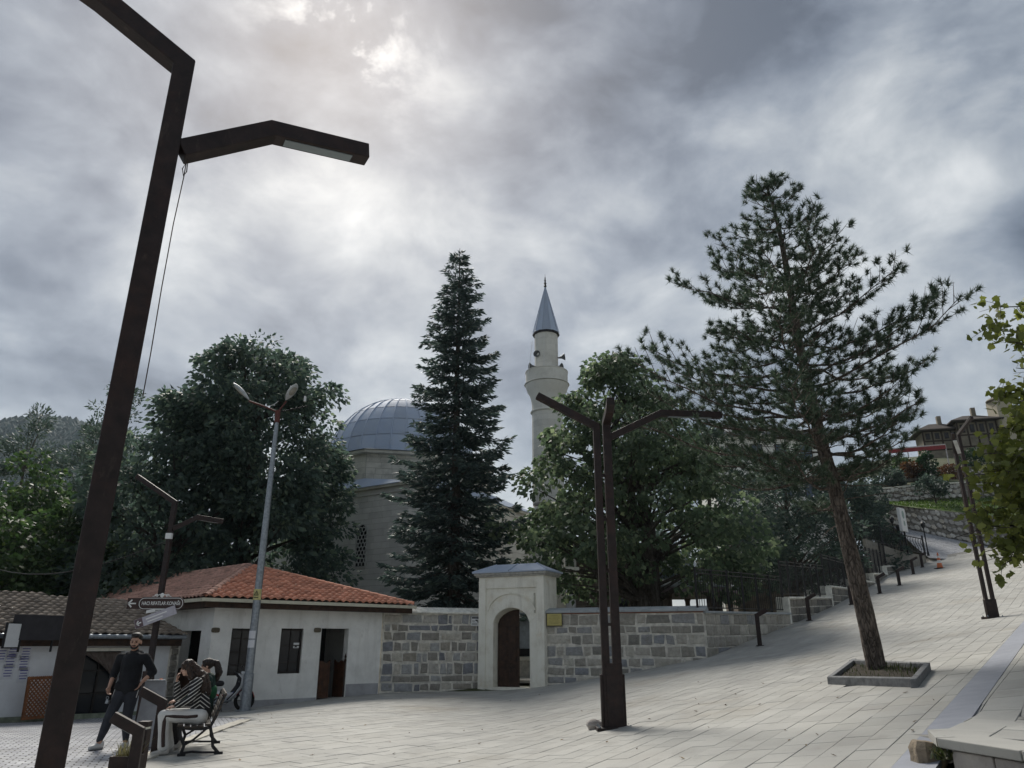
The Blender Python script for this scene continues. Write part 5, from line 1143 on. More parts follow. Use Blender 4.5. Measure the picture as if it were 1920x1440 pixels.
# grey municipal lamp pole
gp = gnd(459, 1333); DG = gp.y
gl_ = thing('street_light', 'tall grey tapered steel street light with two lantern heads', 'street light', gp)
def gl2(u, v, D=None): return at(u, v, D or DG)-gp
zt = gl2(520, 787).z
b = MB(); b.lathe((0, 0, 0), [(.155, 0), (.15, 1.0), (.125, 1.02), (.105, zt*.55), (.062, zt)], 12); smooth_angle(b.build('pole', m_galv, gl_), 35)
MB().box((0, 0, .012), (.44, .44, .025)).build('base_plate', m_galv, gl_)
for z, c in ((gl2(485, 1115).z, 'y'),):
    m_y = mat('warning yellow', (.55, .50, .22), .6); n = 10; vs = []
    for zz_ in (-.16, .16):
        for k in range(n+1): a = R(-160+140*k/n); vs.append((.128*math.cos(a), .128*math.sin(a), z+zz_))
    MB().add(vs, [(k, k+1, n+2+k, n+1+k) for k in range(n)]).build('warning_label', m_y, gl_)
    tr = MB(); tr.bar((-.06, -.131, z-.02), (0, -.131, z+.11), .016, .004, up=(0, 1, 0)); tr.bar((.06, -.131, z-.02), (0, -.131, z+.11), .016, .004, up=(0, 1, 0)); tr.bar((-.07, -.131, z-.02), (.07, -.131, z-.02), .016, .004, up=(0, 1, 0)); tr.bar((0, -.131, z+.005), (0, -.131, z+.06), .012, .004, up=(0, 1, 0)); tr.bar((-.07, -.131, z-.09), (.07, -.131, z-.09), .02, .004, up=(0, 1, 0)); tr.build('warning_mark', m_ink, gl_)
for z0, w_ in ((gl2(476, 1190).z, .2), (gl2(476, 1207).z, .26)): 
    vs = []; n = 6
    for zz_ in (-.11, .11):
        for k in range(n+1): a = R(-135+90*k/n); vs.append((.137*math.cos(a), .137*math.sin(a), z0+zz_))
    MB().add(vs, [(k, k+1, n+2+k, n+1+k) for k in range(n)]).build('bill_sticker', m_paper, gl_)
hub = Vector((0, 0, zt)); m_red = mat('red oxide paint', (.11, .035, .028), .7)
MB().tube([hub-UP*.1, hub+UP*.32], .085, 10).build('hub', m_red, gl_)
la_, ra_ = gl2(467, 752), gl2(537, 752); ha = hub+UP*.26
MB().tube([ha, ha.lerp(la_, .5)+UP*.02, la_], .03, 8).build('arm', m_red, gl_); MB().tube([ha, ra_], .03, 8).build('arm', m_red, gl_); MB().tube([ha, gl2(577, 761)], .022, 8).build('arm', m_iron, gl_)
def lantern(tip, root, nm, show):
    d = (tip-root); L_ = d.length; h = thing('head', None, None, root); h.parent = gl_; h.name = 'lantern'; q = d.normalized().to_track_quat('X', 'Z'); h.rotation_mode = 'QUATERNION'; h.rotation_quaternion = q
    b = MB(); n = 10; vs = []
    prof = [(-.02, .04, .03), (.08, .07, .05), (.22, .12, .08), (.45, .15, .10), (.68, .145, .09), (.85, .11, .06), (.97, .05, .03), (1., .01, .01)]
    for t, wy, hz in prof:
        for k in range(n): a = 2*math.pi*k/n; vs.append((t*L_, wy*math.cos(a), hz*math.sin(a)*(1 if math.sin(a) > 0 else .45)))
    b.add(vs, [(i*n+k, i*n+(k+1) % n, (i+1)*n+(k+1) % n, (i+1)*n+k) for i in range(len(prof)-1) for k in range(n)]+[tuple(range(n))[::-1]]); smooth_angle(b.build('housing', mat('pale grey housing', (.44, .47, .48), .5), h))
    MB().ell((.58*L_, 0, -.04), (.27*L_, .105, .04)).build('glass', mat('lantern glass', (.30, .29, .25), .2), h, smooth=True)
lantern(gl2(437, 718, DG-.1), gl2(466, 749), 'l', 0); lantern(gl2(557, 720, DG-.35), gl2(537, 749), 'r', 1)
MB().box(gl2(572, 748), (.06, .08, .18)).build('wifi_box', m_signw, gl_)
tag(MB().tube([gp+gl2(484, 757), gp+gl2(500, 762), gp+gl2(513, 759), gp+gl2(522, 752)], .01, 5).build('loose_cable', m_signw), 'loose pale cable looped under the arms of the grey street light', 'cable')
# ================================================================== BOLLARDS
def bollard_parts(t, turn, h=1.0, w=.13):
    t.rotation_euler = (0, 0, turn)
    m_ = MB(); m_.path([(0, 0, 0), (0, 0, h-.12), (.34, 0, h+.06)], w, w, (0, 1, 0)); bevel(m_.build('post', m_corten, t), .008, 2)
    MB().bar((.10, 0, h-.145), (.30, 0, h-.035), .08, .01, up=(0, 0, 1)).build('lens', m_led, t)
    MB().box((0, 0, .01), (w+.1, w+.1, .02)).build('foot_plate', m_corten, t)
words = ['nearest the wall corner', 'second up the ramp', 'third up the ramp, half behind the pine', 'fourth up the ramp', 'fifth up the ramp', 'sixth up the ramp', 'at the top of the ramp']
for k, (u, v, vt) in enumerate(((1425, 1211, 1147), (1518, 1164, 1117), (1597, 1134, 1096), (1650, 1113, 1078), (1687, 1098, 1066), (1713, 1077, 1047), (1730, 1064, 1038))):
    p = gnd(u, v, 70); h = (at(u, vt, p.y).z-p.z); t = thing('bollard_light', f'brown steel bollard light with bent head, {words[k]}', 'bollard', p, 0, 'bollard lights along the ramp'); bollard_parts(t, R(-15), max(.75, min(1.35, h)), .14)
p = at(250, 1440, 10.6); p.z = G(p.x, p.y); t = thing('bollard_light', 'brown steel bollard light in front of the bench, head turned left', 'bollard', p, 0, 'bollard lights by the bench'); bollard_parts(t, R(196), at(255, 1352, 10.6).z-p.z, .13)
p2 = at(262, 1425, 11.2); p2.z = G(p2.x, p2.y); t = thing('steel_post', 'short brown steel post with a pale notch by the planter', 'post', p2); hp = at(268, 1358, 11.2).z-p2.z
bevel(MB().bbox((-.07, -.07, 0), (.07, .07, hp-.06)).build('post', m_corten, t), .006, 1); MB().bbox((-.055, -.055, hp-.06), (.055, .055, hp-.03)).build('notch', m_lime, t); bevel(MB().bbox((-.07, -.07, hp-.03), (.07, .07, hp+.04)).build('cap', m_corten, t), .006, 1)
p = at(292, 1404, 12.6); p.z = G(p.x, p.y); t = thing('bollard_light', 'brown steel bollard light behind the knees of the seated woman', 'bollard', p, 0, 'bollard lights by the bench'); bollard_parts(t, R(198), at(300, 1302, 12.6).z-p.z, .13)
# planter with dry grass at the lower edge
p = at(236, 1438, 10.9); p.z = G(p.x, p.y); pl_ = thing('planter', 'small brown planter box with dry grass at the bottom edge', 'planter', p); hz = at(236, 1416, 10.9).z-p.z
pb = MB()
for lo, hi in (((-.17, -.14, 0), (.17, -.12, hz)), ((-.17, .12, 0), (.17, .14, hz)), ((-.17, -.119, 0), (-.15, .119, hz)), ((.15, -.119, 0), (.17, .119, hz))): MB().bbox(lo, hi).build('side', m_corten, pl_)
MB().bbox((-.15, -.12, 0), (.15, .12, hz-.03)).build('soil', m_soil, pl_)
blades('grass', [(random.uniform(-.14, .14), random.uniform(-.11, .11), hz-.04) for _ in range(130)], .22, leafmat('dry grass', (.20, .19, .10), (.34, .30, .18), .3), '', .5, .005, pl_)
# ================================================================== TREES
m_bark = barkmat('pine bark', (.065, .055, .048), (.135, .112, .096), (.23, .19, .16), 8.)
m_bark2 = barkmat('grey bark', (.06, .052, .045), (.10, .09, .078), (.16, .145, .125), 6.)
lf_chest = leafmat('chestnut leaf', (.092, .135, .11), (.19, .24, .16), .45)
lf_lind = leafmat('linden leaf', (.11, .155, .095), (.25, .30, .18), .5)
lf_fir = leafmat('fir needles', (.075, .108, .10), (.14, .185, .15), .32)
lf_pine = leafmat('pine needles', (.068, .102, .070), (.125, .16, .10), .25)
lf_plane = leafmat('plane leaf', (.17, .20, .06), (.30, .32, .10), .45)
lf_bush = leafmat('bright bush leaf', (.055, .095, .04), (.11, .155, .06), .4)
lf_dpine = leafmat('dull pine foliage', (.075, .108, .09), (.12, .16, .115), .35)
lf_thuja = leafmat('thuja foliage', (.03, .07, .032), (.06, .11, .045), .2)
lf_rust = leafmat('rusty shrub leaf', (.11, .055, .03), (.15, .11, .04), .3)
def np_mesh(name, V, Fq, m, parent, k=4, off=None):
    """V: (n,3) points, faces of k consecutive points"""
    me = bpy.data.meshes.new(name); n = len(V); nf = n//k
    if off is not None: V = V-np.array(off)
    me.vertices.add(n); me.vertices.foreach_set('co', V.astype(np.float32).ravel()); me.loops.add(n); me.loops.foreach_set('vertex_index', np.arange(n, dtype=np.int32))
    me.polygons.add(nf); me.polygons.foreach_set('loop_start', np.arange(0, n, k, dtype=np.int32)); me.polygons.foreach_set('loop_total', np.full(nf, k, dtype=np.int32))
    me.materials.append(m); me.update(calc_edges=True); me.validate(); return obj(name, me, parent)
def unit(a): return a/np.maximum(1e-9, np.linalg.norm(a, axis=-1, keepdims=True))
def leaves(C, D, size, wid, rg, curl=.25):
    """diamond leaves at C along D; returns (4n,3)"""
    n = len(C); D = unit(D); r = unit(rg.normal(size=(n, 3))); S = unit(np.cross(D, r)); N = np.cross(S, D); size = np.asarray(size).reshape(-1, 1)
    base = C; tip = C+D*size; mid = C+D*size*.42; lift = N*size*curl*rg.uniform(-1, 1, (n, 1)); L = mid+S*size*wid+lift; Rr = mid-S*size*wid+lift
    return np.stack([base, L, tip, Rr], 1).reshape(-1, 3)
def limb(b, p0, p1, r0, r1, sag=0., n=5, wob=.0, seg=6, rr=random):
    pts, rad = [], []; p0, p1 = Vector(p0), Vector(p1); L_ = (p1-p0).length
    for k in range(n+1):
        t = k/n; p = p0.lerp(p1, t)+Vector((0, 0, sag*math.sin(math.pi*t)*L_))
        if 0 < k < n and wob: p += Vector((rr.uniform(-1, 1), rr.uniform(-1, 1), rr.uniform(-1, 1)))*wob*L_
        pts.append(p); rad.append(r0+(r1-r0)*t)
    b.tube(pts, rad, seg, cap=True); return pts
def broad_tree(name, label, cat, base, height, prof, trunk_r, leaf_m, nclump, per, leaf, seed, bark=m_bark2, crown_off=(0, 0), trunks=1, clump_r=(.75, 1.3), droop=.35, wid=.36, lean=(0, 0), group=None, flat=.75, squash=(1, 1), shell=.55):
    """prof: list of (height fraction, radius); leaves sit in many small clumps spread through the crown"""
    rr = random.Random(seed); rg = np.random.default_rng(seed); base = Vector(base); t = thing(name, label, cat, base, 0, group)
    hs = [p[0]*height for p in prof]; rs = [p[1] for p in prof]
    def rad(z): return float(np.interp(z, hs, rs))
    cl = []; tries = 0
    ph = [rr.uniform(0, 6.28) for _ in range(5)]
    while len(cl) < nclump and tries < nclump*40:
        tries += 1; z = rr.uniform(hs[0], hs[-1]); a = rr.uniform(0, 2*math.pi); R_ = rad(z)*(1+.12*math.sin(3*a+ph[0]+z*.5)+.10*math.sin(5*a+ph[1]-z*.9))
        if rr.random() > (R_/max(rs))+.15: continue
        f = rr.random()**.5; f = f if rr.random() > shell else rr.uniform(.78, 1.0)
        k = z/height; c = Vector((R_*f*math.cos(a)*squash[0]+crown_off[0]*k, R_*f*math.sin(a)*squash[1]+crown_off[1]*k, z)); cr = rr.uniform(*clump_r)*(.75+.4*(1-f))
        cl.append((c, cr))
    # wood
    wb = MB(); tops = []
    zsplit = hs[0]+.12*height
    for q in range(trunks):
        a = 2*math.pi*q/max(1, trunks)+rr.random(); o = Vector((math.cos(a), math.sin(a), 0))*(trunk_r*1.6 if trunks > 1 else 0)
        tp = Vector((crown_off[0]*.75, crown_off[1]*.75, height*.86))+o*1.5; pts = []; rad_ = []
        for k in range(9):
            s = k/8; p = (o*.7).lerp(tp, s)+Vector((rr.uniform(-1, 1), rr.uniform(-1, 1), 0))*.012*height*(0 if k == 0 else 1); pts.append(p); rad_.append(trunk_r*(1.25 if k == 0 else 1)*(1-.88*s)+.02)
        wb.tube(pts, rad_, 9); tops.append((pts, rad_))
    for c, cr in cl[::2]:
        pts, rad_ = rr.choice(tops); zz_ = max(.22*height if hs[0] > .2*height else .15*height, c.z-.45*(Vector((c.x, c.y)).length)-.3); i = min(range(len(pts)), key=lambda j: abs(pts[j].z-zz_)); i = min(i, len(pts)-2)
        limb(wb, pts[i], c, min(.10, rad_[i]*.42), .012, .06, 4, .03, 5, rr)
    smooth_angle(wb.build('trunk', bark, t), 60)
    C, D, S = [], [], []
    for c, cr in cl:
        n = int(per*(cr/clump_r[1])**1.6)+6; v = unit(rg.normal(size=(n, 3))); v[:, 2] = v[:, 2]*flat; rrr = cr*rg.uniform(.35, 1.0, (n, 1))**.6
        P = np.array(c)+v*rrr*np.array([1, 1, .72]); out = unit(np.array([c.x-crown_off[0]*c.z/height, c.y-crown_off[1]*c.z/height, .0]))*.45
        d = v*.8+out+np.array([0, 0, -droop])+rg.normal(scale=.35, size=(n, 3)); C.append(P); D.append(d); S.append(leaf*rg.uniform(.6, 1.25, n))
    V = leaves(np.concatenate(C), np.concatenate(D), np.concatenate(S), wid, rg); np_mesh('crown', V, None, leaf_m, t); return t
def conifer(name, label, base, height, rad_bot, z_first, seed, leaf_m, n_whorl, per_whorl, bark, droop, kite, kw, dens, lean=(0, 0), prof=None, group=None, cat='tree', trunk_r=.3, up_tip=.1):
    """whorled branches with flat sprays of needles along them"""
    rr = random.Random(seed); rg = np.random.default_rng(seed); base = Vector(base); t = thing(name, label, cat, base, 0, group); wb = MB()
    def axis_p(z): k = z/height; return Vector((lean[0]*k, lean[1]*k, z))
    wb.tube([axis_p(height*k/12)+Vector((rr.uniform(-.02, .02), rr.uniform(-.02, .02), 0)) for k in range(13)], [trunk_r*(1-k/12*.96)*(1.2 if k == 0 else 1) for k in range(13)], 9)
    C, D, S = [], [], []
    for w in range(n_whorl):
        f = w/(n_whorl-1); z = z_first+(height*.985-z_first)*(f**.93); R_ = rad_bot*(1-f)**.82+.16 if prof is None else float(np.interp(z/height, [p[0] for p in prof], [p[1] for p in prof]))
        nb = per_whorl if f < .9 else 4; a0 = rr.uniform(0, 6.28)
        for j in range(nb):
            a = a0+2*math.pi*j/nb+rr.uniform(-.3, .3); L_ = R_*rr.uniform(.62, 1.16); z0 = z+rr.uniform(-.2, .2); p0 = axis_p(min(height, z0)); dr_ = droop*(1-f*.75)*rr.uniform(.7, 1.3)
            o = Vector((math.cos(a), math.sin(a), 0)); n = max(3, int(L_/.35)); pts = []
            for k in range(n+1):
                s = k/n; pts.append(p0+o*(L_*s)+Vector((0, 0, L_*(-dr_*math.sin(s*math.pi*.62)+up_tip*s*s+.10*s*f))))
            wb.tube(pts, [max(.008, (.045*(1-f)+.015)*(1-.85*k/n)) for k in range(n+1)], 4, cap=False)
            m_ = int(L_*dens)+8; s = rg.uniform(.10, 1.02, m_)**.85; pa = np.array([tuple(p) for p in pts]); idx = np.clip(s*n, 0, n-.001); i = idx.astype(int); fr = (idx-i)[:, None]; P = pa[i]*(1-fr)+pa[np.minimum(i+1, n)]*fr
            side = np.array([-o.y, o.x, 0]); wd = (.30*L_*(1-.75*np.abs(s-.38)))[:, None]*rg.uniform(-1, 1, (m_, 1)); P = P+side*wd*.62+np.array([0, 0, -1])*np.abs(wd)*.22+rg.normal(scale=.035, size=(m_, 3))
            d = np.array([o.x, o.y, -.15-.25*dr_])+side*np.sign(wd)*.75+rg.normal(scale=.28, size=(m_, 3)); C.append(P); D.append(d); S.append(kite*rg.uniform(.6, 1.3, m_)*(.7+.3*(1-f)))
    smooth_angle(wb.build('trunk', bark, t), 60)
    V = leaves(np.concatenate(C), np.concatenate(D), np.concatenate(S), kw, rg, .3); np_mesh('crown', V, None, leaf_m, t); return t
# ---- the tall fir before the mosque
fb_ = at(851, 1120, 33.2); fb_.z = .3; ft = at(862, 466, 33.2)
conifer('fir_tree', 'tall dark fir standing before the mosque dome', fb_, ft.z-.3, 2.9, 2.9, 5, lf_fir, 36, 8, m_bark2, .30, .36, .15, 62, lean=(ft.x-fb_.x, 0), trunk_r=.33, prof=[(0, 2.5), (.12, 2.95), (.22, 3.05), (.35, 2.75), (.5, 2.45), (.62, 2.05), (.75, 1.55), (.87, 1.1), (.95, .7), (1, .25)])
# ---- the leaning pine in the paving
def pine(name, label, base, pts_px, D, crown, seed, leaf_m):
    rr = random.Random(seed); rg = np.random.default_rng(seed); base = Vector(base); t = thing(name, label, 'tree', base)
    ax = [Vector((0, 0, -.05))]+[at(u, v, D+dd)-base for u, v, dd in pts_px]; n = len(ax); wb = MB()
    H_ = ax[-1].z; tr = lambda z: .158*(1-z/H_)**.75+.012
    # finer axis
    fine = []; 
    for k in range(n-1):
        for j in range(3): fine.append(ax[k].lerp(ax[k+1], j/3))
    fine.append(ax[-1]); wb.tube(fine, [tr(max(0, p.z))*(1.22 if i == 0 else 1)*rr.uniform(.985, 1.02) for i, p in enumerate(fine)], 14)
    zs = [p.z for p in fine]
    def axp(z):
        i = max(0, min(len(fine)-2, int(np.searchsorted(zs, z))-1)); k = (z-zs[i])/max(1e-6, zs[i+1]-zs[i]); return fine[i].lerp(fine[i+1], min(1, max(0, k)))
    tuf = []; twig = MB()
    def tuft(p, d): tuf.append((tuple(p), tuple(d)))
    zc = sorted(crown)
    for z, L_l, L_r, nb in zc:
        for j in range(nb):
            a = 2*math.pi*(j+rr.uniform(-.25, .25))/nb+z*2.4; o = Vector((math.cos(a), math.sin(a), 0)); k = (o.x+1)/2; L_ = (L_l*(1-k)+L_r*k)*rr.uniform(.55, 1.06)*(1 if abs(o.x) > .3 else .92)
            z0 = z+rr.uniform(-.22, .22); p0 = axp(min(H_-.02, z0)); f = z/H_; rise = (.02+.27*f)*rr.uniform(.5, 1.4); m = 7; pts = []
            ba = rr.uniform(-.22, .22)
            for q in range(m+1):
                s = q/m; oo = Vector((math.cos(a+ba*s), math.sin(a+ba*s), 0)); pts.append(p0+oo*(L_*s)+Vector((0, 0, L_*(rise*s*s*.9-.10*(1-f)*math.sin(math.pi*s)+.04*s)))+Vector((rr.uniform(-1, 1), rr.uniform(-1, 1), rr.uniform(-1, 1)))*.02*L_)
            r0 = .016+.030*(1-f)*min(1, L_/2.2); wb.tube(pts, [r0*(1-.8*q/m) for q in range(m+1)], 6, cap=False)
            ns = max(4, int(L_*6.5))
            for q in range(ns):
                s = .20+.80*(q+rr.random()*.6)/ns; s = min(1, s); i = min(m-1, int(s*m)); p = pts[i].lerp(pts[i+1], s*m-i); d = (pts[i+1]-pts[i]).normalized()
                sd_ = 1 if q % 2 else -1; lat = Vector((-d.y, d.x, 0)).normalized()*sd_; ll = L_*(.30-.16*s)*rr.uniform(.5, 1.2)+.12; tipd = (d*.75+lat*.75+Vector((0, 0, .28+.2*rr.random()))).normalized(); e = p+tipd*ll; mid = p.lerp(e, .5)+Vector((0, 0, -.02))
                twig.tube([p, mid, e], [.009, .007, .004], 3, cap=False)
                nt = max(1, int(ll/.15)+rr.randint(0, 1))
                for w_ in range(nt):
                    g_ = 1-w_*.27
                    if g_ < .2: break
                    tp = p.lerp(e, g_)+Vector((rr.gauss(0, .06), rr.gauss(0, .06), rr.gauss(0, .05))); tuft(tp, (tipd+Vector((rr.gauss(0, .3), rr.gauss(0, .3), .25+rr.gauss(0, .25)))).normalized())
            tuft(pts[-1], (pts[-1]-pts[-2]).normalized()+Vector((0, 0, .4)))
    for q in range(9): tuft(axp(H_*(1-.012*q))+Vector((rr.gauss(0, .07), rr.gauss(0, .07), 0)), Vector((rr.gauss(0, .4), rr.gauss(0, .4), 1)))
    # bare dead lower twigs
    for q in range(16):
        z = rr.uniform(2.4, 4.6); p0 = axp(z); a = rr.uniform(0, 6.28); L_ = rr.uniform(.5, 2.2); e = p0+Vector((math.cos(a)*L_, math.sin(a)*L_, rr.uniform(-.25, .2)*L_)); limb(twig, p0, e, .014, .004, .05, 4, .03, 4, rr)
    smooth_angle(wb.build('trunk', m_bark, t), 60); tag(twig.build('twigs', m_bark, t), kind='stuff')
    T = np.array([a for a, _ in tuf]); Dd = unit(np.array([b for _, b in tuf])); NN = 58; nT = len(T)
    v = rg.normal(size=(nT, NN, 3)); d = unit(Dd[:, None, :]*rg.uniform(.15, 1.15, (nT, NN, 1))+unit(v)*.85); ln = rg.uniform(.08, .155, (nT, NN, 1)); st = T[:, None, :]-Dd[:, None, :]*rg.uniform(0, .10, (nT, NN, 1))
    sd = unit(np.cross(d, rg.normal(size=(nT, NN, 3))))*.0068; V = np.stack([st-sd, st+sd, st+d*ln], 2).reshape(-1, 3); np_mesh('crown', V, None, leaf_m, t, 3); return t, len(tuf)
pb_ = gnd(1647, 1262)
crown = [(3.3, 2.4, 1.2, 3), (3.65, 3.6, 1.6, 5), (4.0, 4.0, 2.0, 6), (4.4, 4.1, 2.3, 6), (4.8, 4.1, 2.5, 7), (5.25, 3.7, 3.0, 6), (5.7, 3.4, 2.9, 6), (6.15, 3.0, 2.6, 6), (6.6, 2.9, 2.3, 6), (7.05, 2.5, 2.1, 6), (7.5, 2.4, 2.1, 6), (7.9, 2.2, 2.0, 6), (8.3, 1.7, 1.5, 5), (8.7, 1.3, 1.2, 5), (9.1, 1.15, 1.2, 5), (9.5, .8, .8, 5), (9.85, .6, .55, 5), (10.15, .4, .4, 5)]
_, ntuf = pine('pine_tree', 'leaning pine with open crown growing from the paved pit', pb_, [(1641, 1240, 0), (1622, 1150, 0), (1604, 1075, 0), (1583, 990, .05), (1566, 920, .05), (1546, 850, .1), (1528, 780, .1), (1512, 710, .1), (1497, 640, .1), (1486, 570, .1), (1474, 500, .05), (1462, 435, 0), (1448, 380, 0), (1433, 335, 0)], pb_.y, crown, 15, lf_pine)
# ---- linden behind the wall
lb0 = at(1226, 1130, 32.0); lb0.z = .3; lt = at(1165, 672, 32.0)
broad_tree('linden_tree', 'broad green linden tree behind the stone wall', 'tree', lb0, lt.z-.3, [(.24, 3.8), (.31, 4.9), (.42, 5.1), (.55, 4.5), (.7, 3.5), (.85, 2.2), (1, .7)], .30, lf_lind, 310, 170, .24, 21, trunks=4, crown_off=(-1.3, 0), clump_r=(.5, 1.15), droop=.75, wid=.42, squash=(1, .8))
# ---- the great dark chestnut behind the houses
cb0 = at(436, 1100, 37.0); cb0.z = -.3; ct = at(440, 652, 37.0)
broad_tree('chestnut_tree', 'huge dark chestnut tree rising behind the tiled houses', 'tree', cb0, ct.z+.3, [(.10, 4.6), (.2, 5.0), (.35, 4.9), (.5, 4.7), (.63, 4.7), (.76, 4.3), (.88, 3.3), (1, 1.5)], .5, lf_chest, 350, 190, .33, 31, clump_r=(.75, 1.5), droop=.55, wid=.28, squash=(.95, .85), crown_off=(.3, 0))
cb1 = at(300, 1100, 35.0); cb1.z = -.3
broad_tree('chestnut_tree', 'lower dark chestnut behind the sign lamp, left of the huge one', 'tree', cb1, at(300, 745, 35).z+.3, [(.08, 4.3), (.25, 4.8), (.5, 4.2), (.75, 3.0), (1, .8)], .35, lf_chest, 240, 170, .32, 33, clump_r=(.7, 1.35), droop=.55, wid=.28)
cb2 = at(590, 1100, 39.5); cb2.z = -.2
broad_tree('chestnut_tree', 'dark chestnut flank overlapping the left wall of the mosque', 'tree', cb2, at(590, 790, 39.5).z+.2, [(.08, 1.0), (.3, 1.1), (.6, 1.2), (.85, .9), (1, .3)], .2, lf_chest, 70, 170, .30, 35, clump_r=(.6, 1.2), droop=.5, wid=.28)
# ---- left hand group
for k, (u, v, vt, D, r_, lab) in enumerate(((175, 1060, 712, 52, 3.6, 'dull green pine rising just left of the near lamp post'), (128, 1060, 762, 58, 4.0, 'dull green pine between the lamp post and the hill'), (10, 1060, 768, 56, 4.6, 'dull green pine at the far left edge'))):
    b0 = at(u, v, D); b0.z = -.5; h = at(u, vt, D).z+.5
    broad_tree('pine_tree', lab, 'tree', b0, h, [(.15, r_), (.4, r_*.95), (.7, r_*.65), (1, .4)], .3, lf_dpine, 150, 120, .34, 41+k, bark=m_bark, clump_r=(.7, 1.2), droop=-.3, wid=.16)
for k, (u, vt, D, r_, lab) in enumerate(((25, 850, 36, 3.8, 'bright green bushy tree at the left edge above the shop roof'), (120, 940, 33, 3.0, 'green bushy tree above the shop roof beside the near lamp post'), (-60, 930, 30, 3.2, 'green bushy tree cut by the left edge of the picture'))):
    b0 = at(u, 1090, D); b0.z = -.4; h = at(u, vt, D).z+.4
    broad_tree('leafy_tree', lab, 'tree', b0, h, [(.08, r_*.9), (.4, r_), (.75, r_*.7), (1, .5)], .2, lf_bush, 150, 130, .26, 51+k, clump_r=(.6, 1.1), droop=.4)
# ---- dark conifers behind the linden and beside the ramp
for k, (u, vb, vt, D, r_, lab) in enumerate(((1345, 1110, 800, 41, 4.0, 'dark cedar right of the linden behind the railings'), (1490, 1080, 850, 44, 3.6, 'dark cedar behind the trunk of the leaning pine'), (1590, 1030, 870, 52, 3.0, 'dark cedar left of the terraced slope'))):
    b0 = at(u, vb, D); b0.z = min(b0.z, G(b0.x, b0.y)*.6); h = at(u, vt, D).z-b0.z
    broad_tree('cedar_tree', lab, 'tree', b0, h, [(.22, r_*.9), (.38, r_), (.65, r_*.8), (1, .6)], .25, lf_dpine, 150, 140, .30, 61+k, bark=m_bark, clump_r=(.6, 1.1), droop=.1, wid=.2)
# ---- plane tree at the right edge: lobed leaves on branches that reach into the picture
def plane_tree():
    rr = random.Random(8); rg = np.random.default_rng(8); D = 11.2; b0 = at(2260, 1180, D); b0.z = G(b0.x, b0.y)
    t = thing('plane_tree', 'plane tree with yellow green lobed leaves at the right edge', 'tree', b0); wb = MB(); H_ = 5.6
    wb.tube([(0, 0, 0), (.05, 0, 1.5), (-.05, .1, 3), (.05, 0, 4.5), (-.1, 0, H_)], [.16, .14, .12, .08, .02], 9); lv = []
    def twigs(p0, p1, L_n):
        pts = limb(wb, p0, p1, .028, .006, .05, 6, .02, 5, rr)
        for _ in range(L_n):
            s = rr.uniform(.12, 1.0); i = min(5, int(s*6)); p = pts[i].lerp(pts[i+1], s*6-i); d = Vector((rr.gauss(0, .6), rr.gauss(0, .6), rr.gauss(-.05, .5))); e = p+d*.34; wb.tube([p, p.lerp(e, .5)+Vector((0, 0, .02)), e], [.006, .005, .003], 3, cap=False)
            for q in range(7): lv.append((p.lerp(e, .15+.14*q)+Vector((rr.gauss(0, .07), rr.gauss(0, .07), rr.gauss(0, .07)))))
    tips = [(1845, 612, .0, 9), (1858, 575, .4, 8), (1890, 640, -.3, 8), (1905, 690, .2, 12), (1870, 735, .1, 14), (1895, 780, -.3, 20), (1868, 800, .3, 20), (1845, 850, -.2, 22), (1822, 905, .0, 24), (1860, 880, -.6, 26), (1890, 930, .5, 26), (1838, 960, .1, 24), (1870, 990, -.4, 24), (1900, 1010, .0, 20), (1845, 1035, .2, 14), (1880, 1060, -.2, 12), (1790, 1008, .0, 5), (1830, 890, .7, 18), (1905, 860, .8, 26), (1915, 760, .9, 20), (1930, 960, -.8, 22), (1940, 830, -.9, 24), (1935, 700, .6, 14)]
    for u, v, dd, n in tips:
        n = int(n*2.3); e = at(u, v, D+dd)-b0; z0 = max(1.6, min(H_-.6, e.z-.35*abs(e.x)+.2)); twigs(Vector((0, 0, z0)), e, n)
    for _ in range(30):     # the far side of the crown, out of the picture
        a = rr.uniform(-2, 2); z = rr.uniform(2.2, H_); twigs(Vector((0, 0, z-.5)), Vector((1.9*math.cos(a), 1.9*math.sin(a), z)), 14)
    smooth_angle(wb.build('trunk', m_bark2, t), 60)
    out = [(0, 0), (.16, -.04), (.42, .10), (.36, .26), (.62, .46), (.34, .52), (.30, .70), (.0, 1.0), (-.30, .70), (-.34, .52), (-.62, .46), (-.36, .26), (-.42, .10), (-.16, -.04)]
    K = len(out); o2 = np.array(out); n = len(lv); P = np.array([tuple(p) for p in lv]); s = rg.uniform(.075, .15, (n, 1, 1)); d = unit(rg.normal(size=(n, 3))*np.array([1, 1, .5])+np.array([0, 0, -.55])); S = unit(np.cross(d, rg.normal(size=(n, 3)))); N = np.cross(S, d)
    cu = (np.abs(o2[:, 0])*.35)[None, :, None]; V = P[:, None, :]+s*(o2[None, :, 0:1]*S[:, None, :]+o2[None, :, 1:2]*d[:, None, :]+cu*N[:, None, :]*rg.uniform(-1, 1, (n, 1, 1)))
    np_mesh('crown', V.reshape(-1, 3), None, lf_plane, t, K)
plane_tree()
# ================================================================== THE SLOPE ON THE RIGHT
def strip_z(u, v, D): return at(u, v, D)
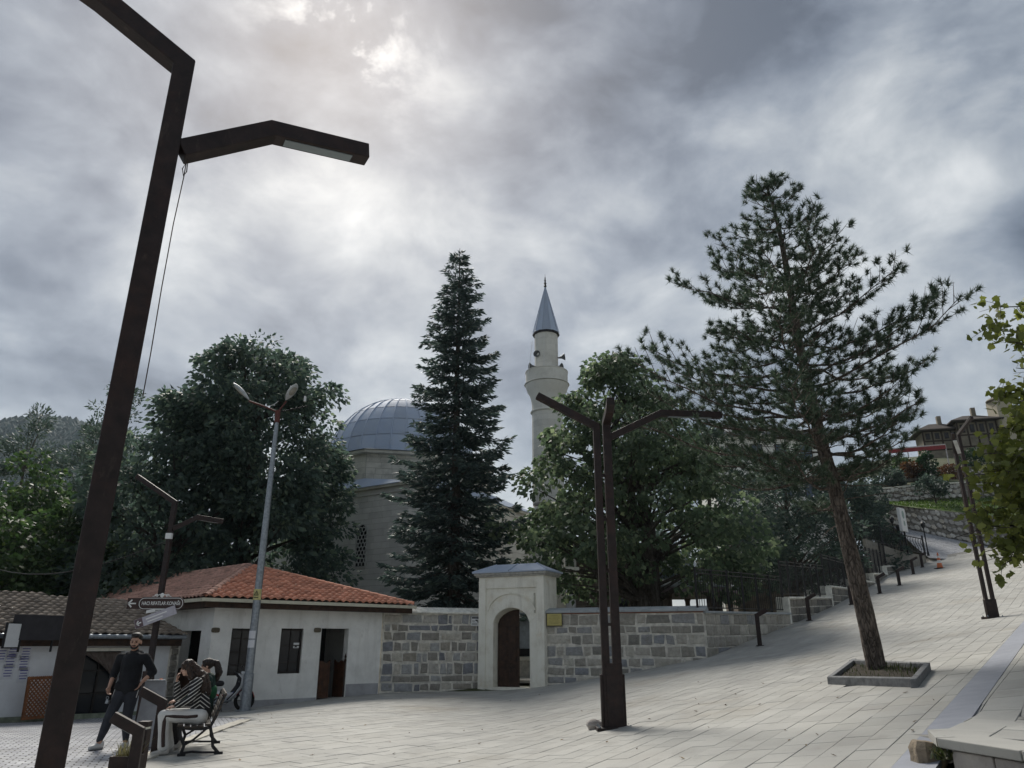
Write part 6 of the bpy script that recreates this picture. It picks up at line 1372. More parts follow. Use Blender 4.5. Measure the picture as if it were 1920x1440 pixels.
# steep cobbled lane past the top of the plaza
m_lane = sett_mat().copy(); m_lane.name = 'lane setts'
lane = MB(); rowsL = [((1742, 1046), (1990, 1062), 52.5), ((1712, 1022), (1990, 1058), 56.0), ((1690, 1000), (1990, 1050), 60.0), ((1672, 985), (1990, 1044), 63.5)]
vs = []
for (a, b, D) in rowsL:
    for k in range(9): t = k/8; vs.append(at(a[0]+(b[0]-a[0])*t, a[1]+(b[1]-a[1])*t, D+6*t*0))
lane.add(vs, [(j*9+i, j*9+i+1, (j+1)*9+i+1, (j+1)*9+i) for j in range(3) for i in range(8)]); tag(lane.build('cobbled_lane', m_lane, smooth=True), kind='structure')
m_rubl = stone_mat('white rubble stone', [(.66, .64, .60), (.55, .53, .49), (.45, .43, .40), (.72, .70, .66), (.60, .55, .48), (.50, .48, .46)])
m_gap = mat('rubble joint', (.25, .235, .21), .95, var=.2)
def rubble_wall(name, label, pts_b, pts_t, D0, D1, sz, seed, cap=False):
    """retaining wall of round field stones; pts: picture outline at depth D0..D1"""
    rr = random.Random(seed); n = len(pts_b); B = [at(u, v, D0+(D1-D0)*i/(n-1)) for i, (u, v) in enumerate(pts_b)]; T = [at(u, v, D0+(D1-D0)*i/(n-1)+.25) for i, (u, v) in enumerate(pts_t)]
    for b, t_ in zip(B, T): t_.x = b.x+(t_.x-b.x)*.3
    c = sum(B, Vector())/n; w = thing(name, label, 'wall', c); core = MB(); bk = Vector((0, .6, 0))
    for i in range(n-1): core.add([B[i]-UP*3.2, B[i+1]-UP*3.2, T[i+1], T[i], B[i]+bk-UP*3.2, B[i+1]+bk-UP*3.2, T[i+1]+bk, T[i]+bk], [(0, 1, 2, 3), (3, 2, 6, 7), (4, 7, 6, 5)])
    core.build('mortar_core', m_gap, w, world=True); st = []; L_ = sum((B[i+1]-B[i]).length for i in range(n-1)); rows = max(2, int((T[0]-B[0]).length/sz)+1)
    s = 0
    nx = int(L_/sz)
    for j in range(rows):
        for i in range(nx):
            t = (i+.5*(j % 2)+rr.uniform(-.22, .22))/nx*(n-1); t = min(n-1.001, max(0, t)); k = int(t); f = t-k; b = B[k].lerp(B[k+1], f); tt = T[k].lerp(T[k+1], f); g = (j+.5+rr.uniform(-.2, .2))/rows; p = b.lerp(tt, g); al = (B[k+1]-B[k]).normalized(); out = Vector((al.y, -al.x, 0)).normalized(); out = out if out.y < 0 else -out
            m = rr.randint(5, 7); a0 = rr.random()*6; rx, rz = sz*.62*rr.uniform(.75, 1.1), sz*.58*rr.uniform(.75, 1.08); ring = [p+al*(rx*math.cos(a0+6.283*q/m)*rr.uniform(.85, 1.1))+UP*(rz*math.sin(a0+6.283*q/m)*rr.uniform(.85, 1.1)) for q in range(m)]
            st.append((ring, p, out, rr.uniform(.05, .1)))
    st.sort(key=lambda e: e[1].y); rest = MB()
    for k, (ring, p, out, pr) in enumerate(st):
        m = len(ring); vs = [q-out*.02 for q in ring]+[p+(q-p)*.8+out*pr for q in ring]; fs = [(q, (q+1) % m, m+(q+1) % m, m+q) for q in range(m)]+[tuple(range(m, 2*m))]
        if k < 260:
            b_ = MB(); b_.add([v-p for v in vs], fs); obj('stone', b_.mesh('stone', m_rubl), w, p-w.location)
        else: rest.add(vs, fs)
    if rest.v: tag(rest.build('stone_field', m_rubl, w, world=True), kind='stuff')
    if cap:
        cp_ = MB()
        for i in range(n-1): cp_.add([T[i]-Vector((0, .12, 0)), T[i+1]-Vector((0, .12, 0)), T[i+1]-Vector((0, .12, -.12)), T[i]-Vector((0, .12, -.12)), T[i]+bk+UP*.12, T[i+1]+bk+UP*.12], [(0, 1, 2, 3), (3, 2, 5, 4)])
        cp_.build('coping', m_cop, w, world=True)
    return w
rubble_wall('rubble_wall', 'lower white rubble retaining wall above the cobbled lane', [(1640, 975), (1700, 990), (1780, 1012), (1860, 1030), (1990, 1050)], [(1640, 942), (1700, 948), (1780, 958), (1860, 966), (1990, 975)], 64, 60, .42, 3)
rubble_wall('rubble_wall', 'middle rubble retaining wall with a pale coping on the slope', [(1600, 948), (1660, 944), (1740, 936), (1810, 932), (1960, 926)], [(1600, 926), (1660, 917), (1740, 910), (1810, 906), (1960, 900)], 69, 69, .42, 5, True)
rubble_wall('rubble_wall', 'upper rubble wall below the terrace of the timber house', [(1670, 905), (1730, 900), (1800, 892), (1960, 885)], [(1670, 888), (1730, 884), (1800, 878), (1960, 872)], 76, 77, .42, 7)
# terraces between the walls
m_lawn = mat('green lawn', (.075, .13, .032), .95, col2=(.10, .12, .045), nscale=1.2, bump=.6, bscale=14)
def terr(name, rows, m):
    n = len(rows[0][0]); vs = [at(u, v, D) for pts, D in rows for u, v in pts]; b = MB().add(vs, [(j*n+i, j*n+i+1, (j+1)*n+i+1, (j+1)*n+i) for j in range(len(rows)-1) for i in range(n-1)]); return tag(b.build(name, m, smooth=True), kind='structure')
terr('lawn_terrace', [([(1600, 936), (1700, 950), (1780, 960), (1860, 968), (2000, 978)], 62.5), ([(1590, 948), (1700, 944), (1780, 938), (1860, 932), (2000, 926)], 69.2)], m_lawn)
terr('upper_terrace', [([(1590, 926), (1660, 917), (1740, 910), (1810, 906), (2000, 898)], 69.7), ([(1590, 912), (1660, 906), (1740, 900), (1810, 893), (2000, 886)], 76.4)], m_earth)
terr('house_terrace', [([(1590, 900), (1670, 888), (1730, 884), (1800, 878), (2000, 870)], 76.8), ([(1590, 878), (1670, 868), (1730, 862), (1800, 856), (2000, 850)], 90), ([(1590, 872), (1670, 860), (1730, 855), (1800, 850), (2000, 845)], 120)], m_earth)
bl = []
for _ in range(5200):
    u = random.uniform(1640, 1910); t = random.random(); a = at(u, 942+(u-1640)*.11, 62.7); b = at(u, 944-(u-1640)*.06, 69); bl.append(a.lerp(b, t))
blades('grass', bl, .16, leafmat('lawn blades', (.075, .13, .03), (.14, .19, .05), .3), 'green grass on the lawn terrace above the lower rubble wall', .4, .03)
# shrubs
def shrub(name, label, u, vb, vt, D, r_, leaf_m, n, seed, prof=None, droop=.1, leaf=.22):
    b0 = at(u, vb, D); h = at(u, vt, D).z-b0.z
    return broad_tree(name, label, 'shrub', b0, h, prof or [(.03, r_*.8), (.35, r_), (.75, r_*.75), (1, r_*.25)], .06, leaf_m, n, 60, leaf, seed, clump_r=(.25, .5), droop=droop)
shrub('cone_thuja', 'dark conical thuja bush on the slope below the awning', 1744, 906, 848, 74.5, .95, lf_thuja, 70, 71, [(.02, .95), (.3, 1.0), (.65, .75), (1, .15)], -.4)
shrub('shrub', 'rust coloured shrub left of the conical thuja', 1712, 892, 866, 75, 1.1, lf_rust, 45, 72)
shrub('shrub', 'brownish shrub right of the conical thuja', 1785, 905, 872, 75, 1.3, lf_rust, 50, 73)
shrub('shrub', 'dark round shrub left of the rusty one on the slope', 1672, 915, 880, 73, 1.6, lf_dpine, 70, 74)
shrub('shrub', 'green round shrub below the end of the awning', 1690, 885, 858, 78, 1.5, lf_bush, 50, 75)
shrub('shrub', 'dark green shrub below the timber house', 1832, 880, 842, 79, 1.7, lf_thuja, 70, 76)
shrub('young_pine', 'small thin pine standing on the lawn terrace', 1757, 955, 893, 66, 1.5, lf_dpine, 45, 77, [(.45, .8), (.6, 1.4), (.85, 1.2), (1, .5)])
shrub('young_pine', 'bushy young pine at the left end of the rubble walls', 1640, 985, 900, 60, 1.6, lf_dpine, 70, 78, [(.2, 1.2), (.5, 1.7), (.8, 1.2), (1, .4)])
# awning of the terrace cafe
aw0 = at(1716, 848, 79.5); aw = thing('cafe_awning', 'long red and white awning on white posts above the slope', 'awning', aw0)
A_, B_ = at(1665, 843, 80)-aw0, at(1772, 834, 80)-aw0; ux = (B_-A_).normalized(); m_reda = mat('red awning cloth', (.28, .045, .05), .7, var=.1); m_wht = mat('white awning', (.62, .58, .58), .7)
dpt_ = Vector((0, 2.6, .55)); 
for k in range(6):
    a, b = A_.lerp(B_, k/6), A_.lerp(B_, (k+1)/6); m_ = MB(); m_.add([a, b, b+dpt_, a+dpt_, a-UP*.06, b-UP*.06, b+dpt_-UP*.06, a+dpt_-UP*.06], [(0, 1, 2, 3), (7, 6, 5, 4), (0, 4, 5, 1), (1, 5, 6, 2), (3, 7, 4, 0)]); m_.build('cloth_panel', m_reda, aw)
MB().bar(A_-Vector((0, .03, .25)), B_-Vector((0, .03, .25)), .04, .44).build('valance', m_reda, aw); MB().bar(A_+Vector((0, -.06, .04)), B_+Vector((0, -.06, .04)), .04, .12).build('valance_trim', m_wht, aw)
for k in (0, 2, 4, 6): p = A_.lerp(B_, k/6); MB().bar(p-UP*2.6, p-UP*.05, .09).build('post', m_wht, aw)
# timber framed houses on the hill
m_mud = mat('ochre infill', (.22, .195, .15), .9, nscale=1.5, var=.15); m_frame = mat('weathered timber', (.05, .038, .03), .9, var=.2); m_rooft = mat('dark old roof tile', (.05, .043, .04), .95, col2=(.085, .07, .06), nscale=5, bump=1., bscale=14)
def timber_house(label, u0, u1, v_base, v_eave, v_ridge, D, seed, storeys=2, wins=3, mudm=m_mud):
    a, b = at(u0, v_base, D), at(u1, v_base, D); c = (a+b)/2; z0 = min(a.z, b.z)-1.5; ze = at(u1, v_eave, D).z; zr = at(u1, v_ridge, D).z; W_ = (b-a).length; Dp = W_*.8
    h = thing('timber_house', label, 'house', (c.x, c.y, z0), R(-14)); hw = W_/2
    MB().bbox((-hw, 0, 0), (hw, Dp, ze-z0)).build('wall', mudm, h)
    Ht = ze-z0; n = wins+1
    for k in range(n+1): x = -hw+W_*k/n; MB().bbox((x-.09, -.06, Ht*.30), (x+.09, -.001, Ht-.02)).build('timber_post', m_frame, h)
    for z in (.31, .62, .97): MB().bbox((-hw+.1, -.05, Ht*z-.1), (hw-.1, -.002, Ht*z+.08)).build('timber_beam', m_frame, h)
    for k in range(n):
        for zz_ in (.68,) if storeys == 2 else (.40, .70):
            x = -hw+W_*(k+.5)/n; w2 = W_/n*.24; m_ = MB().bbox((x-w2, -.05, Ht*zz_), (x+w2, -.003, Ht*(zz_+.22))); wo = m_.build('window', m_frame, h); MB().bbox((x-w2+.08, -.065, Ht*zz_+.08), (x+w2-.08, -.051, Ht*(zz_+.22)-.08)).build('pane', m_glass, wo); MB().bbox((x-.03, -.08, Ht*zz_+.05), (x+.03, -.066, Ht*(zz_+.22)-.05)).build('mullion', m_frame, wo)
    ov = .8; e = [(-hw-ov, -ov, Ht), (hw+ov, -ov, Ht), (hw+ov, Dp+ov, Ht), (-hw-ov, Dp+ov, Ht)]; r_ = [(-hw*.35, Dp/2, zr-z0), (hw*.35, Dp/2, zr-z0)]
    rf = MB(); rf.add(e+r_+[(x, y, z-.15) for x, y, z in e], [(0, 1, 5, 4), (1, 2, 5), (2, 3, 4, 5), (3, 0, 4), (0, 6, 7, 1), (1, 7, 8, 2), (3, 9, 6, 0), (6, 9, 8, 7)]); ro_ = rf.build('roof', m_rooft, h)
    MB().bbox((hw*.2-.25, Dp*.35, zr-z0-.6), (hw*.2+.25, Dp*.35+.5, zr-z0+.9)).build('chimney', m_mud, ro_); return h
timber_house('timber framed house with dark hip roof behind the right lamp', 1806, 1872, 836, 788, 772, 90, 1)
timber_house('long low timber framed house with sagging roof left of the tall one', 1738, 1802, 838, 806, 788, 92, 2)
timber_house('timber framed house peeping out behind the plane tree leaves', 1890, 1990, 830, 772, 750, 97, 3)
tw = at(1882, 800, 90); t = thing('chimney_tower', 'pale plastered chimney stack with rounded cap on the hill', 'chimney', (tw.x, tw.y, tw.z-4)); zt_ = at(1882, 748, 90).z-tw.z+4
MB().bbox((-1.0, -1.0, 0), (1.0, 1.0, zt_-.4)).build('shaft', mat('cream render', (.48, .43, .33), .9, var=.06), t); smooth_angle(MB().lathe((0, 0, zt_-.4), [(1.35, 0), (1.4, .12), (1.2, .35), (.7, .55), (.1, .62)], 16).build('cap', m_mud, t), 50)
# pale house behind the pine
ph = at(1460, 1000, 58); hs_ = thing('white_house', 'white walled house with grey roof half hidden behind the pine', 'house', (ph.x, ph.y, .8)); zt_ = at(1460, 815, 58).z-.8
MB().bbox((-4.5, 0, 0), (4.5, 6, zt_)).build('wall', m_white, hs_)
rf = MB(); e = [(-5.4, -.9, zt_), (5.4, -.9, zt_), (5.4, 7, zt_), (-5.4, 7, zt_)]; rf.add(e+[(-1.5, 3, zt_+1.5), (1.5, 3, zt_+1.5)]+[(x, y, z-.2) for x, y, z in e], [(0, 1, 5, 4), (1, 2, 5), (2, 3, 4, 5), (3, 0, 4), (0, 6, 7, 1), (1, 7, 8, 2), (3, 9, 6, 0), (6, 9, 8, 7)]); rf.build('roof', mat('grey roof', (.17, .18, .20), .8, var=.1), hs_)
for x in (-3, -1, 1, 3):
    for z in (zt_-2.3, zt_-5.2): wo = MB().bbox((x-.5, -.06, z), (x+.5, -.002, z+1.5)).build('window', m_frame, hs_); MB().bbox((x-.42, -.075, z+.08), (x+.42, -.061, z+1.42)).build('pane', mat('sky lit glass', (.10, .13, .17), .1), wo)
bal = at(1420, 1066, 50); bt = thing('white_balcony', 'white terrace slab with a dark railing behind the cedars', 'balcony', bal)
MB().bbox((-1.6, 0, -.25), (3.0, 3, 0)).build('slab', m_white, bt); MB().bbox((-1.5, .1, -3), (2.9, 2.9, -.251)).build('support', m_brn, bt); MB().bar((-1.6, 0, 1.0), (3.0, 0, 1.0), .06).build('rail', m_iron, bt)
for k in range(24): x = -1.6+4.6*k/23; MB().box((x, 0, .5), (.03, .03, 1.0)).build('picket', m_iron, bt)
# lane side railing, little lamps, light box sign
m_post = mat('black lamp iron', (.014, .015, .018), .5)
for k, (u, vb, vt, D, lab) in enumerate(((1680, 1022, 970, 53, 'black lantern post at the left of the group by the lane'), (1697, 1032, 973, 54, 'black lantern post left of the light box sign'), (1692, 1034, 985, 51, 'short black lantern post between the two tall ones'), (1741, 1042, 979, 52.5, 'black lantern post nearest the orange cone'))):
    b0 = at(u, vb, D); h = at(u, vt, D).z-b0.z; t = thing('lantern_post', lab, 'lamp post', b0, 0, 'lantern posts by the lane')
    smooth_angle(MB().lathe((0, 0, 0), [(.09, 0), (.07, .25), (.045, .3), (.038, h-.42)], 8).build('post', m_post, t)); MB().lathe((0, 0, h-.42), [(.06, 0), (.13, .08), (.17, .32)], 6).build('lantern_frame', m_post, t); MB().lathe((0, 0, h-.095), [(.20, 0), (.10, .10), (.02, .16)], 6).build('lantern_roof', m_post, t)
sg = at(1703, 1040, 50.5); t = thing('light_box_sign', 'tall white light box sign on a black post by the lane', 'sign', sg, R(42)); z0, z1 = at(1700, 997, 50.5).z-sg.z, at(1696, 953, 50.5).z-sg.z
MB().bbox((-.05, -.05, 0), (.05, .05, z0)).build('post', m_post, t); bevel(MB().bbox((-.45, -.11, z0), (.45, .11, z1)).build('box', m_signw, t), .03, 2)
for k, (z, r_) in enumerate(((.72, .2), (.35, .13))): MB().prism([(r_*math.cos(a), -.113, z0+(z1-z0)*z+r_*1.4*math.sin(a)) for a in [6.283*q/14 for q in range(14)]], (0, -.006, 0)).build('emblem', mat('faint emblem', (.30, .38, .36), .7), t)
rl = [at(1622, 1010, 47.5), at(1655, 1022, 49), at(1690, 1034, 50.5), at(1735, 1042, 52.5)]
lr = thing('scroll_railing', 'ornate black iron railing along the lane behind the ramp', 'railing', rl[0])
for a, b in zip(rl, rl[1:]):
    a, b = a-rl[0], b-rl[0]
    MB().bar(a+UP*1.15, b+UP*1.15, .05).build('rail', m_post, lr); MB().bar(a+UP*.15, b+UP*.15, .05).build('rail', m_post, lr); MB().bar(a, a+UP*1.5, .09).build('post', m_post, lr); n = 9
    for k in range(n):
        p = a.lerp(b, (k+.5)/n); d = (b-a).normalized(); m_ = MB(); m_.tube([p+d*(.16*math.sin(q/10*6.283))*1+UP*(.15+q/10*1.0) for q in range(11)], .018, 4); m_.build('scroll', m_post, lr)
MB().bar(rl[-1]-rl[0], rl[-1]-rl[0]+UP*1.4, .09).build('post', m_post, lr)
bw = MB()
for a, b in zip(rl, rl[1:]): bw.prism([a-UP*2, b-UP*2, b-UP*2+Vector((0, .4, 0)), a-UP*2+Vector((0, .4, 0))], UP*2.0)
tag(bw.build('low_wall', m_rub), 'low stone wall carrying the ornate railing by the lane', 'wall')
# striped cone at the top of the plaza
def cone(label, p, h, group=None, tilt=0):
    t = thing('traffic_cone', label, 'traffic cone', p, 0, group); t.rotation_euler = (0, tilt, R(20)); m_or = mat('orange plastic', (.58, .17, .07), .5, var=.08); m_bk = mat('black rubber', (.02, .02, .02), .8); m_wt = mat('reflective white', (.7, .7, .68), .4)
    bevel(MB().box((0, 0, .02*h), (.52*h, .52*h, .04*h)).build('base', m_bk, t), .01, 1); r = lambda z: h*(.185-.155*z)
    for k, (z0, z1, m) in enumerate(((.04, .34, m_or), (.34, .52, m_wt), (.52, .66, m_or), (.66, .80, m_wt), (.80, 1., m_or))): smooth_angle(MB().lathe((0, 0, 0), [(r(z0), h*z0), (r(z1), h*z1)], 20).build('band', m, t))
    return t
p = gnd(1763, 1066, 70); cone('faded orange and white traffic cone at the top of the plaza', p, .95)
# wooded far hill
V = []; rr = random.Random(5); hm = MB(); ico = []
for _ in range(5200):
    u = rr.uniform(-60, 560); r_ = ray(u, 1000); D = rr.uniform(560, 1120); x = r_.x/r_.y*D*1.0; z = H(x, D)
    if z < 20: continue
    s = rr.uniform(4.5, 8.5); n = 6; c = Vector((x, D, z)); vs = [c+Vector((s*math.cos(a+q), s*math.sin(a+q), -s*.5)) for q in (0,) for a in [6.283*k/n for k in range(n)]]+[c+Vector((s*.75*math.cos(a), s*.75*math.sin(a), s*.55)) for a in [6.283*k/n+.5 for k in range(n)]]+[c+Vector((0, 0, s*rr.uniform(1, 1.5)))]
    hm.add(vs, [(k, (k+1) % n, n+(k+1) % n, n+k) for k in range(n)]+[(n+k, n+(k+1) % n, 2*n) for k in range(n)])
tag(hm.build('far_wood', mat('far woodland', (.022, .046, .038), .95, rnd=.35)), 'woodland covering the far hill on the left', 'wood', kind='stuff')
# ================================================================== PEOPLE, BENCH, MOTORBIKE
def remesh(o, vox=.01, it=4, fac=.5):
    m = o.modifiers.new('remesh', 'REMESH'); m.mode = 'VOXEL'; m.voxel_size = vox; m.use_smooth_shade = True
    s = o.modifiers.new('smooth', 'SMOOTH'); s.iterations = it; s.factor = fac; return o
m_skin = mat('skin', (.42, .25, .18), .55, nscale=8, var=.06); m_skin2 = mat('fair skin', (.52, .33, .25), .55, nscale=8, var=.05)
m_hairb = mat('black hair', (.012, .010, .009), .6, nscale=40, var=.3, bump=.5, bscale=120); m_hairn = mat('brown hair', (.045, .026, .018), .5, nscale=30, var=.4, bump=.8, bscale=70); m_hairk = mat('dark brown hair', (.025, .016, .013), .5, nscale=30, var=.4, bump=.8, bscale=70)
m_hood = mat('black hoodie cloth', (.012, .013, .016), .95, nscale=5, var=.2, bump=.7, bscale=16); m_track = mat('charcoal track cloth', (.030, .033, .042), .9, nscale=5, var=.15, bump=.6, bscale=14); m_shoe = mat('white shoe', (.58, .58, .57), .6, var=.08); m_eye = mat('dark eye', (.01, .008, .007), .2); m_lip = mat('lips', (.30, .12, .10), .5)
m_sole = mat('grey sole', (.30, .30, .30), .8)
def hand(b, wrist, d, palm_n, s=1., curl=.5, thumb=1):
    """palm and five fingers: d points along the hand, palm_n out of the palm, thumb side +1/-1"""
    w, d, n = Vector(wrist), Vector(d).normalized(), Vector(palm_n).normalized(); n = (n-d*n.dot(d)).normalized(); sd = d.cross(n).normalized()*thumb
    c = w+d*.05*s; rot = Matrix((sd, d, n)).transposed(); b.ell(c, (.040*s, .052*s, .017*s), rot)
    for k, ln in enumerate((.068, .076, .070, .055)):
        r0 = w+d*.088*s+sd*(.029-.0195*k)*s; d1 = (d*math.cos(curl*.5)+n*math.sin(curl*.5)); d2 = (d*math.cos(curl*1.4)+n*math.sin(curl*1.4)); p1 = r0+d1*ln*.52*s; p2 = p1+d2*ln*.5*s
        b.cap(r0, .0098*s, p1, .0090*s, 8); b.cap(p1, .0090*s, p2, .0078*s, 8)
    t0 = w+d*.028*s+sd*.034*s; t1 = t0+(d*.55+sd*.7+n*.25).normalized()*.040*s; t2 = t1+(d*.85+sd*.15+n*.4).normalized()*.030*s; b.cap(t0, .0125*s, t1, .0108*s, 8); b.cap(t1, .0108*s, t2, .009*s, 8)
def head(b, c, f, up, s=1.):
    """head with cranium, jaw, nose, brow and ears; f is where the face looks"""
    c, f, up = Vector(c), Vector(f).normalized(), Vector(up).normalized(); up = (up-f*up.dot(f)).normalized(); sd = f.cross(up); rot = Matrix((sd, f, up)).transposed()
    L_ = lambda x, y, z: c+sd*x*s+f*y*s+up*z*s
    b.ell(L_(0, -.012, .028), (.076*s, .096*s, .092*s), rot); b.ell(L_(0, .026, -.045), (.060*s, .066*s, .068*s), rot); b.ell(L_(0, .058, -.088), (.030*s, .026*s, .022*s), rot)
    b.cap(L_(0, .084, .012), .010*s, L_(0, .104, -.024), .0135*s, 8); b.ell(L_(0, .078, .026), (.052*s, .018*s, .012*s), rot); b.ell(L_(0, .084, -.058), (.026*s, .012*s, .012*s), rot)
    for q in (-1, 1): b.ell(L_(q*.077, -.008, -.012), (.010*s, .020*s, .032*s), rot); b.ell(L_(q*.040, .062, -.022), (.022*s, .02*s, .02*s), rot)
    return L_, rot
def face(parent, L_, rot, s=1., brow=m_hairb):
    for q in (-1, 1):
        MB().ell(L_(q*.031, .083, .006), (.013*s, .006*s, .007*s), rot, 10, 6).build('eye', m_eye, parent, smooth=True)
        MB().cap(L_(q*.016, .094, .024), .005*s, L_(q*.048, .080, .026), .004*s, 8).build('eyebrow', brow, parent, smooth=True)
    MB().ell(L_(0, .094, -.058), (.022*s, .006*s, .008*s), rot, 10, 6).build('mouth', m_lip, parent, smooth=True)
def shoe(b, heel, fwd, s=1.):
    h, f = Vector(heel), Vector(fwd).normalized(); b.cap(h+UP*.05*s, .042*s, h+f*.10*s+UP*.045*s, .045*s); b.cap(h+f*.10*s+UP*.042*s, .043*s, h+f*.20*s+UP*.032*s, .032*s); b.cap(h+UP*.05*s, .044*s, h+UP*.09*s, .040*s)
# ---------------- the standing man
mp_ = gnd(207, 1404); man = thing('person', 'standing man in black hoodie and charcoal track trousers holding keys', 'person', mp_); MS = .985; man.scale = (MS, MS, MS)
hip = [(.05, 0, .93), (.22, .01, .93)]; knee = [(-.05, -.09, .52), (.19, .0, .52)]; ank = [(-.19, -.03, .10), (.17, .12, .10)]
sh = [(-.075, .0, 1.445), (.335, .02, 1.445)]; elb = [(-.165, .05, 1.17), (.47, .09, 1.18)]; wri = [(-.125, -.13, .955), (.375, -.04, 1.03)]
b = MB()
for q in (0, 1):
    b.cap(hip[q], .085, knee[q], .058); b.cap(knee[q], .058, ank[q], .040); b.cap(Vector(sh[q])-UP*.04, .045, elb[q], .040); b.cap(elb[q], .043, wri[q], .028)
b.cap((.135, .01, .93), .13, (.13, .0, 1.15), .13); b.cap((.13, .0, 1.15), .13, (.13, 0, 1.36), .14); b.cap((-.02, 0, 1.385), .060, (.28, .01, 1.385), .060); b.cap((.13, .0, 1.44), .058, (.145, -.015, 1.58), .055)
fd = Vector((.18, -1, -.16)); L_, rot = head(b, (.155, -.035, 1.665), fd, UP, 1.1)
hand(b, wri[0], (.12, -.25, -.95), (.9, -.3, .1), 1., .9, 1); hand(b, wri[1], (-.45, -.25, -.85), (-.5, -.5, .2), 1., .3, -1)
remesh(b.build('body', m_skin, man), .0065, 3)
face(man, L_, rot, 1.1)
h = MB(); rl_h = rot
h.ell(L_(0, -.026, .05), (.094, .108, .098), rot); h.ell(L_(0, .045, .105), (.074, .062, .042), rot); ho = remesh(h.build('hair', m_hairb, man), .008, 2)
be = MB()
for a in range(-5, 6): t = a/5; be.ell(L_(.056*math.sin(t*1.45), .030+.060*math.cos(t*1.45), -.082-.004*math.cos(t*3)+.045*abs(t)**2.2), (.016, .014, .020), rot, 8, 6)
be.cap(L_(-.026, .096, -.044), .008, L_(.026, .096, -.044), .008, 8); remesh(be.build('beard', m_hairb, man), .006, 3)
j = MB(); j.cap((.135, .01, .97), .165, (.13, .0, 1.15), .165); j.cap((.13, .0, 1.15), .165, (.13, 0, 1.36), .165); j.cap((-.02, 0, 1.395), .092, (.28, .01, 1.395), .092); j.cap((.13, .01, 1.10), .18, (.13, .01, 1.30), .175); j.cap((.13, .02, 1.46), .085, (.14, .01, 1.50), .078); j.ell((.13, .10, 1.48), (.13, .075, .06)); j.cap((.06, -.06, 1.47), .035, (.13, -.095, 1.42), .03); j.cap((.21, -.06, 1.47), .035, (.14, -.095, 1.42), .03)
for q in (0, 1):
    e = Vector(elb[q]); w_ = Vector(wri[q]); j.cap(Vector(sh[q])-UP*.035, .078, e, .068); j.cap(e, .066, e.lerp(w_, .28), .060)
j.cap((.045, -.03, .96), .12, (.225, -.02, .96), .12); remesh(j.build('hoodie', m_hood, man), .010, 4)
t_ = MB()
for q in (0, 1):
    k, a = Vector(knee[q]), Vector(ank[q]); t_.cap(hip[q], .115, k, .083); t_.cap(k, .083, k.lerp(a, .55), .072); t_.cap(k.lerp(a, .55), .070, a+UP*.03, .050)
t_.cap((.06, .01, .95), .12, (.215, .01, .95), .12); remesh(t_.build('trousers', m_track, man), .010, 4)
for q, sx in ((0, -1), (1, 1)):
    hp, k = Vector(hip[q]), Vector(knee[q]); st = MB(); st.cap(hp+Vector((sx*.100, -.03, .03)), .014, hp.lerp(k, .35)+Vector((sx*.090, -.03, 0)), .012); st.build('side_stripe', m_shoe, man, smooth=True)
for q, f in ((0, (-.45, -1, 0)), (1, (.1, -1, 0))):
    s_ = MB(); hl = Vector((ank[q][0], ank[q][1], 0))-Vector(f).normalized()*.05; shoe(s_, hl, f); so3 = remesh(s_.build('shoe', m_shoe, man), .009, 3); so4 = MB(); so4.cap(hl+UP*.014, .043, hl+Vector(f).normalized()*.19+UP*.014, .038); x = so4.build('sole', m_sole, so3, smooth=True); x.scale = (1, 1, .5)
kc = Vector(wri[0])+Vector((.03, -.06, -.15)); kr = thing('key_ring', 'small bunch of keys hanging from the standing man\'s hand', 'keys', mp_+kc*MS)
MB().tube([(.022*math.cos(a), 0, -.02+.022*math.sin(a)) for a in [6.283*q/12 for q in range(13)]], .003, 5).build('ring', m_galv, kr)
for a in (-.25, .05, .35): MB().box((.05*math.sin(a), 0, -.075*math.cos(a)), (.014, .004, .07), Matrix.Rotation(-a, 3, 'Y')).build('key', m_galv, kr)
MB().ell((.045, -.002, -.085), (.022, .008, .03)).build('fob', m_ink, kr, smooth=True)
# ---------------- bench
bp_ = gnd(365, 1417); bdir = Vector((-math.sin(R(22)), math.cos(R(22)), 0)); bx_ = Vector((math.cos(R(22)), math.sin(R(22)), 0)); bench = thing('park_bench', 'bench with black cast iron ends and wooden slats under the women', 'bench', bp_, R(22)); BL = 1.45
m_slat = mat('dark bench wood', (.06, .048, .038), .7, nscale=5, var=.25, rnd=.12, bump=.3)
for y in (0, BL):
    f = MB()
    def pr(pts, w=.045):
        f.path([(x, y, z) for x, z in pts], .045, w, (0, 1, 0))
    pr([(-.30, .42), (-.27, .40), (-.10, .375), (.08, .37), (.18, .39)]); pr([(.16, .37), (.24, .55), (.30, .74), (.33, .86)]); pr([(-.26, .40), (-.24, .28), (-.17, .15), (-.20, .02)]); pr([(.17, .39), (.22, .25), (.24, .12), (.34, .015)]); pr([(-.20, .04), (-.05, .055), (.10, .04), (.34, .03)], .03); pr([(-.17, .15), (-.05, .22), (.08, .33), (.12, .37)], .03); pr([(-.25, .02), (-.13, .02)], .04); pr([(.27, .02), (.40, .02)], .04)
    bevel(f.build('iron_end', m_iron, bench), .008, 1)
for k in range(5): x = -.26+.098*k; bevel(MB().box((x, BL/2, .425-.028*math.sin(k/4*math.pi)), (.082, BL+.12, .03)).build('seat_slat', m_slat, bench), .006, 1)
for k in range(5): z = .50+.085*k; bevel(MB().box((.185+(z-.39)*.34, BL/2, z), (.028, BL+.12, .068), Matrix.Rotation(R(20), 3, 'Y')).build('back_slat', m_slat, bench), .006, 1)
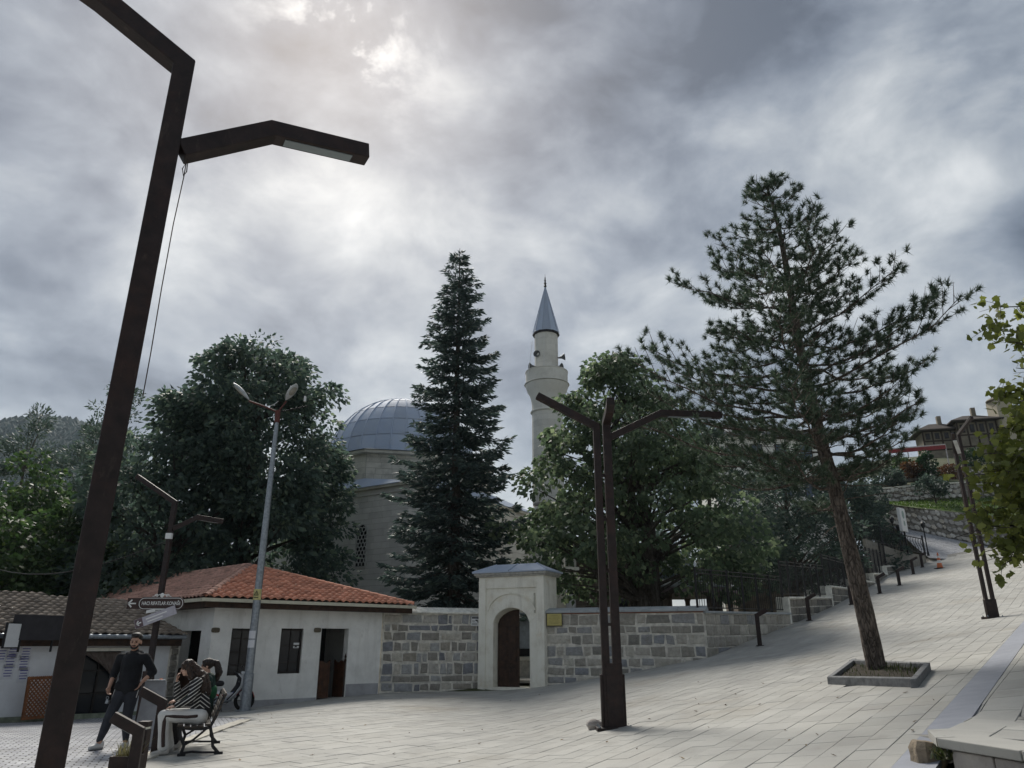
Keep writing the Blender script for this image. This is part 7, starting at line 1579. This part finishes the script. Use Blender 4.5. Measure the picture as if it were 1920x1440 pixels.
# ---------------- seated women
def stripe_mat():
    m = bpy.data.materials.new('striped knit'); m.use_nodes = True; nt = m.node_tree; N = nt.nodes.new; L = nt.links.new; b_ = nt.nodes['Principled BSDF']; b_.inputs['Roughness'].default_value = .95
    tc = N('ShaderNodeTexCoord'); sp = N('ShaderNodeSeparateXYZ'); L(tc.outputs['Object'], sp.inputs[0])
    ab = N('ShaderNodeMath'); ab.operation = 'ABSOLUTE'; ad0 = N('ShaderNodeMath'); ad0.operation = 'ADD'; ad0.inputs[1].default_value = .02; L(sp.outputs[0], ad0.inputs[0]); L(ad0.outputs[0], ab.inputs[0])
    mu = N('ShaderNodeMath'); mu.operation = 'MULTIPLY'; mu.inputs[1].default_value = .75; L(ab.outputs[0], mu.inputs[0]); ad = N('ShaderNodeMath'); ad.operation = 'ADD'; L(sp.outputs[2], ad.inputs[0]); L(mu.outputs[0], ad.inputs[1])
    sc = N('ShaderNodeMath'); sc.operation = 'MULTIPLY'; sc.inputs[1].default_value = 17; L(ad.outputs[0], sc.inputs[0]); fr = N('ShaderNodeMath'); fr.operation = 'FRACT'; L(sc.outputs[0], fr.inputs[0]); gt = N('ShaderNodeMath'); gt.operation = 'GREATER_THAN'; gt.inputs[1].default_value = .76; L(fr.outputs[0], gt.inputs[0])
    hi = N('ShaderNodeMath'); hi.operation = 'GREATER_THAN'; hi.inputs[1].default_value = .645; L(sp.outputs[2], hi.inputs[0]); an = N('ShaderNodeMath'); an.operation = 'MULTIPLY'; L(gt.outputs[0], an.inputs[0]); L(hi.outputs[0], an.inputs[1])
    mx = N('ShaderNodeMix'); mx.data_type = 'RGBA'; L(an.outputs[0], mx.inputs[0]); mx.inputs[6].default_value = (.014, .014, .016, 1); mx.inputs[7].default_value = (.55, .54, .51, 1); L(mx.outputs[2], b_.inputs['Base Color']); return m
m_strp = stripe_mat(); m_wp = mat('white trouser cloth', (.62, .62, .60), .9, nscale=5, var=.06, bump=.6, bscale=14); m_br = mat('brown side band', (.055, .038, .034), .9); m_grn = mat('dark green jacket', (.012, .035, .030), .8, nscale=6, var=.2, bump=.6, bscale=15); m_grn2 = mat('bright green bag', (.015, .11, .045), .7); m_blk = mat('black trousers', (.014, .014, .016), .9)
m_trainer = mat('pale trainer', (.48, .46, .43), .7, var=.08)
def seated(label, loc, o, top_m, leg_m, hair_m, shoe_m, kind):
    t = thing('person', label, 'person', loc, R(22)); b = MB(); hd = Vector(o['head']); nk = Vector(o['neck']); hips = [(.0, -.10, .52), (.0, .10, .52)]
    for q in (0, 1):
        b.cap(hips[q], .085, o['knee'][q], .060); b.cap(o['knee'][q], .058, o['ank'][q], .038); b.cap(o['sh'][q], .045, o['elb'][q], .038); b.cap(o['elb'][q], .038, o['wri'][q], .026)
    c1, c2 = Vector(o['chest']), Vector(o['top']); b.cap((.0, 0, .54), .13, c1, .115); b.cap(c1, .115, c2, .11); b.cap(o['sh'][0], .05, o['sh'][1], .05); b.cap(c2+UP*.05, .05, nk, .046); b.cap(nk, .046, hd-UP*.05, .046)
    L_, rot = head(b, hd, o['look'], UP, .95)
    hand(b, o['wri'][0], *o['hand'][0]); hand(b, o['wri'][1], *o['hand'][1]); remesh(b.build('body', m_skin2, t), .0065, 3); face(t, L_, rot, .95, hair_m)
    j = MB(); j.cap((.01, 0, .60), .155, c1, .145); j.cap(c1, .145, c2, .135); j.cap(o['sh'][0], .075, o['sh'][1], .075); j.cap(c2+UP*.04, .075, nk-UP*.03, .062)
    for q in (0, 1): j.cap(o['sh'][q], .072, o['elb'][q], .062); j.cap(o['elb'][q], .060, Vector(o['elb'][q]).lerp(Vector(o['wri'][q]), .88), .045)
    remesh(j.build('jumper' if kind == 'a' else 'jacket', top_m, t), .010, 4)
    l = MB(); l.cap(hips[0], .13, hips[1], .13)
    for q in (0, 1):
        k, a = Vector(o['knee'][q]), Vector(o['ank'][q]); l.cap(hips[q], .125, k, .086); l.cap(k, .086, k.lerp(a, .5), .078); l.cap(k.lerp(a, .5), .076, a+UP*.02, .088 if kind == 'a' else .06)
    remesh(l.build('trousers', leg_m, t), .010, 4)
    if kind == 'a':
        k, a = Vector(o['knee'][0]), Vector(o['ank'][0]); hp = Vector(hips[0]); off = Vector((0, -.082, 0)); sb = MB()
        pts = [hp+Vector((-.02, -.10, .02)), hp.lerp(k, .35)+off*1.12, hp.lerp(k, .7)+off*.95, k+off*.72+Vector((.03, 0, .0)), k.lerp(a, .18)+off*.85+Vector((.012, 0, 0)), k.lerp(a, .5)+off*.85, k.lerp(a, .8)+off*.90, a+off*.92+UP*.02]
        sb.tube(pts, .030, 8); o_ = sb.build('side_band', m_br, t, smooth=True); remesh(o_, .010, 2)
    for q in (0, 1): s_ = MB(); a = Vector(o['ank'][q]); shoe(s_, Vector((a.x+.05, a.y, 0)), o['foot'][q], .95); remesh(s_.build('shoe', shoe_m, t), .009, 3)
    return t, L_, rot
oa = dict(head=(-.27, 0, 1.235), neck=(-.175, 0, 1.11), look=(-1, -.12, -.22), chest=(-.04, 0, .80), top=(-.085, 0, 1.0), sh=[(-.09, -.185, 1.03), (-.09, .185, 1.03)], elb=[(-.17, -.25, .78), (-.36, .14, .80)], wri=[(-.37, -.17, .69), (-.40, .035, 1.04)], hand=[((-1, .35, -.12), (.1, .2, -1), .9, .5, 1), ((-.1, -.15, 1), (1, -.2, 0), .9, .9, 1)], knee=[(-.52, -.12, .555), (-.49, .10, .55)], ank=[(-.46, -.12, .10), (-.40, .11, .10)], foot=[(-1, -.15, 0), (-1, .1, 0)])
wa, L_, rot = seated('seated woman in striped jumper and white trousers with long brown hair', bp_+bdir*.34, oa, m_strp, m_wp, m_hairn, m_trainer, 'a')
h = MB(); h.ell(L_(0, -.02, .042), (.090, .106, .094), rot); h.ell(L_(0, .06, .075), (.066, .034, .034), rot)
for q in (-1, 1): h.cap(L_(q*.075, .0, .02), .040, L_(q*.095, -.04, -.15), .050)
h.cap(L_(0, -.09, .0), .075, (-.03, 0, 1.08), .10); h.cap((-.03, 0, 1.08), .105, (.055, .0, .88), .085); h.cap((-.03, -.1, 1.06), .06, (.01, -.13, .90), .045); h.cap((-.03, .1, 1.06), .06, (.01, .13, .88), .045)
ho = remesh(h.build('hair', m_hairn, wa), .010, 2); tx = bpy.data.textures.new('hair wave', 'CLOUDS'); tx.noise_scale = .05; dm = ho.modifiers.new('wave', 'DISPLACE'); dm.texture = tx; dm.strength = .035; dm.mid_level = .5
ob = dict(head=(-.02, 0, 1.25), neck=(.01, 0, 1.12), look=(-1, .15, -.1), chest=(.0, 0, .82), top=(.02, 0, 1.02), sh=[(.02, -.18, 1.03), (.02, .18, 1.03)], elb=[(-.20, -.22, .80), (-.2, .22, .80)], wri=[(-.42, -.10, .72), (-.42, .10, .72)], hand=[((-1, .5, -.1), (.1, .2, -1), .9, .6, 1), ((-1, -.5, -.1), (.1, -.2, -1), .9, .6, -1)], knee=[(-.50, -.11, .54), (-.50, .11, .54)], ank=[(-.36, -.11, .10), (-.34, .12, .10)], foot=[(-1, -.1, 0), (-1, .1, 0)])
wb_, L_, rot = seated('seated woman in dark green jacket with a ponytail, farther along the bench', bp_+bdir*1.0+bx_*.05, ob, m_grn, m_blk, m_hairk, m_trainer, 'b')
h = MB(); h.ell(L_(0, -.018, .04), (.086, .102, .092), rot); h.ell(L_(0, .055, .078), (.062, .03, .03), rot); h.ell(L_(0, -.13, .045), (.04, .045, .045), rot); h.cap(L_(0, -.16, .03), .050, L_(0, -.20, -.12), .062); h.cap(L_(0, -.20, -.12), .062, L_(0, -.17, -.26), .025)
ho = remesh(h.build('hair', m_hairk, wb_), .010, 2); dm = ho.modifiers.new('wave', 'DISPLACE'); dm.texture = tx; dm.strength = .025; dm.mid_level = .5
bg_ = MB(); bg_.ell((0, 0, 0), (.06, .12, .12)); bo = bg_.build('shoulder_bag', m_grn2, smooth=True); bo.location = bp_+bdir*.98+bx_*.17+UP*.84; tag(bo, 'bright green bag wedged behind the seated women', 'bag')
# ---------------- grey board and cone behind the man
p = at(276, 1390, 13.7); p.z = G(p.x, p.y); gb = thing('folding_board', 'plain grey folding board leaning behind the standing man', 'board', p, R(15)); zb = at(283, 1277, 13.7).z-p.z
for s_, nm in ((1, 'panel'), (-1, 'rear_panel')): MB().prism([(-.20, -.02+.22*s_*-1, 0), (.20, -.02+.22*s_*-1, 0), (.17, 0-.012*s_, zb), (-.17, 0-.012*s_, zb)], (0, .02, 0)).build(nm, mat('grey board', (.36, .37, .39), .6, var=.08), gb)
MB().box((0, 0, zb+.01), (.30, .06, .02)).build('hinge', m_galv, gb)
p = at(291, 1350, 15.6); p.z = G(p.x, p.y); cone('orange and white traffic cone behind the standing man', p, at(295, 1272, 15.6).z-p.z)
# ---------------- motorbike
q0 = TEA_C-inA*.62; mb_ = q0+TEA_A*s_on(q0, TEA_A, 412, 1322); mb = Vector((mb_.x, mb_.y, G(*mb_))); bike = thing('motorbike', 'parked white underbone motorbike with red trim by the tea house', 'motorbike', mb, R(30)); bike.scale = (1.06, 1.06, 1.06)
m_tyre = mat('tyre rubber', (.015, .015, .015), .85, bump=.3); m_bw = mat('white fairing', (.62, .63, .64), .3, var=.04); m_redp = mat('red trim', (.40, .03, .03), .35); m_blkp = mat('black plastic', (.016, .016, .018), .5); m_chr = mat('chrome', (.5, .5, .5), .25, metal=.9)
for x in (-.60, .64):
    wl = thing('wheel', None, None, (x, 0, .285)); wl.parent = bike; tt = MB(); n = 28; k = 8; vs = []
    for i in range(n):
        a = 6.283*i/n
        for j_ in range(k): c = 6.283*j_/k; rr_ = .235+.05*math.cos(c); vs.append((rr_*math.cos(a), .048*math.sin(c), rr_*math.sin(a)))
    tt.add(vs, [(i*k+j_, ((i+1) % n)*k+j_, ((i+1) % n)*k+(j_+1) % k, i*k+(j_+1) % k) for i in range(n) for j_ in range(k)]); tt.build('tyre', m_tyre, wl, smooth=True)
    rm = MB(); rm.tube([(.21*math.cos(6.283*i/24), 0, .21*math.sin(6.283*i/24)) for i in range(25)], .014, 6); rm.build('rim', m_chr, wl, smooth=True); sp = MB()
    for q in range(6): a = 6.283*q/6; sp.bar((0, 0, 0), (.205*math.cos(a), 0, .205*math.sin(a)), .022, .016)
    sp.build('spokes', m_blkp, wl); MB().tube([(0, -.06, 0), (0, .06, 0)], .04, 10).build('hub', m_chr, wl)
for y in (-.075, .075): MB().tube([(.64, y, .285), (.46, y, .80)], .018, 8).build('fork_leg', m_chr, bike)
fm = MB(); fm.path([(.90, 0, .36), (.84, 0, .50), (.74, 0, .585), (.62, 0, .60), (.50, 0, .55), (.40, 0, .42)], .13, .014, (0, 1, 0)); fm.build('front_mudguard', m_redp, bike)
for y in (-.07, .07): MB().prism([(.80, y, .30), (.80, y, .50), (.70, y, .58), (.58, y, .58), (.46, y, .48), (.55, y, .33)], (0, .008, 0)).build('mudguard_cheek', m_bw, bike)
ls = MB(); n = 8; vs = []
for (x, z, w_) in ((.50, 1.0, .13), (.60, .88, .20), (.58, .68, .25), (.46, .50, .26), (.30, .32, .22)):
    for k in range(n+1): t = -1+2*k/n; vs.append((x-.12*t*t, w_*t, z))
ls.add(vs, [(j_*(n+1)+k, j_*(n+1)+k+1, (j_+1)*(n+1)+k+1, (j_+1)*(n+1)+k) for j_ in range(4) for k in range(n)]); lo2 = ls.build('leg_shield', m_bw, bike, smooth=True); sf = lo2.modifiers.new('s', 'SOLIDIFY'); sf.thickness = .02
li = MB(); li.add([(v[0]-.045, v[1]*.92, v[2]) for v in vs], [(j_*(n+1)+k, j_*(n+1)+k+1, (j_+1)*(n+1)+k+1, (j_+1)*(n+1)+k) for j_ in range(4) for k in range(n)]); lo3 = li.build('inner_shield', m_blkp, bike, smooth=True); sf = lo3.modifiers.new('s', 'SOLIDIFY'); sf.thickness = .02
for y in (-.205, .19): text('number_mark', '16', .10, mat('blue mark', (.05, .12, .42), .5), bike, (.30, y, .50), (R(90), 0, 0), .002) if y < 0 else None
bd = MB(); bd.cap((.34, 0, .42), .085, (-.05, 0, .42), .095); bd.cap((-.05, 0, .44), .10, (-.35, 0, .62), .11); bd.cap((-.35, 0, .62), .11, (-.80, 0, .74), .06); remesh(bd.build('body', m_bw, bike), .014, 3)
MB().prism([(.2, -.112, .45), (-.1, -.112, .47), (-.45, -.122, .66), (-.70, -.10, .74), (-.45, -.12, .60), (-.1, -.112, .42)], (0, .01, 0)).build('red_flash', m_redp, bike)
st_ = MB(); st_.cap((-.02, 0, .74), .075, (-.30, 0, .76), .095); st_.cap((-.30, 0, .76), .095, (-.72, 0, .82), .075); x = remesh(st_.build('seat', m_blkp, bike), .014, 4)
en = MB(); en.cap((.16, 0, .30), .09, (-.10, 0, .30), .11); en.box((.22, 0, .33), (.16, .13, .12)); remesh(en.build('engine', m_galv, bike), .014, 1)
MB().tube([(.18, -.10, .26), (.0, -.13, .19), (-.3, -.15, .21), (-.8, -.16, .30)], [.02, .022, .04, .045], 10).build('exhaust', m_chr, bike, smooth=True)
sw = MB(); sw.bar((-.05, .08, .34), (-.60, .08, .285), .035, .06); sw.bar((-.05, -.08, .34), (-.60, -.08, .285), .035, .06); sw.bar((-.06, .0, .33), (-.07, .0, .35), .19, .04); sw.build('swing_arm', m_blkp, bike)
MB().tube([(.40, -.33, 1.02), (.43, -.2, 1.00), (.47, 0, .97), (.43, .2, 1.00), (.40, .33, 1.02)], .014, 8).build('handlebar', m_blkp, bike, smooth=True)
for y in (-.33, .33): MB().tube([(.40, y*.8, 1.02), (.37, y*1.25, 1.02)], .02, 8).build('grip', m_blkp, bike); m_ = MB(); m_.tube([(.42, y*.75, 1.02), (.44, y*.9, 1.16)], .006, 5); mr_ = m_.build('mirror_stem', m_blkp, bike); MB().ell((.44, y*.95, 1.20), (.02, .06, .04)).build('mirror', m_blkp, mr_, smooth=True)
hl = MB(); hl.ell((.52, 0, .97), (.09, .12, .085)); hl.build('headlight_cowl', m_bw, bike, smooth=True); MB().ell((.60, 0, .95), (.03, .07, .05)).build('headlight', m_glass, bike, smooth=True)
MB().path([(-.80, 0, .60), (-.90, 0, .42)], .13, .015, (0, 1, 0)).build('rear_mudguard', m_blkp, bike); MB().ell((-.86, 0, .70), (.04, .06, .035)).build('tail_light', m_redp, bike, smooth=True)
MB().bar((.05, .10, .22), (.10, .24, .0), .02).build('side_stand', m_blkp, bike)
# ================================================================== AIR
hz_ = MB(); hz_.bbox((-1500, -80, -3), (1400, 1500, 345)); ho_ = hz_.build('haze', None); ho_.data.materials.clear()
m = bpy.data.materials.new('haze'); m.use_nodes = True; nt = m.node_tree; nt.nodes.remove(nt.nodes['Principled BSDF']); pv = nt.nodes.new('ShaderNodeVolumePrincipled'); pv.inputs['Color'].default_value = (.72, .87, 1., 1); pv.inputs['Density'].default_value = .00011; pv.inputs['Anisotropy'].default_value = .2
nt.links.new(pv.outputs[0], nt.nodes['Material Output'].inputs['Volume']); ho_.data.materials.append(m); tag(ho_, 'pale blue haze over the far hill', 'haze', kind='stuff')
